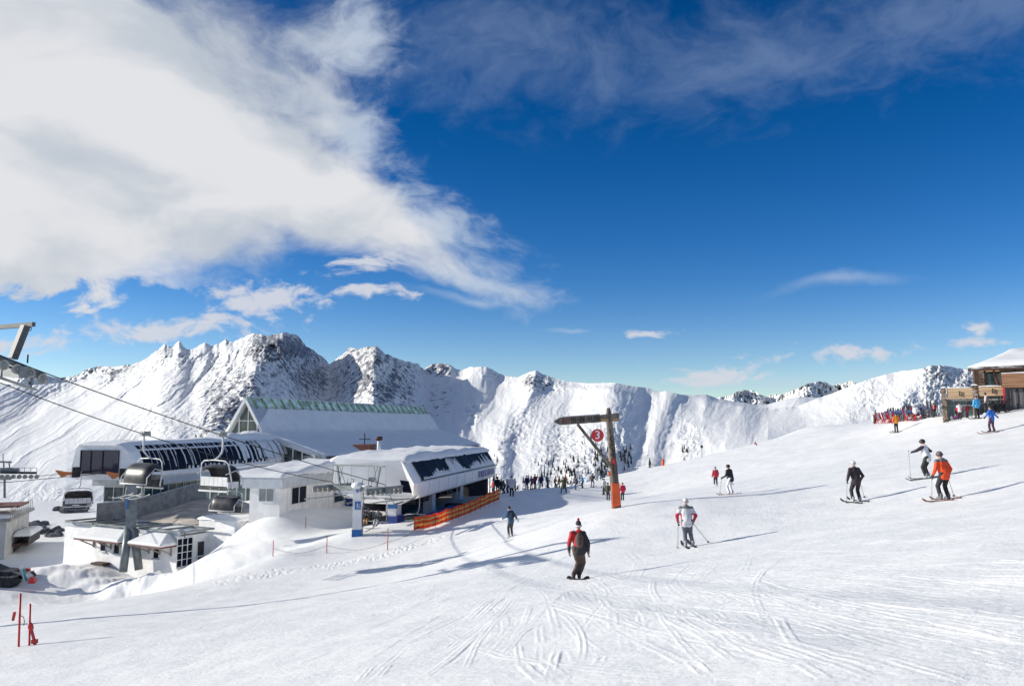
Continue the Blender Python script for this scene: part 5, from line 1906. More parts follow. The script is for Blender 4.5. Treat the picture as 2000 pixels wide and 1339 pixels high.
def chair_proto(label, loc, rz, cat='chairlift chair', group='bubble chairs of the lifts', bubble=M_BUBBLE, closed=True, width=2.5):
    """chair with weather bubble, hung from its grip at loc; local y = direction of travel"""
    t = bpy.data.objects.new('lift_chair', None)
    COL.objects.link(t)
    tag(t, label, cat, group)
    w = width / 2
    keep = t.location.copy()
    g = MB(); g.box((0, 0, 0.02), (0.22, 0.6, 0.2)); g.box((0, 0.1, 0.16), (0.36, 0.24, 0.1)); g.box((0, -0.15, 0.16), (0.3, 0.2, 0.1))
    g.build('grip', M_LSTEEL, t)
    MB().tube([(0.12, 0, 0), (0.12, 0, -0.75), (0.12, -0.05, -1.0), (0.08, -0.25, -1.25), (0, -0.4, -1.38)], 0.055, 8).build('hanger', M_SEAT, t)
    arch = [(-w - 0.05, -0.2, -3.0), (-w - 0.02, -0.32, -2.3), (-w + 0.1, -0.4, -1.62), (-w + 0.35, -0.42, -1.45), (0, -0.42, -1.40), (w - 0.35, -0.42, -1.45), (w - 0.1, -0.4, -1.62), (w + 0.02, -0.32, -2.3), (w + 0.05, -0.2, -3.0)]
    MB().tube(arch, 0.042, 7).build('frame', M_SEAT, t)
    # bubble: half shell of an ellipsoid
    V, F = [], []
    nu, nv = 14, 8
    ang0, ang1 = (math.radians(-20), math.radians(125)) if closed else (math.radians(60), math.radians(170))
    for i in range(nu + 1):
        x = -w + 2 * w * i / nu
        k = (1 - abs(2 * i / nu - 1) ** 5) ** 0.5
        for j in range(nv + 1):
            a = ang0 + (ang1 - ang0) * j / nv
            V.append((x * 0.97, -0.05 + 0.72 * math.cos(a) * (0.55 + 0.45 * k), -2.62 + 0.95 * math.sin(a) * (0.72 + 0.28 * k)))
    for i in range(nu):
        for j in range(nv):
            q = i * (nv + 1) + j
            F.append((q, q + 1, q + nv + 2, q + nv + 1))
    n = len(V)
    V2 = [(x * 0.985, y * 0.97, z - 0.03) for x, y, z in V]
    F2 = [tuple(reversed([k + n for k in f])) for f in F]
    mesh_obj('bubble', V + V2, F + F2, bubble, t, smooth_shade=True)
    MB().tube([(-w * 0.97, -0.62, -2.2), (-w * 0.97, 0.1, -1.98), (-w * 0.97, 0.6, -2.5), (-w * 0.97, 0.62, -2.9)], 0.03, 6).build('bubble_rim', M_SEAT, t)
    MB().tube([(w * 0.97, -0.62, -2.2), (w * 0.97, 0.1, -1.98), (w * 0.97, 0.6, -2.5), (w * 0.97, 0.62, -2.9)], 0.03, 6).build('bubble_rim', M_SEAT, t)
    MB().tube([(-w * 0.97, 0.64, -2.88), (w * 0.97, 0.64, -2.88)], 0.035, 6).build('bubble_rim', M_SEAT, t)
    for i in range(6):
        x = -w + 0.12 + (2 * w - 0.24) * (i + 0.5) / 6
        ww = (2 * w - 0.24) / 6 * 0.94
        MB().box((x, -0.42, -2.62), (ww, 0.09, 0.52)).build('backrest', M_SEAT, t)
        MB().box((x, -0.1, -2.96), (ww, 0.52, 0.09)).build('seat', M_BLACK, t)
    for z in (-2.95, -3.07):
        MB().box((0, -0.46, z), (2 * w - 0.1, 0.05, 0.06)).build('back_rail', M_DARK, t)
    MB().box((0, -0.47, -3.16), (2 * w - 0.05, 0.1, 0.09)).build('lower_beam', M_SEAT, t)
    for s in (-1, 1):
        MB().box((s * (w - 0.05), -0.1, -2.8), (0.09, 0.75, 0.35)).build('side_panel', M_SEAT if s > 0 else M_DARK, t)
    fr_ = MB()
    fr_.tube([(-w * 0.6, 0.45, -2.9), (-w * 0.6, 0.62, -3.55), (w * 0.6, 0.62, -3.55), (w * 0.6, 0.45, -2.9)], 0.025, 6)
    fr_.build('footrest', M_LSTEEL, t)
    t.location = loc
    t.rotation_euler = (0, 0, rz)
    return t


def ski_mesh():
    m = MB()
    rings = []
    for y, w, z in ((-0.82, 0.045, 0.05), (-0.76, 0.05, 0.012), (-0.4, 0.04, 0.008), (0, 0.036, 0.008), (0.45, 0.044, 0.01), (0.68, 0.055, 0.03), (0.8, 0.045, 0.09), (0.86, 0.015, 0.14)):
        rings.append([(-w, y, z - 0.006), (w, y, z - 0.006), (w, y, z + 0.012), (-w, y, z + 0.012)])
    m.loft(rings)
    return m


hdg_up = math.atan2(-ldir.x, ldir.y)          # rotation that points local +y along the line, uphill
cA = lf(0.615); cB = rf(0.563)


def by_px(fn, px):
    best = min((abs(1000 + F_PX * fn(i / 400).x / fn(i / 400).y - px), i) for i in range(401))
    return fn(best[1] / 400)


cA = by_px(lf, 288); cB = by_px(rf, 437)
protoA = chair_proto('bubble chair with closed smoked hood and skis showing below, hanging on the left cable', cA, hdg_up)
protoB = chair_proto('empty bubble chair seen from behind, hanging on the right cable above the forecourt', cB, hdg_up + math.pi)
# skis of the riders under the first chair
for k, (dx, a) in enumerate(((-0.95, 0.25), (-0.75, 0.1), (-0.15, 0.3), (0.05, 0.15), (0.6, 0.28), (0.8, 0.12))):
    sk = ski_mesh().build('ski', M_LSTEEL if k % 2 else M_PRINT)
    tag(sk, ('first', 'second', 'third', 'fourth', 'fifth', 'sixth')[k] + ' ski from the left below the smoked hood of the left chair', 'ski', 'skis of the riders on the left chair')
    M4 = Matrix.Translation(cA) @ Matrix.Rotation(hdg_up, 4, 'Z')
    sk.location = M4 @ Vector((dx, 0.85, -3.62))
    sk.rotation_euler = (math.radians(-6), 0, hdg_up + a)
# distant chairs
c = copy_tree(protoB); c.location = P(445, 925, 64) ; c.rotation_euler = (0, 0, hdg_up + 0.2)
c['label'] = 'dark chair with tan lit inside, just below the right bubble chair near the hut'
cE = st_fr(4.5, -0.6, st_z - 3.3)
c = copy_tree(protoB); c.location = cE; c.rotation_euler = (0, 0, math.atan2(-st_fr.u.x, st_fr.u.y)); c['label'] = 'bubble chair under the right station beside the blue padding'
c = copy_tree(protoB); c.location = st_fr(16.5, -0.6, st_z - 3.3); c.rotation_euler = (0, 0, math.atan2(-st_fr.u.x, st_fr.u.y)); c['label'] = 'bubble chair deep inside the right station at its far end'
cF = R1 - ldir * 1.2
cF = R1.lerp(sr, 0.25) + cross * 0.8
# left lift: pylon, cables and chair
LA = P(190, 925, 80.5)
ldir2 = Vector((-0.14, -0.99, 0))
cr2 = Vector((-0.99, 0.14, 0))
LB = LA + ldir2 * 11.5
LC = LA + ldir2 * 60; LC.z += 2
rope('haul_cable', lambda s: LA.lerp(LB, s), 'thin cable between the left station nose and the wheels at the left edge', r=0.03, n=4)
rope('haul_cable', lambda s: LB.lerp(LC, s), 'thin cable leaving the left edge behind the left pylon wheels', r=0.03, n=4)
LA2 = LA + cr2 * 3.6
rope('haul_cable', lambda s: LA2.lerp(LA2 + ldir2 * 11.5, s), 'second thin cable left of the nose of the left station', r=0.03, n=4)
c = copy_tree(protoB, None); cc = LA + ldir2 * 1.0 + cr2 * 1.1; c.location = by_px(lambda s: LA.lerp(LB, s), 166) + Vector((0, 0, 0.2)); c.rotation_euler = (0, 0, 0.45)
c['label'] = 'pale bubble chair below the left station nose, in front of the snow slope'


def build_left_pylon():
    g = Vector((LB.x, LB.y, hz(LB.x, LB.y)))
    t = empty('lift_pylon', g, 'dark lift pylon head with a row of wheels above the concrete building', 'lift pylon')
    m0 = LB + cr2 * 1.8
    MB().tube([(m0.x, m0.y, g.z - 0.5), (m0.x, m0.y, LB.z + 0.3)], [0.3, 0.2], 10).build('mast', M_STEEL, t)
    c = LB + Vector((0, 0, 0.35))
    MB().beam(m0 + Vector((0, 0, 0.3)), c, 0.3, 0.3).build('crossarm', M_STEEL, t)
    d = -ldir2
    # seen from the side the wheels follow the cable towards the station
    dd = (P(72, 930, 70.5) - P(0, 930, 67.0)).normalized()
    o = P(0, 932, 68)
    for k in range(7):
        wheel(t, P(3 + 11.5 * k, 930.5, 68 + 0.15 * k), Vector((0.2, -1, 0)), 0.19, 0.08)
    MB().beam(P(0, 922, 68.2), P(72, 923, 69.2), 0.1, 0.2).build('sheave_beam', M_DARK, t)
    MB().beam(P(0, 917, 68.4), P(38, 918, 69), 0.3, 0.35).build('arm_box', M_STEEL, t)
    MB().beam(P(-10, 901, 68.4), P(22, 902, 68.4), 0.15, 0.15).build('lifting_beam', M_STEEL, t)
    for px in (7, 18):
        MB().beam(P(px, 902, 68.4), P(px + 1, 918, 68.4), 0.08).build('frame_strut', M_STEEL, t)
    MB().beam(P(6, 885, 68.4), P(6, 902, 68.4), 0.05).build('frame_strut', M_STEEL, t)
    rl = MB()
    for k in range(6):
        rl.beam(P(12 + 12 * k, 913, 68.6), P(12 + 12 * k, 922, 68.6), 0.03)
    rl.beam(P(12, 913, 68.6), P(72, 913, 68.6), 0.035)
    rl.build('catwalk_railing', M_LSTEEL, t)
    MB().beam(P(9, 935, 68.3), P(9, 972, 68.3), 0.13).build('cable_post', M_STEEL, t)


build_left_pylon()

# ------------------------------------------------------------------ roof fittings of the hall
q = P(712, 868, 108)
m = MB(); m.beam(q + Vector((0, 0, -1.2)), q + Vector((0, 0, 1.6)), 0.11); m.beam(q + Vector((-0.75, 0, 0.75)), q + Vector((0.75, 0, 0.75)), 0.11)
tag(m.build('roof_cross', M_DARK, origin=q), 'slender black cross standing at the foot of the glass hall roof', 'cross')
m = MB(); m.hexa([q + Vector(v) for v in ((-1.6, -0.3, -0.1), (0.9, -0.9, -1.5), (1.4, 1, -1.5), (-1.2, 1, -0.2), (-1.6, -0.3, 0.0), (0.9, -0.9, 0.0), (1.4, 1, 0.1), (-1.2, 1, 0.05))])
tag(m.build('dormer', M_REDBR, origin=q), 'small red brown dormer roof under the black cross', 'dormer')
q = P(740, 872, 104)
t = empty('vent_pipe', q, 'short white vent pipe with a dark cowl on the glass hall roof', 'chimney')
MB().tube([q - Vector((0, 0, 0.8)), q + Vector((0, 0, 0.85))], 0.22, 12).build('pipe', M_WHITE, t)
MB().tube([q + Vector((0, 0, 0.8)), q + Vector((0, 0, 1.0)), q + Vector((0, 0, 1.35))], [0.3, 0.5, 0.42], 12).build('cowl', M_BROWN, t)
q = P(606, 902, 95)
m = MB(); m.box(q, (1.5, 1.0, 1.4)); m.box(q + Vector((0.9, -0.3, 0.1)), (0.9, 0.8, 1.5), rz=0.6)
tag(m.build('vent_housing', M_LSTEEL, origin=q - Vector((0, 0, 1))), 'silver box shaped vent housing in front of the hall gable', 'vent')

# ------------------------------------------------------------------ wooden signpost with the red disc
def build_signpost():
    B = G(1204, 991); d = B.y
    T = P(1188, 796, d)
    t = empty('trail_signpost', B, 'weathered wooden post with arrow beam, red number three disc and orange foot padding', 'signpost')
    m = MB()
    ax = (T - B)
    pts = [B - ax * 0.06] + [B + ax * k for k in (0, 0.2, 0.4, 0.6, 0.8, 0.93)] + [T]
    px2 = lambda w: w * d / F_PX / 2
    m.tube(pts, [px2(19), px2(18.5), px2(17.5), px2(16), px2(14), px2(12.5), px2(11.5), px2(6)], 14)
    m.build('post', M_WOODG, t)
    ry = Vector((0, -1, 0))
    # arrow beam
    e0 = P(1082, 823, d - 0.7); e1 = P(1209, 814, d - 0.25)
    a = MB()
    dv = (e1 - e0)
    h = px2(15); w_ = 0.09
    def sec(s, hh):
        c = e0 + dv * s
        return [c + Vector((0, -w_, -hh)), c + Vector((0, w_, -hh)), c + Vector((0, w_, hh)), c + Vector((0, -w_, hh))]
    a.loft([sec(0, h * 0.12), sec(0.075, h * 0.85), sec(0.11, h), sec(0.70, h * 1.0)])
    a.build('arrow_board', M_WOODG, t)
    a = MB(); a.loft([sec(0.701, h * 0.9), sec(1.0, h * 1.05)]); a.build('beam_end', M_WOODG, t)
    a = MB(); c0 = e0 + dv * 0.72; c1 = e0 + dv * 0.83
    a.beam(c0 + Vector((0, -w_ - 0.01, -h * 0.55)), c1 + Vector((0, -w_ - 0.01, -h * 0.55)), 0.02, h * 0.7, up=Vector((0, 0, 1)))
    a.build('fresh_split', M_WOODL, t)
    a = MB(); c0 = e0 + dv * 0.9; c1 = e0 + dv * 0.99
    a.beam(c0 + Vector((0, -w_ - 0.01, -h * 0.55)), c1 + Vector((0, -w_ - 0.01, -h * 0.55)), 0.02, h * 0.6, up=Vector((0, 0, 1)))
    a.build('fresh_split', M_WOODL, t)
    a = MB()
    a.beam(e0 + dv * 0.12 + Vector((0, 0, h + 0.02)), e0 + dv * 0.7 + Vector((0, 0, h + 0.02)), 0.14, 0.035)
    a.beam(e0 + dv * 0.9 + Vector((0, 0, h * 1.05 + 0.03)), e0 + dv * 0.99 + Vector((0, 0, h * 1.05 + 0.03)), 0.16, 0.06)
    a.build('beam_snow', M_SNOW, t)
    # carved lettering, partly legible only
    up = Vector((0, 0, 1))
    Rl = random.Random(6)
    for name_, f0, f1, m_ in (('worn_red_marks', 0.12, 0.24, mat('dark_red_paint', (0.16, 0.03, 0.03), 0.7)), ('worn_black_marks', 0.27, 0.68, M_BLACK)):
        k_ = MB(); f = f0
        while f < f1:
            c_ = e0 + dv * f + Vector((0, -w_ - 0.008, 0))
            hh = h * Rl.uniform(0.45, 0.75)
            k_.beam(c_ - up * hh, c_ + up * hh + dv.normalized() * Rl.uniform(-0.06, 0.06), 0.035, 0.01, up=ry)
            if Rl.random() < 0.6:
                zz = up * Rl.uniform(-0.6, 0.6) * hh
                k_.beam(c_ + zz, c_ + zz + dv.normalized() * 0.13, 0.03, 0.008, up=ry)
            f += Rl.uniform(0.02, 0.035)
        k_.build(name_, m_, t)['kind'] = 'stuff'
    # brace
    b0 = P(1128, 828, d - 0.6); b1 = P(1195, 912, d - 0.25)
    MB().beam(b0, b1, 0.16, 0.16, up=ry).build('brace', M_WOODG, t)
    # letters down the post
    def on_post(py):
        f = (py - 796) / 195.0
        return P(1188 + 16 * f, py, d - px2(13 + 5 * f) - 0.012)
    axn = ax.normalized(); rt = axn.cross(ry).normalized()
    if rt.x < 0: rt = -rt
    for s, py, size, m_ in (('I', 843, 0.34, M_BLACK), ('L', 918, 0.34, M_BLACK), ('H', 888, 0.3, M_BLACK)):
        text_mesh('post_letter', s, on_post(py), rt, axn, size, m_, t, extrude=0.01)
    z = MB()
    c = on_post(858)
    k = d / F_PX
    zig = [(4, -8), (-3, 0), (3, 2), (-4, 11)]
    pz = [c + rt * x * k - axn * y * k for x, y in zig]
    for i in range(3): z.beam(pz[i], pz[i + 1], 0.05, 0.012, up=ry)
    z.build('post_letter', M_BLACK, t)
    z = MB()
    c = on_post(873)
    pz = [c + rt * x * k - axn * y * k for x, y in ((4, -6), (-4, 0), (4, 8))]
    for i in range(2): z.beam(pz[i], pz[i + 1], 0.05, 0.012, up=ry)
    z.build('post_letter', M_BLACK, t)
    # red arrow head
    c = on_post(901) + Vector((0, -0.02, 0))
    tri = [c - rt * 6 * k, c + rt * 5 * k + axn * 7 * k, c + rt * 5.5 * k - axn * 8 * k]
    MB().loft([tri, [p + Vector((0, 0.03, 0)) for p in tri]]).build('red_arrow', M_RED, t)
    tri = [c - rt * 1.5 * k - ry * -0.005, c + rt * 2.5 * k + axn * 2.5 * k, c + rt * 2.5 * k - axn * 3 * k]
    MB().loft([[p + Vector((0, -0.012, 0)) for p in tri], [p + Vector((0, -0.004, 0)) for p in tri]]).build('arrow_patch', mat('faded_red', (0.6, 0.2, 0.17), 0.6), t)
    # orange foot padding
    pb = [P(1194, 943, d - 0.33), P(1210, 943, d - 0.33), P(1212.5, 986, d - 0.33), P(1195.5, 991.5, d - 0.33)]
    bk = [P(1194, 943, d + 0.3), P(1210, 943, d + 0.3), P(1212.5, 984, d + 0.3), P(1195.5, 989, d + 0.3)]
    a = MB(); a.hexa([pb[3], pb[2], bk[2], bk[3], pb[0], pb[1], bk[1], bk[0]]); a.build('foot_padding', M_ORANGE, t, bevel=0.03)
    a = MB(); a.box(P(1190.5, 925, d - 0.25), (0.13, 0.1, 0.2)); a.build('orange_tag', M_ORANGE, t)
    # disc hangs on thin wires: it can be lifted off
    c = P(1167, 849.5, d - 0.55)
    ds = empty('number_disc', c, 'round red sign with a white number three hanging below the arrow beam', 'sign')
    MB().disc(c, ry, 12.2 * k, 0.04, 32).build('disc', mat('sign_red', (0.62, 0.03, 0.045), 0.45, var=0.04), ds)
    text_mesh('number', '3', c + Vector((0, -0.03, 0)), Vector((1, 0, 0)), up, 22 * k, M_PRINT, ds, extrude=0.006)
    w = MB()
    for dx in (-7, 6):
        w.beam(c + Vector((dx * k, 0.0, 9 * k)), c + Vector((dx * k, 0, 28 * k)), 0.012)
    w.build('wire', M_LSTEEL, ds)


build_signpost()

# ------------------------------------------------------------------ orange net fence
def net_mat(name, col):
    m = mat(name, col, 0.7, var=0.25, scale=3)
    t = m.node_tree
    if 'Translucent BSDF' not in t.nodes:
        b = t.nodes['Principled BSDF']
        tr = t.nodes.new('ShaderNodeBsdfTranslucent')
        tr.inputs['Color'].default_value = tuple(min(1, c * 1.1) for c in col) + (1,)
        mx_ = t.nodes.new('ShaderNodeMixShader')
        mx_.inputs[0].default_value = 0.38
        out = t.nodes['Material Output']
        t.links.new(b.outputs[0], mx_.inputs[1]); t.links.new(tr.outputs[0], mx_.inputs[2]); t.links.new(mx_.outputs[0], out.inputs[0])
    return m


def build_fence():
    fp = [(808, 1036, 0), (826, 1033, 0), (850, 1028, 0), (872, 1019, 0), (895, 1011, 0), (918, 1002, 0), (938, 992, 0), (955, 984, 0), (975, 976, 0)]
    g = [G(px, py + 2) for px, py, _ in fp]
    t = empty('net_fence', g[0], 'orange and yellow safety net fence on thin stakes beside the right station', 'fence')
    cols = [('orange_net', (0.95, 0.16, 0.04)), ('yellow_net', (0.92, 0.6, 0.22)), ('orange_net', (0.95, 0.16, 0.04)), ('yellow_net', (0.92, 0.6, 0.22)), ('orange_net', (0.95, 0.16, 0.04))]
    cuts = [0.0, 0.24, 0.42, 0.64, 0.78, 1.0]
    for b in range(5):
        V, F = [], []
        k = 0
        for i in range(len(g) - 1):
            for j in range(9 if i == len(g) - 2 else 8):
                s = j / 8.0
                p = g[i].lerp(g[i + 1], s)
                sag = 0.10 * math.sin(math.pi * s)
                hh = 1.0 + 0.03 * mnoise.noise(p * 2)
                for c in (cuts[b], cuts[b + 1]):
                    V.append(p + Vector((0, 0.025 * mnoise.noise(p * 1.5 + Vector((0, 0, c * 4))), 0.14 + (hh - sag) * c)))
                k += 1
        for i in range(k - 1):
            F.append((2 * i, 2 * i + 2, 2 * i + 3, 2 * i + 1))
        n = len(V)
        V += [v + Vector((0.01, 0.025, 0)) for v in V]
        F += [tuple(reversed([x + n for x in f])) for f in F]
        mesh_obj('net_band', V, F, net_mat(cols[b][0], cols[b][1]), t, smooth_shade=True)
    for i, p in enumerate(g):
        MB().tube([p - Vector((0, 0, 0.25)), p + Vector((0.02, -0.04, 1.3))], 0.014, 6).build('stake', M_BROWN, t)
        if i < len(g) - 1:
            q = p.lerp(g[i + 1], 0.5)
            MB().tube([q - Vector((0, 0, 0.25)), q + Vector((0.02, -0.04, 1.2))], 0.01, 6).build('stake', M_BROWN, t)


build_fence()

# ------------------------------------------------------------------ marker poles and rope in the snow
def stake(px, py, h, label, m=M_RED, r=0.03, lean=0.0, group=None, name='marker_pole'):
    g = G(px, py)
    mb = MB().tube([g - Vector((0, 0, 0.3)), g + Vector((lean, 0, h))], r, 8)
    o = mb.build(name, m, origin=g)
    tag(o, label, 'pole', group)
    return g


grp = 'thin red poles of the low rope line'
pa = stake(533, 1086, 1.1, 'leftmost thin red pole of the rope line above the steep bank', group=grp)
pb = stake(638, 1080, 1.25, 'middle thin red pole of the rope line, left of the white pylon', group=grp)
pc = stake(757, 1074, 1.45, 'tall thin red pole of the rope line right of the white pylon', group=grp)
stake(597, 1031, 1.0, 'dark red pole standing alone in front of the hut corner', m=M_REDBR)
pd = G(815, 1047)
for i, (a, b, la) in enumerate(((pa, pb, 'between the left and middle red poles'), (pb, pc, 'between the middle and tall red poles'), (pc, pd, 'from the tall red pole to the orange net fence'))):
    pts = [a.lerp(b, s / 10) + Vector((0, 0, 0.55 - (0.42 if i < 2 else 0.15) * math.sin(math.pi * s / 10))) for s in range(11)]
    tag(MB().tube(pts, 0.012, 5).build('marker_rope', M_REDBR, origin=a), 'slack thin rope ' + la, 'rope')
# slalom poles at the lower left
g0 = G(37, 1262); k0 = g0.y / F_PX
t = empty('slalom_pole', g0, 'tall red slalom pole at the lower left, the left one of two', 'pole', 'red slalom poles at the lower left')
MB().tube([g0 - Vector((0, 0, 0.3)), P(40, 1158, g0.y)], 0.036, 8).build('shaft', M_RED, t)
q = P(27, 1202, g0.y)
MB().hexa([q + Vector(v) * k0 for v in ((-4, 0, -9), (1, 0, -9), (1, 1, -9), (-4, 1, -9), (-2, 0, 7), (4, 0, 8), (4, 1, 8), (-2, 1, 7))]).build('torn_panel', M_RED, t)
MB().tube([P(38, 1200, g0.y), P(46, 1204, g0.y), P(48, 1213, g0.y), P(46, 1221, g0.y)], 0.012, 5).build('loose_cord', M_REDBR, t)
g1 = G(58, 1259)
t = empty('slalom_pole', g1, 'shorter red slalom pole with a crumpled red flag tied round it', 'pole', 'red slalom poles at the lower left')
MB().tube([g1 - Vector((0, 0, 0.3)), P(59, 1178, g1.y)], 0.034, 8).build('shaft', M_RED, t)
fl = MB(); fl.ellip(P(59, 1222, g1.y), (0.09, 0.06, 0.14), 8, 6); fl.beam(P(60, 1218, g1.y), P(62, 1228, g1.y), 0.1); fl.beam(P(61, 1228, g1.y), P(67, 1250, g1.y), 0.07)
fl.beam(P(62, 1252, g1.y), P(73, 1251, g1.y), 0.1, 0.13); fl.ellip(P(68, 1253, g1.y), (0.09, 0.06, 0.09), 8, 6); fl.beam(P(66, 1252, g1.y), P(69, 1258, g1.y), 0.05)
fl.build('crumpled_flag', M_RED, t)
# small things along the brow
g = G(1295, 909, 60)
t = tag(MB().tube([g - Vector((0, 0, 0.3)), g + Vector((0, 0, 0.75))], 0.15, 10).build('marker_post', M_ORANGE, origin=g), 'short thick orange post on the brow right of the signpost', 'pole')
g = G(1371, 893, 60)
t = empty('piste_marker', g, 'thin pole with a small dark round plate on the brow of the piste', 'sign')
MB().tube([g - Vector((0, 0, 0.3)), g + Vector((0, 0, 1.15))], 0.03, 6).build('shaft', M_LSTEEL, t)
MB().disc(g + Vector((0, -0.03, 1.25)), (0, 1, 0), 0.16, 0.03, 14).build('plate', M_DARK, t)

# ------------------------------------------------------------------ snow groomer at the left edge
def build_groomer():
    g = G(14, 1152); z = hz(g.x, g.y + 1.5)
    t = empty('snow_groomer', (g.x, g.y + 1, z), 'dark tracked snow groomer with a red and white tiller arm behind it', 'snow groomer')
    o = Vector((g.x - 1.75, g.y + 1.2, z - 0.15))
    for s, b in ((0, 0.0), (1, 2.4)):
        tr = MB()
        prof = [(-2.4, 0.45), (-2.0, 0.05), (1.5, 0.05), (1.95, 0.5), (1.5, 0.95), (-2.0, 0.98)]
        tr.loft([[o + Vector((x, b + y, zz)) for x, zz in prof] for y in (-0.45, 0.45)])
        ob = tr.build('track', M_BLACK, t)
        for k in range(12):
            MB().box(o + Vector((-2.1 + k * 0.33, b, 0.99)), (0.07, 0.98, 0.07)).build('cleat', M_LSTEEL, t)
        for k in range(5):
            MB().disc(o + Vector((-1.7 + k * 0.75, b - 0.47, 0.45)), (0, 1, 0), 0.3, 0.05, 12).build('track_wheel', M_DARK, t)
    MB().hexa([o + Vector(v) for v in ((-2.6, 0.1, 0.8), (1.2, 0.1, 0.8), (1.2, 2.3, 0.8), (-2.6, 2.3, 0.8), (-2.6, 0.2, 1.5), (0.9, 0.2, 1.35), (0.9, 2.2, 1.35), (-2.6, 2.2, 1.5))]).build('chassis', M_DARK, t)
    MB().hexa([o + Vector(v) for v in ((-2.6, 0.3, 1.4), (-0.2, 0.3, 1.4), (-0.2, 2.1, 1.4), (-2.6, 2.1, 1.4), (-2.6, 0.4, 2.1), (-1.6, 0.4, 2.0), (-1.6, 2.0, 2.0), (-2.6, 2.0, 2.1))]).build('cab', M_DARK, t)
    MB().beam(o + Vector((0.9, 0.6, 1.25)), o + Vector((3.0, 0.3, 1.0)), 0.16).build('tiller_arm', M_LSTEEL, t)
    MB().beam(o + Vector((0.9, 1.6, 1.15)), o + Vector((3.0, 0.6, 0.75)), 0.12).build('tiller_arm', M_LSTEEL, t)
    c = P(52, 1127, g.y + 0.6)
    bl = MB()
    bl.hexa([P(px, py, g.y + dy) for px, py, dy in ((46, 1133, .1), (60, 1136, .3), (64, 1122, 1.2), (50, 1119, 1.0), (36, 1106, .1), (40, 1105, .3), (46, 1104, 1.2), (40, 1103, 1.0))])
    bl.build('tiller_flank', M_PRINT, t)
    bl = MB(); bl.hexa([P(px, py, g.y + dy) for px, py, dy in ((48, 1132, -.1), (53, 1136, .0), (55, 1124, .8), (50, 1121, .7), (44, 1112, -.1), (48, 1112, .0), (50, 1110, .8), (46, 1109, .7))])
    bl.build('teal_stripe', mat('teal_paint', (0.05, 0.3, 0.3), 0.5), t)
    bl = MB(); bl.hexa([P(px, py, g.y + dy) for px, py, dy in ((54, 1139, -.4), (68, 1139, -.2), (73, 1133, .8), (58, 1132, .8), (55, 1132, -.4), (64, 1126, -.2), (73, 1128, .8), (60, 1125, .8))])
    bl.build('tiller_box', M_RED, t)
    bl = MB(); bl.box(P(51, 1112, g.y + 1.0), (0.6, 0.5, 0.22), rz=0.3); bl.build('red_cover', M_RED, t)


build_groomer()

# ------------------------------------------------------------------ ski racks and deckchairs by the lodge
def build_racks():
    R = random.Random(3)
    for (x0, x1, yt, lab) in ((1732, 1786, 805, 'long blue topped ski rack crowded with skis, left of the lodge'), (1796, 1828, 798, 'shorter blue topped ski rack close to the left pillar of the lodge')):
        a = G(x0, 826 if x0 < 1740 else 818, 50); b = G(x1, 822 if x0 < 1740 else 812, 50)
        d = min(a.y, b.y)
        a = G(x0, P2y(a), 50)
        t = empty('ski_rack', a, lab, 'ski rack')
        za = P(x0, yt, a.y).z; zb = P(x1, yt - 2, b.y).z
        A = Vector((a.x, a.y, za)); B = Vector((b.x, b.y, zb))
        MB().beam(A, B, 0.5, 0.28).build('top_beam', mat('dark_blue_beam', (0.02, 0.04, 0.13), 0.6), t)
        n = max(3, int((B - A).length / 1.1))
        for i in range(n + 1):
            p = A.lerp(B, i / n)
            for s in (-0.3, 0.3):
                MB().beam((p.x, p.y + s, p.z - 0.1), (p.x, p.y + s * 1.6, hz(p.x, p.y) - 0.2), 0.06).build('leg', M_LSTEEL, t)
        sk = MB()
        k = int((B - A).length / 0.085)
        for i in range(k):
            p = A.lerp(B, (i + R.random()) / k)
            g = hz(p.x, p.y)
            h = R.uniform(0.9, 1.65)
            sk.beam((p.x, p.y - 0.45, g - 0.05), (p.x + R.uniform(-.12, .12), p.y - 0.28, g + h), 0.08, 0.03, up=Vector((0, 1, 0)))
        o = sk.build('parked_skis', mat('mixed_ski_tops', (0.12, 0.11, 0.12), 0.5, var=0.9, scale=7), t)
        o['kind'] = 'stuff'


def P2y(p): return 669.5 - F_PX * math.tan(math.atan2(p.z, p.y) - PITCH)


build_racks()


def deckchair(px, py, label):
    g = G(px, py, 45)
    t = empty('deckchair', g, label, 'deckchair', 'red and white deckchairs beside the ski racks', rz=0.35)
    t.rotation_euler = (0, 0, 0)
    o = g
    for s in (-0.27, 0.27):
        MB().beam(o + Vector((s, -0.35, 0.0)), o + Vector((s, 0.55, 1.25)), 0.05).build('frame_rail', M_RED, t)
        MB().beam(o + Vector((s, 0.45, 0.0)), o + Vector((s, -0.45, 0.5)), 0.05).build('frame_rail', M_RED, t)
    pts = [(-0.42, 0.46), (-0.2, 0.3), (0.05, 0.38), (0.3, 0.8), (0.52, 1.22)]
    for (x0, x1, m_) in ((-0.30, -0.15, M_RED), (-0.145, 0.145, M_PRINT), (0.15, 0.30, M_RED)):
        V = [o + Vector((x, y, z)) for y, z in pts for x in (x0, x1)]
        n = len(V)
        V += [v + Vector((0, 0.02, -0.02)) for v in V]
        F = [(2 * i, 2 * i + 1, 2 * i + 3, 2 * i + 2) for i in range(len(pts) - 1)]
        F += [tuple(reversed([k + n for k in f])) for f in F]
        mesh_obj('canvas_stripe', V, F, m_, t)


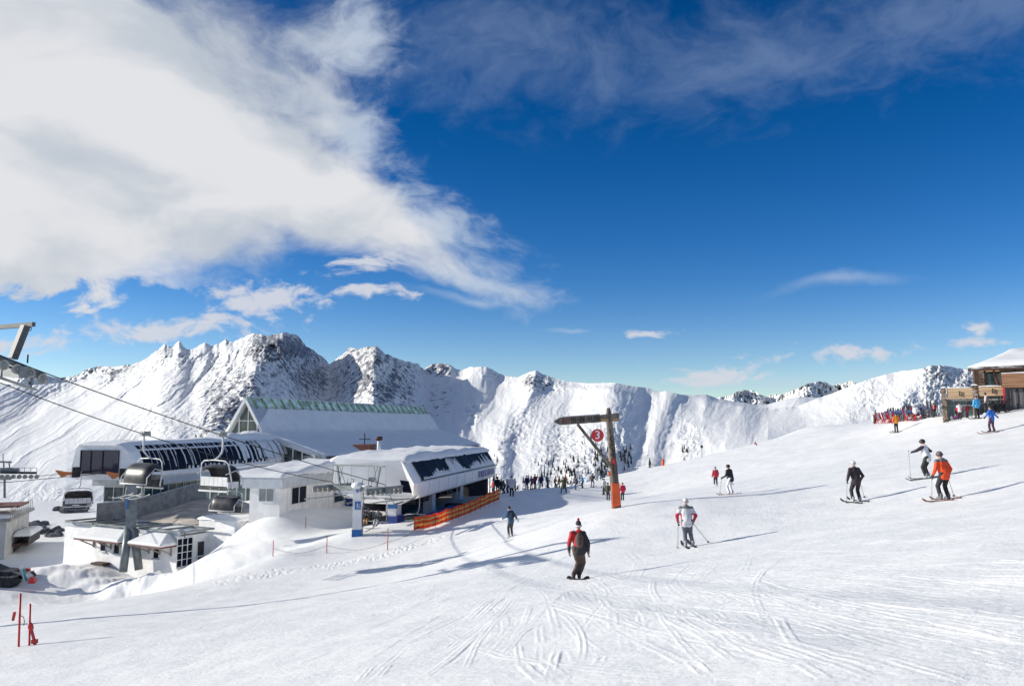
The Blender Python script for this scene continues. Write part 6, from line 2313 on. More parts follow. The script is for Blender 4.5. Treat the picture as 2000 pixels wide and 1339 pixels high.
deckchair(1718, 827, 'leftmost red and white deckchair at the end of the long ski rack')
deckchair(1731, 827, 'second red and white deckchair from the left, before the long ski rack')
deckchair(1743, 826, 'red and white deckchair just left of the person in orange')
deckchair(1774, 823, 'red and white deckchair right of the person in orange')
deckchair(1791, 821, 'rightmost red and white deckchair, at the feet of the white jacket')
g = G(1709, 827, 45)
t = empty('rack_post', g, 'dark post with a blue tip at the left end of the deckchairs', 'pole')
MB().tube([g - Vector((0, 0, 0.2)), g + Vector((0, 0, 1.0))], 0.16, 10).build('post', M_BROWN, t)
MB().tube([g + Vector((0.12, 0, 1.0)), g + Vector((0.12, 0, 1.6))], 0.06, 8).build('tip', M_SBLUE, t)
# tangle of parked equipment in front of the curtained window
R = random.Random(8)
m = MB()
for i in range(70):
    px = R.uniform(1935, 1962); g = P(px, 797 - (px - 1935) * 0.06, 66.5)
    zz = hz(g.x, g.y)
    a = Vector((g.x + R.uniform(-.3, .3), g.y + R.uniform(-.3, .3), zz + R.uniform(0, 0.6)))
    m.beam(a, a + Vector((R.uniform(-.9, .9), R.uniform(-.2, .2), R.uniform(0.1, 1.0))), R.uniform(0.03, 0.10), 0.04)
o = m.build('parked_skis', M_DARK, origin=P(1950, 797, 66.5)); tag(o, 'dark heap of parked skis and poles before the lodge window', 'skis', kind='stuff')

# rocks breaking through the snow behind the yard
M_ROCK = mat('dark_bare_rock', (0.09, 0.095, 0.11), 0.9, var=0.4, scale=1.5, bump=0.6, bscale=5)
for i, (px, py, sz, lab) in enumerate(((68, 1026, 1.1, 'dark flat rock nearest the concrete building, left of the yard wall'), (80, 1030, 0.8, 'small dark rock right beside the flat one behind the yard'),
                                       (92, 1040, 1.3, 'largest dark rock in the snow left of the lower building'), (103, 1047, 0.9, 'dark rock closest to the left wall of the lower building'),
                                       (110, 1036, 0.7, 'upper right small rock behind the yard'), (150, 1000, 1.8, 'wide dark rock band below the hanging pale chair'), (128, 996, 1.4, 'low rock left of the wide rock band'),
                                       (172, 994, 1.2, 'pointed rock right of the wide rock band'))):
    g = G(px, py, 70, 150)
    R = random.Random(i)
    m = MB()
    for k in range(5):
        m.ellip(g + Vector((R.uniform(-1, 1) * sz, R.uniform(-.6, .6) * sz, R.uniform(0, .25) * sz)), (sz * R.uniform(.4, .8), sz * R.uniform(.4, .7), sz * R.uniform(.2, .5)), 7, 5, Matrix.Rotation(R.uniform(-.5, .5), 3, 'Y'))
    o = m.build('rock', M_ROCK, origin=g)
    for v in o.data.vertices:
        v.co += v.co.normalized() * 0.18 * sz * mnoise.noise(v.co * 1.7 + Vector((i, 0, 0)))
    o.data.polygons.foreach_set('use_smooth', [False] * len(o.data.polygons))
    tag(o, lab, 'rock', 'rocks showing through the snow behind the yard')

# ------------------------------------------------------------------ conifers on the mountain foot
def conifer(seed):
    R = random.Random(seed)
    m = MB()
    H_ = 8.0
    m.tube([(0, 0, -1.0), (0, 0, 1.2), (0, 0, 6.5)], [0.22, 0.18, 0.05], 6)
    nt = len(m.f)
    for k in range(9):
        z = 0.9 + k * 0.8
        r = 1.9 * (1 - (k / 9.6)) ** 0.8
        n = 9
        ring = []
        base = len(m.v)
        for i in range(n * 2):
            a = math.pi * i / n + R.random() * 0.25
            rr = r * (R.uniform(0.8, 1.15) if i % 2 == 0 else R.uniform(0.35, 0.55))
            m.v.append(Vector((math.cos(a) * rr, math.sin(a) * rr, z - 0.35 * rr * R.uniform(0.6, 1.3))))
        m.v.append(Vector((0, 0, z + 1.2)))
        top = len(m.v) - 1
        for i in range(n * 2):
            m.f.append((base + i, base + (i + 1) % (2 * n), top)); m.sm.append(False)
        m.f.append(tuple(reversed(range(base, base + 2 * n)))); m.sm.append(False)
    return m


M_NEEDLE = mat('dark_conifer', (0.030, 0.045, 0.040), 0.8, var=0.6, scale=1.2)
tree_meshes = []
R = random.Random(17)
spots = []
for (cx, cy, rx, ry, n) in ((1104, 925, 18, 26, 44), (1122, 935, 16, 20, 20), (1172, 900, 14, 34, 26), (1185, 915, 10, 20, 12), (1140, 905, 20, 30, 10), (1216, 885, 7, 14, 12), (1226, 900, 7, 22, 14), (964, 925, 6, 26, 16),
                             (1060, 905, 16, 14, 8), (1269, 905, 3, 10, 4), (1075, 935, 14, 14, 10), (1045, 935, 40, 12, 10), (1340, 880, 14, 12, 5), (1165, 860, 24, 12, 9), (925, 930, 1, 1, 0)):
    for i in range(n):
        spots.append((R.gauss(cx, rx * 0.6), R.gauss(cy, ry * 0.6)))
protos = []
for k in range(3):
    mb = conifer(40 + k)
    e = mb.build('conifer_tree', M_NEEDLE)
    protos.append(e.data)
    bpy.data.objects.remove(e)
for i, (px, py) in enumerate(spots):
    v = hit_main(px, min(py, 958))
    o = bpy.data.objects.new('conifer_tree', protos[i % 3])
    COL.objects.link(o)
    o.location = v
    s = R.uniform(0.45, 1.25) * v.y / 1050
    o.scale = (s * 0.9, s * 0.9, s)
    o.rotation_euler = (0, 0, R.uniform(0, 6.28))
    tag(o, 'small dark conifer on the snowy mountain foot behind the queue', 'tree', 'small dark conifers on the mountain foot')
# ------------------------------------------------------------------ people
def remesh(mb, voxel, noise_amp=0.0, noise_f=9.0, seed=0, sm=2):
    me = bpy.data.meshes.new('t')
    me.from_pydata([tuple(v) for v in mb.v], [], mb.f)
    o = bpy.data.objects.new('t', me)
    COL.objects.link(o)
    md = o.modifiers.new('r', 'REMESH'); md.mode = 'VOXEL'; md.voxel_size = voxel; md.use_smooth_shade = True
    if sm:
        s = o.modifiers.new('s', 'SMOOTH'); s.factor = 0.5; s.iterations = sm
    dg = bpy.context.evaluated_depsgraph_get()
    out = bpy.data.meshes.new_from_object(o.evaluated_get(dg))
    bpy.data.objects.remove(o)
    bpy.data.meshes.remove(me)
    if noise_amp:
        n = len(out.vertices)
        co = np.empty(n * 3, dtype=np.float32); out.vertices.foreach_get('co', co)
        no = np.empty(n * 3, dtype=np.float32); out.vertex_normals.foreach_get('vector', no)
        co = co.reshape(-1, 3); no = no.reshape(-1, 3)
        k = fbm2(co[:, 0] * noise_f + seed * 3.1, co[:, 2] * noise_f * 1.3 + co[:, 1] * 5, 3, 7, 0.6)
        co += no * (k * noise_amp)[:, None]
        out.vertices.foreach_set('co', co.ravel())
        out.update()
    out.polygons.foreach_set('use_smooth', [True] * len(out.polygons))
    return out


M_SKIN = mat('skin', (0.5, 0.3, 0.22), 0.6, var=0.06)
M_HAIR = mat('brown_hair', (0.05, 0.03, 0.02), 0.7)
CLOTH = {}


def cloth(rgb):
    k = tuple(round(c, 3) for c in rgb)
    if k not in CLOTH:
        CLOTH[k] = mat('cloth_%03d' % len(CLOTH), k, 0.75, var=0.14, scale=7, bump=0.35, bscale=14)
    return CLOTH[k]


BLK = (0.018, 0.018, 0.022); NAVY = (0.02, 0.03, 0.08); WHT = (0.72, 0.72, 0.74); RED = (0.5, 0.02, 0.025); GRY = (0.15, 0.155, 0.17); LGR = (0.42, 0.42, 0.44)
ORG = (0.78, 0.075, 0.015); YOR = (0.8, 0.3, 0.02); BLU = (0.03, 0.16, 0.6); LBL = (0.08, 0.38, 0.68); BRN = (0.10, 0.065, 0.05); OLV = (0.09, 0.08, 0.045); PUR = (0.12, 0.06, 0.14); MAR = (0.2, 0.02, 0.04); TEA = (0.1, 0.18, 0.2)

V3 = Vector
POSES = {
    'stand': dict(head=(0, .02, 1.63), neck=(0, 0, 1.47), ch=(0, 0, 1.27), pel=(0, 0, .95), sh=.185, sz=1.41, sy=0, el=(.27, -.03, 1.13), wr=(.28, .1, .9), hip=.09, kn=(.11, .03, .5), an=(.12, -.01, .08)),
    'ski': dict(head=(0, .13, 1.56), neck=(0, .08, 1.41), ch=(0, .05, 1.22), pel=(0, -.06, .9), sh=.19, sz=1.35, sy=.07, el=(.31, .06, 1.08), wr=(.30, .30, .95), hip=.10, kn=(.15, .12, .49), an=(.16, 0, .09)),
    'wide': dict(head=(0, .06, 1.58), neck=(0, .03, 1.43), ch=(0, .02, 1.23), pel=(0, -.02, .91), sh=.19, sz=1.37, sy=.02, el=(.36, .05, 1.1), wr=(.5, .2, .98), hip=.10, kn=(.2, .06, .49), an=(.24, 0, .09)),
    'walk': dict(head=(0, .08, 1.61), neck=(0, .05, 1.45), ch=(0, .03, 1.25), pel=(0, 0, .93), sh=.185, sz=1.39, sy=.03, el=(.27, 0, 1.12), wr=(.27, .16, .92), hip=.09, kn=(.10, .14, .5), an=(.10, .12, .08)),
    'sit': dict(head=(0, .06, 1.2), neck=(0, .02, 1.05), ch=(0, -.02, .85), pel=(0, -.1, .52), sh=.185, sz=1.0, sy=0, el=(.27, .05, .75), wr=(.2, .3, .6), hip=.09, kn=(.13, .38, .52), an=(.13, .42, .1)),
}
_glove = None


def glove_mesh():
    global _glove
    if _glove is None:
        m = MB()
        m.ellip((0, 0, -0.045), (0.022, 0.042, 0.05))
        for i, (y, l) in enumerate(((0.032, .9), (0.011, 1.0), (-0.011, .95), (-0.032, .78))):
            m.tube([(0, y, -0.08), (0.006, y, -0.08 - 0.03 * l), (0.03, y, -0.08 - 0.045 * l), (0.045, y, -0.08 - 0.03 * l)], [0.0125, 0.012, 0.011, 0.009], 7)
        m.tube([(0.01, 0.035, -0.03), (0.03, 0.055, -0.055), (0.045, 0.05, -0.08)], [0.014, 0.013, 0.01], 7)
        m.tube([(0, 0, 0.03), (0, 0, -0.02)], [0.042, 0.038], 9)
        _glove = remesh(m, 0.009, sm=1)
        _glove.name = 'glove'
    return _glove


def person(px, py, hpx, desc, jacket, trousers, hat, pose='stand', hdg=0.0, kind='helmet', boots=BLK, gloves=BLK, lean=0.0, vox=0.03, sleeves=None, yoke=None, pack=None,
           skis=None, poles=None, board=None, face=True, dz=0.0, over=None, at=None, group=None, hem=None, coat=0.0, split=None, wide=1.0, long_hair=False):
    """a clothed figure; hdg 0 looks away from the viewer; every garment is a part"""
    g = at if at is not None else G(px, py, 15)
    Ht = hpx * g.y / F_PX
    s = Ht / 1.74
    if pose == 'ski': s *= 1.04
    q = dict(POSES[pose])
    if over: q.update(over)
    vox = vox * s
    t = bpy.data.objects.new('person', None)
    COL.objects.link(t)

    def J(k, side=1):
        v = q.get(k + ('L' if side < 0 else 'R'), q[k])
        return V3((v[0] * (side if (k + ('L' if side < 0 else 'R')) not in q else 1), v[1], v[2]))

    def X(v):
        v = V3(v)
        v = V3((v.x * wide + lean * v.z * v.z * 0.35, v.y, v.z))
        return v * s
    R_ = lambda r: r * s

    def tube(m, pts, rs, n=10):
        m.tube([X(p) for p in pts], [R_(r) for r in rs], n)
        for p, r in zip(pts, rs):
            m.ellip(X(p), (R_(r),) * 3, 10, 7)
    head, neck, ch, pel = V3(q['head']), V3(q['neck']), V3(q['ch']), V3(q['pel'])
    sh = [V3((q['sh'] * k, q['sy'], q['sz'])) for k in (-1, 1)]
    el = [J('el', k) for k in (-1, 1)]; wr = [J('wr', k) for k in (-1, 1)]
    hp = [V3((q['hip'] * k, pel.y, pel.z - 0.03)) for k in (-1, 1)]
    kn = [J('kn', k) for k in (-1, 1)]; an = [J('an', k) for k in (-1, 1)]
    # body: one continuous surface
    m = MB()
    m.ellip(X(head), (R_(.078), R_(.095), R_(.112)), 14, 11)
    m.ellip(X(head + V3((0, .03, -.06))), (R_(.055), R_(.06), R_(.055)))
    m.ellip(X(head + V3((0, .098, -.015))), (R_(.016), R_(.024), R_(.026)), 8, 6)
    for k in (-1, 1):
        m.ellip(X(head + V3((.078 * k, 0, -.01))), (R_(.012), R_(.022), R_(.034)), 8, 6)
        m.ellip(X(head + V3((.03 * k, .078, .012))), (R_(.018), R_(.014), R_(.012)), 8, 6)
    tube(m, [neck + V3((0, 0, .08)), neck - V3((0, 0, .08))], [.055, .06])
    m.ellip(X(ch), (R_(.16), R_(.1), R_(.22)))
    tube(m, [ch, pel], [.13, .13])
    for i in (0, 1):
        tube(m, [neck - V3((0, 0, .08)), sh[i], el[i], wr[i]], [.06, .06, .045, .03])
        tube(m, [hp[i], kn[i], an[i]], [.085, .06, .045])
    bme = remesh(m, max(vox, 0.022 * s))
    bme.materials.append(M_SKIN)
    body = bpy.data.objects.new('body', bme); COL.objects.link(body); body.parent = t

    def part(name, mb, col, v=None, amp=0.012, seed=1, mat_=None):
        me = remesh(mb, v or vox, amp * s, 9.0 / s, seed)
        me.materials.append(mat_ or cloth(col))
        o = bpy.data.objects.new(name, me); COL.objects.link(o); o.parent = t
        return o
    # jacket
    m = MB()
    m.ellip(X(ch + V3((0, -.005, .02))), (R_(.205), R_(.145), R_(.24)), 14, 10)
    hemz = pel + V3((0, 0, -.07 - coat))
    tube(m, [ch + V3((0, 0, -.05)), pel + V3((0, 0, .05))], [.155, .155], 14)
    for k in (-1, 1):
        tube(m, [ch + V3((.07 * k, 0, 0)), pel + V3((.06 * k, 0, 0)), hemz + V3((.07 * k, 0, 0))], [.135, .135, .13], 12)
    tube(m, [neck + V3((0, -.005, .0)), neck - V3((0, 0, .08))], [.078, .10])
    if not sleeves:
        for i in (0, 1):
            tube(m, [neck - V3((0, 0, .09)), sh[i], el[i], wr[i] + (el[i] - wr[i]) * .08], [.09, .088, .070, .052])
    else:
        for i in (0, 1):
            tube(m, [neck - V3((0, 0, .09)), sh[i] * 0.97 + V3((0, 0, .04))], [.09, .085])
    jo = part('jacket', m, jacket)
    if split:                                # left half in another colour, sewn panels of one garment
        jo.data.materials.append(cloth(split))
        for p in jo.data.polygons:
            c = p.center
            if c.x > 0.02 * s or (c.z < 1.02 * s): p.material_index = 1
    if sleeves:
        for i in (0, 1):
            m = MB(); tube(m, [sh[i], el[i], wr[i] + (el[i] - wr[i]) * .08], [.088, .070, .052])
            part('sleeve', m, sleeves)
    if yoke:
        jo.data.materials.append(cloth(yoke))
        for p in jo.data.polygons:
            if p.center.z > (q['sz'] - 0.03) * s + (p.center.y < 0) * 0.03 * s: p.material_index = 1
    if hem:
        jo.data.materials.append(cloth(hem)); ix = len(jo.data.materials) - 1
        for p in jo.data.polygons:
            if abs(p.center.x) > .165 * s and p.center.z < (q['sz'] - .16) * s: p.material_index = ix
    # trousers
    m = MB()
    for i in (0, 1):
        tube(m, [hp[i] + V3((0, 0, .06)), (hp[i] + kn[i]) / 2, kn[i], (kn[i] + an[i]) / 2, an[i] + V3((0, 0, .07))], [.112, .098, .08, .074, .076], 12)
    m.ellip(X(pel), (R_(.165), R_(.12), R_(.12)))
    part('trousers', m, trousers, seed=2)
    # boots
    for i in (0, 1):
        m = MB()
        a = an[i]
        m.ellip(X(a + V3((0, .06, -.02))), (R_(.055), R_(.15), R_(.065)))
        tube(m, [a + V3((0, -.02, .1)), a + V3((0, -.02, -.02))], [.066, .06])
        part('boot', m, boots, amp=0)
    # gloves with separate fingers, shared mesh
    for i in (0, 1):
        o = bpy.data.objects.new('glove', glove_mesh()); COL.objects.link(o); o.parent = t
        d = (wr[i] - el[i]).normalized()
        o.location = X(wr[i])
        o.rotation_euler = (-d).to_track_quat('Z', 'Y').to_euler()
        o.scale = (1.25 * s, 1.25 * s, 1.25 * s)
        if not o.data.materials: o.data.materials.append(cloth(BLK))
        o.material_slots[0].link = 'OBJECT'
        o.material_slots[0].material = cloth(gloves)
    # head wear
    m = MB()
    hc = head + V3((0, -.008, .03))
    if kind == 'helmet':
        m.ellip(X(hc + V3((0, 0, .01))), (R_(.108), R_(.128), R_(.112)), 16, 12)
        ho = part('helmet', m, hat, v=max(vox * .6, .02 * s), amp=0, mat_=mat('helmet_%d' % int(sum(hat) * 100), hat, 0.35, var=0.05))
        b = MB(); b.tube([X(hc + V3((math.sin(a) * .108, math.cos(a) * .128, 0.0))) for a in [i * math.pi / 8 for i in range(17)]], R_(.014), 5)
        me = bpy.data.objects.new('goggle_strap', None); bpy.data.objects.remove(me)
        so = b.build('goggle_strap', cloth(BLK)); so.parent = t
    elif kind == 'bobble':
        m.ellip(X(hc + V3((0, 0, .03))), (R_(.092), R_(.108), R_(.13)), 14, 10)
        ho = part('knitted_hat', m, hat, v=.02 * s)
        b = MB(); b.tube([X(hc + V3((math.sin(a) * .09, math.cos(a) * .105, -.02))) for a in [i * math.pi / 8 for i in range(17)]], R_(.03), 6)
        o = b.build('hat_band', cloth(WHT)); o.parent = t
        b = MB(); b.ellip(X(hc + V3((0, 0, .185))), (R_(.042),) * 3); o = b.build('pompom', cloth(RED)); o.parent = t
    elif kind == 'beanie':
        m.ellip(X(hc + V3((0, 0, .02))), (R_(.095), R_(.112), R_(.105)), 14, 10)
        ho = part('knitted_hat', m, hat, v=.022 * s)
    else:
        m.ellip(X(hc + V3((0, -.01, .012))), (R_(.092), R_(.108), R_(.105)), 14, 10)
        if long_hair: m.ellip(X(hc + V3((0, -.07, -.1))), (R_(.075), R_(.05), R_(.13)))
        part('hair', m, hat, v=.022 * s, mat_=M_HAIR)
    if face and kind in ('helmet',):
        b = MB(); b.ellip(X(head + V3((0, .085, .015))), (R_(.072), R_(.04), R_(.038)), 12, 8); o = b.build('goggles', M_GLASS); o.parent = t
    if yoke or kind == 'bobble':             # hood or scarf lying on the neck
        b = MB(); b.ellip(X(neck + V3((0, -.07, .0))), (R_(.12), R_(.08), R_(.075)), 12, 8); o = b.build('hood', cloth(jacket if not yoke else yoke)); o.parent = t
    if pack:
        m = MB()
        c = ch + V3((0, -.2, -.03))
        m.ellip(X(c), (R_(.135), R_(.09), R_(.25)), 14, 10)
        m.ellip(X(c + V3((0, -.05, -.07))), (R_(.10), R_(.06), R_(.14)), 12, 8)
        part('backpack', m, pack, amp=.01)
        b = MB()
        for k in (-1, 1):
            b.tube([X(c + V3((.10 * k, .05, .22))), X(V3((.12 * k, q['sy'] + .02, q['sz'] + .09))), X(V3((.13 * k, q['sy'] + .14, q['sz'] - .05)))], R_(.02), 6)
        b.tube([X(c + V3((.02, -.11, .1))), X(c + V3((.03, -.12, -.12)))], R_(.012), 5)
        o = b.build('backpack_strap', cloth(BLK)); o.parent = t
    g = V3(g)
    t.location = g + V3((0, 0, dz))
    t.rotation_euler = (0, 0, hdg)
    tag(t, desc, 'person', group)
    M4 = Matrix.Translation(t.location) @ Matrix.Rotation(hdg, 4, 'Z')
    short = desc
    # skis under the boots
    if skis is not None:
        for i, side in ((0, 'left'), (1, 'right')):
            me = bpy.data.meshes.get('ski_mesh_' + skis)
            if me is None:
                o = ski_mesh().build('ski', {'dark': M_DARK, 'white': M_PRINT, 'red': M_REDBR}[skis]); o.data.name = 'ski_mesh_' + skis
                me = o.data
            else:
                o = bpy.data.objects.new('ski', me); COL.objects.link(o)
            ank = X(an[i])
            p = M4 @ V3((ank.x, ank.y + .1 * s, 0))
            fwd = M4.to_3x3() @ V3((0, 1, 0)); rt = M4.to_3x3() @ V3((1, 0, 0))
            zc = hz(p.x, p.y)
            zf = hz(p.x + fwd.x * .7, p.y + fwd.y * .7); zb_ = hz(p.x - fwd.x * .7, p.y - fwd.y * .7)
            pitch = math.atan2(zf - zb_, 1.4)
            zr_ = hz(p.x + rt.x * .3, p.y + rt.y * .3); zl_ = hz(p.x - rt.x * .3, p.y - rt.y * .3)
            roll = math.atan2(zl_ - zr_, 0.6)
            o.location = (p.x, p.y, (zf + zb_ + 2 * zc) / 4 + 0.012)
            o.rotation_euler = (Matrix.Rotation(hdg, 3, 'Z') @ Matrix.Rotation(pitch, 3, 'X') @ Matrix.Rotation(roll, 3, 'Y')).to_euler()
            o.scale = (s * 0.9, s * 0.86, s)
            tag(o, side + ' ski of the ' + poles_desc(short), 'ski', 'skis on the feet of skiers')
    if poles:
        for i, side in ((0, 'left'), (1, 'right')):
            tip = poles[i]
            if tip is None: continue
            hand = M4 @ (X(wr[i]) + (X(wr[i]) - X(el[i])).normalized() * 0.09 * s)
            tp = M4 @ (V3(tip) * s)
            tp.z = hz(tp.x, tp.y) + (tip[2] if tip[2] > 0 else -0.03)
            po = empty('ski_pole', tp, side + ' ski pole held by the ' + poles_desc(short), 'ski pole', 'ski poles held by skiers')
            d = (hand - tp).normalized()
            MB().tube([tp, hand + d * 0.05], 0.011, 6).build('shaft', M_LSTEEL, po)
            MB().tube([hand - d * 0.04, hand + d * 0.1], 0.02, 8).build('handle', M_BLACK, po)
            MB().disc(tp + d * 0.07, d, 0.05, 0.012, 12).build('basket', M_BLACK, po)
    if board:
        m = MB()
        rings = []
        for y, w, z in ((-.78, .05, .09), (-.7, .12, .03), (-.4, .125, .008), (0, .115, .008), (.4, .125, .008), (.7, .12, .03), (.78, .05, .09)):
            rings.append([(-w, y, z - .008), (w, y, z - .008), (w, y, z + .01), (-w, y, z + .01)])
        m.loft([[(x * .95, y * .9, z) for x, y, z in r_] for r_ in rings])
        o = m.build('snowboard', M_PRINT if board == 'white' else M_DARK)
        fwd = M4.to_3x3() @ V3((0, 1, 0)); rt = M4.to_3x3() @ V3((1, 0, 0))
        p = t.location
        bh = hdg + (0.35 if hdg < 0.3 else -1.1)
        d = V3((-math.sin(bh), math.cos(bh), 0))
        pitch = math.atan2(hz(p.x + d.x * .6, p.y + d.y * .6) - hz(p.x - d.x * .6, p.y - d.y * .6), 1.2)
        o.location = (p.x, p.y, p.z + 0.01)
        o.rotation_euler = (Matrix.Rotation(bh, 3, 'Z') @ Matrix.Rotation(pitch, 3, 'X')).to_euler()
        tag(o, 'snowboard under the feet of the ' + poles_desc(short), 'snowboard')
    return t


def poles_desc(d):
    """short form of a person's description that still points to the same figure"""
    return ' '.join(d.split()[:10])


T = math.pi
def by_lodge(px, off=1.3):
    """a standing place just in front of the lodge front"""
    a, _ = onplane(px, 800, lodge_fr(0, off, 0), lodge_fr.u)
    p = lodge_fr(a, off, 0)
    return V3((p.x, p.y, hz(p.x, p.y)))


# ---- the near figures
person(1129, 1131, 106, 'snowboarder in red and black jacket with brown backpack, riding away in the middle', RED, BRN, (0.03, 0.02, 0.025), 'stand', 0.0, 'bobble', gloves=(0.2, 0.13, 0.09), vox=.022, split=(0.025, 0.025, 0.03), pack=(0.09, 0.055, 0.045),
       board='dark', boots=(0.06, 0.04, 0.035), over=dict(pel=(.07, -.02, .93), ch=(.04, .03, 1.25), head=(.03, .06, 1.63), neck=(.03, .04, 1.46), elL=(-.27, .02, 1.13), elR=(.33, -.02, 1.12), wrL=(-.27, .05, .86), wrR=(.33, .04, .84),
                                                          knL=(.02, .16, .5), knR=(.19, .16, .5), anL=(-.14, 0, .09), anR=(.04, .06, .09)))
person(1342, 1068, 90, 'skier in white and grey jacket with red side panels, standing right of the snowboarder', (0.66, 0.66, 0.67), (0.10, 0.115, 0.14), (0.7, 0.62, 0.62), 'ski', -0.05, 'helmet', gloves=GRY, vox=.024, hem=(0.5, 0.03, 0.06), face=False,
       skis='dark', poles=((-.33, .0, 0), (.85, .35, 0)), over=dict(elL=(-.33, .03, 1.1), wrL=(-.29, .12, .88), elR=(.33, -.02, 1.1), wrR=(.27, .12, .9), anL=(-.05, 0, .09), anR=(.2, 0, .09), knL=(-.05, .08, .5), knR=(.14, .08, .5)), yoke=GRY, boots=LGR)
person(1845, 976, 91, 'skier in orange jacket with grey shoulders and black trousers, nearest on the right', ORG, BLK, (0.12, 0.08, 0.09), 'ski', 0.25, 'helmet', vox=.024, yoke=(0.13, 0.13, 0.15), face=False, gloves=BLK, skis='red', boots=GRY,
       poles=((-.27, .3, 0), (.75, .35, 0)), over=dict(wrL=(-.3, .16, .86), wrR=(.34, .12, .86), elL=(-.3, .02, 1.08), elR=(.33, .0, 1.08)))
person(1811, 934, 74, 'skier in white vest with dark sleeves and black trousers, leaning on a pole', WHT, BLK, (0.03, 0.02, 0.03), 'ski', 0.75, 'helmet', vox=.028, sleeves=(0.03, 0.02, 0.035), skis='dark', boots=LGR, gloves=LGR,
       poles=((-.35, .55, 0), None), over=dict(elL=(-.3, .28, 1.2), wrL=(-.3, .52, 1.12), elR=(.3, -.1, 1.18), wrR=(.26, .1, 1.1)))
person(1673, 980, 77, 'skier in black jacket and trousers with white and red helmet, back turned', (0.035, 0.022, 0.03), BLK, (0.7, 0.62, 0.62), 'ski', 0.2, 'helmet', vox=.028, skis='dark', face=False, boots=LGR,
       poles=((-.33, .2, 0), (.75, .5, 0)), over=dict(elL=(-.34, -.02, 1.08), elR=(.34, -.02, 1.08), wrL=(-.3, .12, .9), wrR=(.32, .12, .9)))
person(1427, 965, 56, 'skier in black jacket and white trousers, beside the child in red', (0.022, 0.022, 0.028), (0.74, 0.73, 0.78), (0.02, 0.02, 0.025), 'ski', 0.7, 'helmet', vox=.032, skis='red', boots=LGR, poles=((-.45, .45, 0), (.5, .1, .5)))
person(1398, 949, 37, 'small person in red jacket with grey shoulders and dark trousers on the slope', (0.55, 0.03, 0.05), (0.05, 0.045, 0.07), GRY, 'stand', 0.1, 'beanie', vox=.035, yoke=(0.4, 0.3, 0.32), boots=WHT)
person(997, 1048, 58, 'snowboarder in blue with black backpack and beanie, gliding through the station shadow', (0.025, 0.08, 0.17), (0.05, 0.05, 0.055), (0.02, 0.03, 0.04), 'walk', 0.7, 'beanie', gloves=WHT, vox=.03, pack=(0.02, 0.02, 0.025), board='white', boots=LGR,
       over=dict(head=(0, .14, 1.6), neck=(0, .1, 1.44), ch=(0, .04, 1.25), pel=(0, -.05, .93), elL=(-.26, .12, 1.15), wrL=(-.3, .4, 1.0), elR=(.3, -.1, 1.15), wrR=(.36, -.18, .98), knL=(-.1, .08, .5), knR=(.12, .06, .5), anL=(-.12, 0, .09), anR=(.12, 0, .09)))
person(1751, 844, 37, 'person in bright orange jacket standing in front of the deckchairs', YOR, BLK, NAVY, 'stand', 0.1, 'beanie', vox=.038, skis='dark', sleeves=(0.75, 0.12, 0.03), over=dict(elR=(.38, .1, 1.2), wrR=(.42, .15, 1.4)))
person(1938, 844, 52, 'skier in bright blue jacket with dark trousers and one arm held out', BLU, (0.07, 0.02, 0.06), BRN, 'wide', 0.5, 'hair', vox=.034, skis='red', over=dict(elR=(.42, .0, 1.15), wrR=(.72, .05, 1.02), elL=(-.3, .1, 1.15), wrL=(-.25, .25, 1.0)))
person(1909, 817, 44, 'person in sky blue jacket and black trousers before the second stone pillar', LBL, BLK, (0.1, 0.05, 0.03), 'stand', 0.1, 'hair', vox=.038, skis='dark')
person(1928, 811, 42, 'person in beige patterned jacket and dark trousers between pillar and window', (0.5, 0.38, 0.34), BLK, BLK, 'walk', 0.9, 'beanie', vox=.04, yoke=(0.6, 0.62, 0.62), boots=WHT, at=by_lodge(1928, 1.6))
person(1874, 812, 34, 'person in white and red jacket at the glazing between the stone pillars', (0.7, 0.66, 0.66), (0.1, 0.02, 0.03), BRN, 'walk', -0.3, 'hair', vox=.04, hem=(0.55, 0.03, 0.05), at=by_lodge(1874, 1.5))
person(1890, 810, 28, 'person in dark red jacket left of the sky blue one', (0.28, 0.02, 0.03), (0.2, 0.02, 0.03), BLK, 'walk', 0.2, 'beanie', vox=.045, at=by_lodge(1890, 1.2))
person(1789, 822, 31, 'person in white jacket standing among the ski racks', (0.62, 0.64, 0.68), BLK, GRY, 'walk', -0.6, 'beanie', vox=.045)
person(1826, 815, 28, 'person in red and navy jacket beside the short ski rack', (0.65, 0.08, 0.05), NAVY, BLK, 'walk', 1.0, 'beanie', vox=.045, split=NAVY)
person(1838, 813, 20, 'person in pale jacket just left of the first stone pillar', (0.4, 0.5, 0.5), TEA, BRN, 'sit', 0.6, 'hair', vox=.05)
person(1850, 813, 15, 'seated person in brown at the foot of the first stone pillar', BRN, OLV, (0.5, 0.2, 0.15), 'sit', 2.4, 'hair', vox=.05, at=by_lodge(1850, 1.8))
person(1858, 812, 14, 'seated person in pale clothes right of the first stone pillar', LGR, LGR, LGR, 'sit', 2.8, 'beanie', vox=.05, at=by_lodge(1858, 1.0))
person(1866, 811, 15, 'seated person in magenta jacket in front of the lodge glazing', (0.3, 0.05, 0.25), PUR, WHT, 'sit', 2.6, 'beanie', vox=.05, at=by_lodge(1866, 1.4))
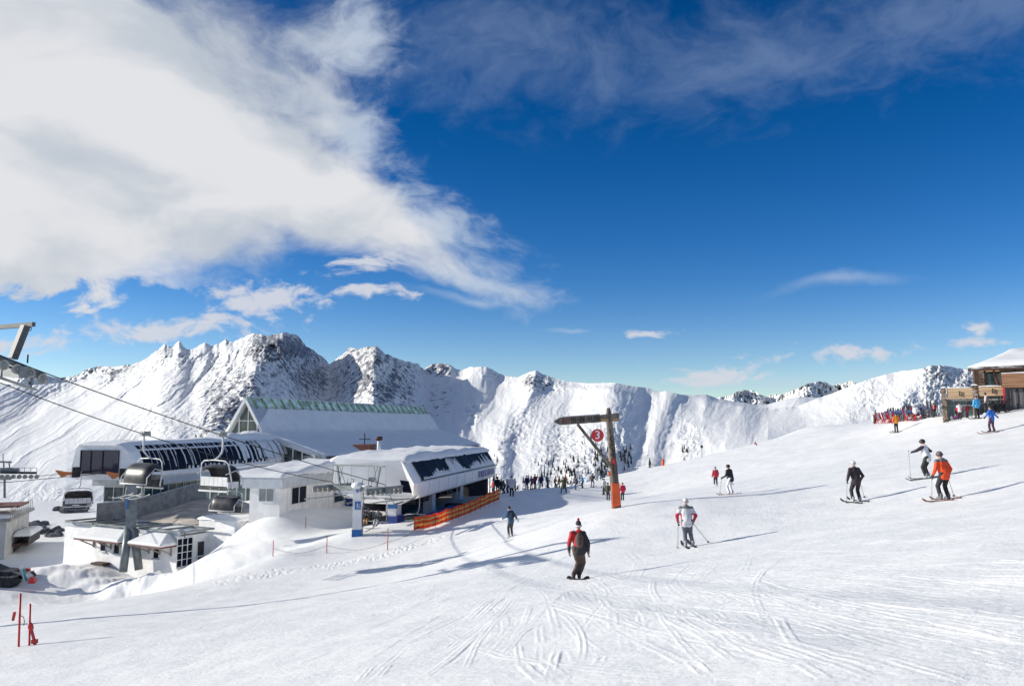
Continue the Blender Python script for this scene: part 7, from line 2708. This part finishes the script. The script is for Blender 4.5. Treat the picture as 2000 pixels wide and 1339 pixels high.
# ---- the queue and the people crossing behind
crowd = [
    (963, 956, 27, 'person in red jacket at the left end of the queue, by the station post', RED, BLK, BLK, 'stand', 2.2, 'beanie'),
    (972, 958, 33, 'large dark figure at the head of the queue beside the red jacket', BLK, BLK, BLK, 'stand', -0.5, 'hair'),
    (979, 955, 28, 'person in black coat second behind the head of the queue', (0.03, 0.025, 0.03), BLK, BRN, 'stand', 0.6, 'hair'),
    (985, 953, 25, 'person in dark grey jacket in the left half of the queue', GRY, NAVY, BLK, 'ski', 1.2, 'helmet'),
    (992, 955, 26, 'person in brown jacket behind the white and black skier', BRN, BLK, BLK, 'ski', 1.3, 'beanie'),
    (999, 970, 40, 'skier in white jacket and black trousers standing out before the queue', (0.6, 0.58, 0.6), BLK, BLK, 'walk', -0.2, 'beanie'),
    (1006, 951, 24, 'person in slate jacket right of the white jacket in the queue', (0.05, 0.07, 0.10), NAVY, BLK, 'stand', 1.3, 'beanie'),
    (1011, 952, 14, 'crouching person in maroon at the gap of the queue', MAR, BRN, BLK, 'sit', 1.8, 'beanie'),
    (1029, 953, 27, 'person in dark navy ski suit left of the purple jacket', NAVY, BLK, BLK, 'stand', 0.5, 'helmet'),
    (1039, 955, 25, 'person in purple jacket in the middle of the queue', PUR, (0.05, 0.03, 0.06), PUR, 'ski', 0.9, 'beanie'),
    (1045, 951, 28, 'person in wine red jacket behind the purple jacket', (0.22, 0.03, 0.07), BLK, BRN, 'stand', 0.8, 'hair'),
    (1057, 953, 26, 'person in blue black jacket right of the wine red jacket', (0.03, 0.03, 0.11), NAVY, BLK, 'stand', 0.2, 'beanie'),
    (1068, 949, 28, 'person in grey teal jacket striding right out of the queue', TEA, BLK, BLK, 'walk', -1.2, 'helmet'),
    (1084, 947, 21, 'skier in orange red jacket on the far edge before the trees', (0.55, 0.10, 0.04), BLK, BLK, 'ski', -1.2, 'helmet'),
    (1101, 963, 32, 'person in long olive coat crossing in front of the queue', OLV, BLK, BRN, 'wide', 0.0, 'hair'),
    (1104, 946, 22, 'person in orange jacket standing behind the olive coat', (0.55, 0.15, 0.03), BRN, BLK, 'stand', 0.4, 'beanie'),
    (1125, 956, 24, 'skier in grey purple jacket bending forward on the brow', (0.10, 0.08, 0.13), NAVY, BLK, 'ski', 1.5, 'beanie'),
    (1138, 953, 25, 'skier in light blue jacket with black trousers on the brow', LBL, BLK, BLK, 'ski', 1.2, 'helmet'),
    (1157, 951, 26, 'skier in dark wine jacket left of the pale blue trousers', (0.06, 0.03, 0.04), GRY, BLK, 'ski', -0.6, 'helmet'),
    (1166, 939, 20, 'small figure in grey jacket and pale blue trousers on the brow', LGR, (0.1, 0.25, 0.35), LGR, 'stand', 0.2, 'beanie'),
    (1175, 937, 23, 'small black clad figure close behind the wooden signpost', BLK, BLK, BLK, 'stand', 0.4, 'helmet'),
    (1181, 966, 31, 'person in white jacket walking left of the signpost foot', (0.55, 0.57, 0.52), (0.06, 0.06, 0.06), BLK, 'walk', 0.9, 'beanie'),
    (1187, 977, 34, 'person in dark olive clothes stepping past the orange padding on its left', (0.05, 0.05, 0.04), (0.03, 0.03, 0.035), BLK, 'walk', -0.5, 'beanie'),
    (1217, 977, 34, 'person in bright red jacket just right of the orange post padding', (0.55, 0.02, 0.06), (0.03, 0.03, 0.04), (0.3, 0.02, 0.04), 'walk', 0.4, 'beanie'),
]
for i, (px, py, h, d, j, tr, ht, po, hd, kd) in enumerate(crowd):
    w = 1.1
    person(px, py, h, d, j, tr, ht, po, hd, kd, vox=.042, face=False, coat=0.25 if 'coat' in d else 0.0, skis='dark' if po == 'ski' else None, wide=w,
           poles=((-.5, -.3, 0), (.6, .2, 0)) if 'olive coat' in d else None)
person(1475, 870, 12, 'distant person in red sitting on the brow of the slope', RED, BLK, RED, 'sit', -1.5, 'beanie', vox=.06, face=False)
# riders seated on the chair behind the white pylon
cpos = V3((R1.x, R1.y, R1.z)).lerp(V3(sr), 0.35) + cross * 1.6 + V3((0, 0, 0.8))
ch3 = copy_tree(protoB)
ch3.location = cpos
ch3.rotation_euler = (0, 0, hdg_up)
ch3['label'] = 'occupied chair with open hood just right of the white pylon'
for c in list(ch3.children):
    if c.name.startswith('bubble'):
        bpy.data.objects.remove(c)
for k, (dx, j, tr, d) in enumerate(((-0.7, WHT, WHT, 'rider with white trousers on the chair right of the white pylon'), (0.25, BLK, (0.35, 0.18, 0.06), 'rider with tan trousers on the chair right of the white pylon'), (0.75, BLK, BLK, 'black clad rider at the end of the chair by the white pylon'))):
    a = Matrix.Translation(cpos) @ Matrix.Rotation(hdg_up, 4, 'Z') @ V3((dx, -0.05, -3.42))
    person(0, 0, 42, d, (0.03, 0.03, 0.035), tr, BLK, 'sit', hdg_up, 'helmet', at=V3((a.x, a.y, a.z)), vox=.045, boots=GRY)
    sk = ski_mesh().build('ski', M_DARK)
    b = Matrix.Translation(cpos) @ Matrix.Rotation(hdg_up, 4, 'Z') @ V3((dx, 0.7, -3.5))
    sk.location = b; sk.rotation_euler = (-0.35, 0, hdg_up + 0.15 * (k - 1))
    tag(sk, 'dark ski hanging under the ' + ' '.join(d.split()[:8]), 'ski', 'skis on the feet of skiers')
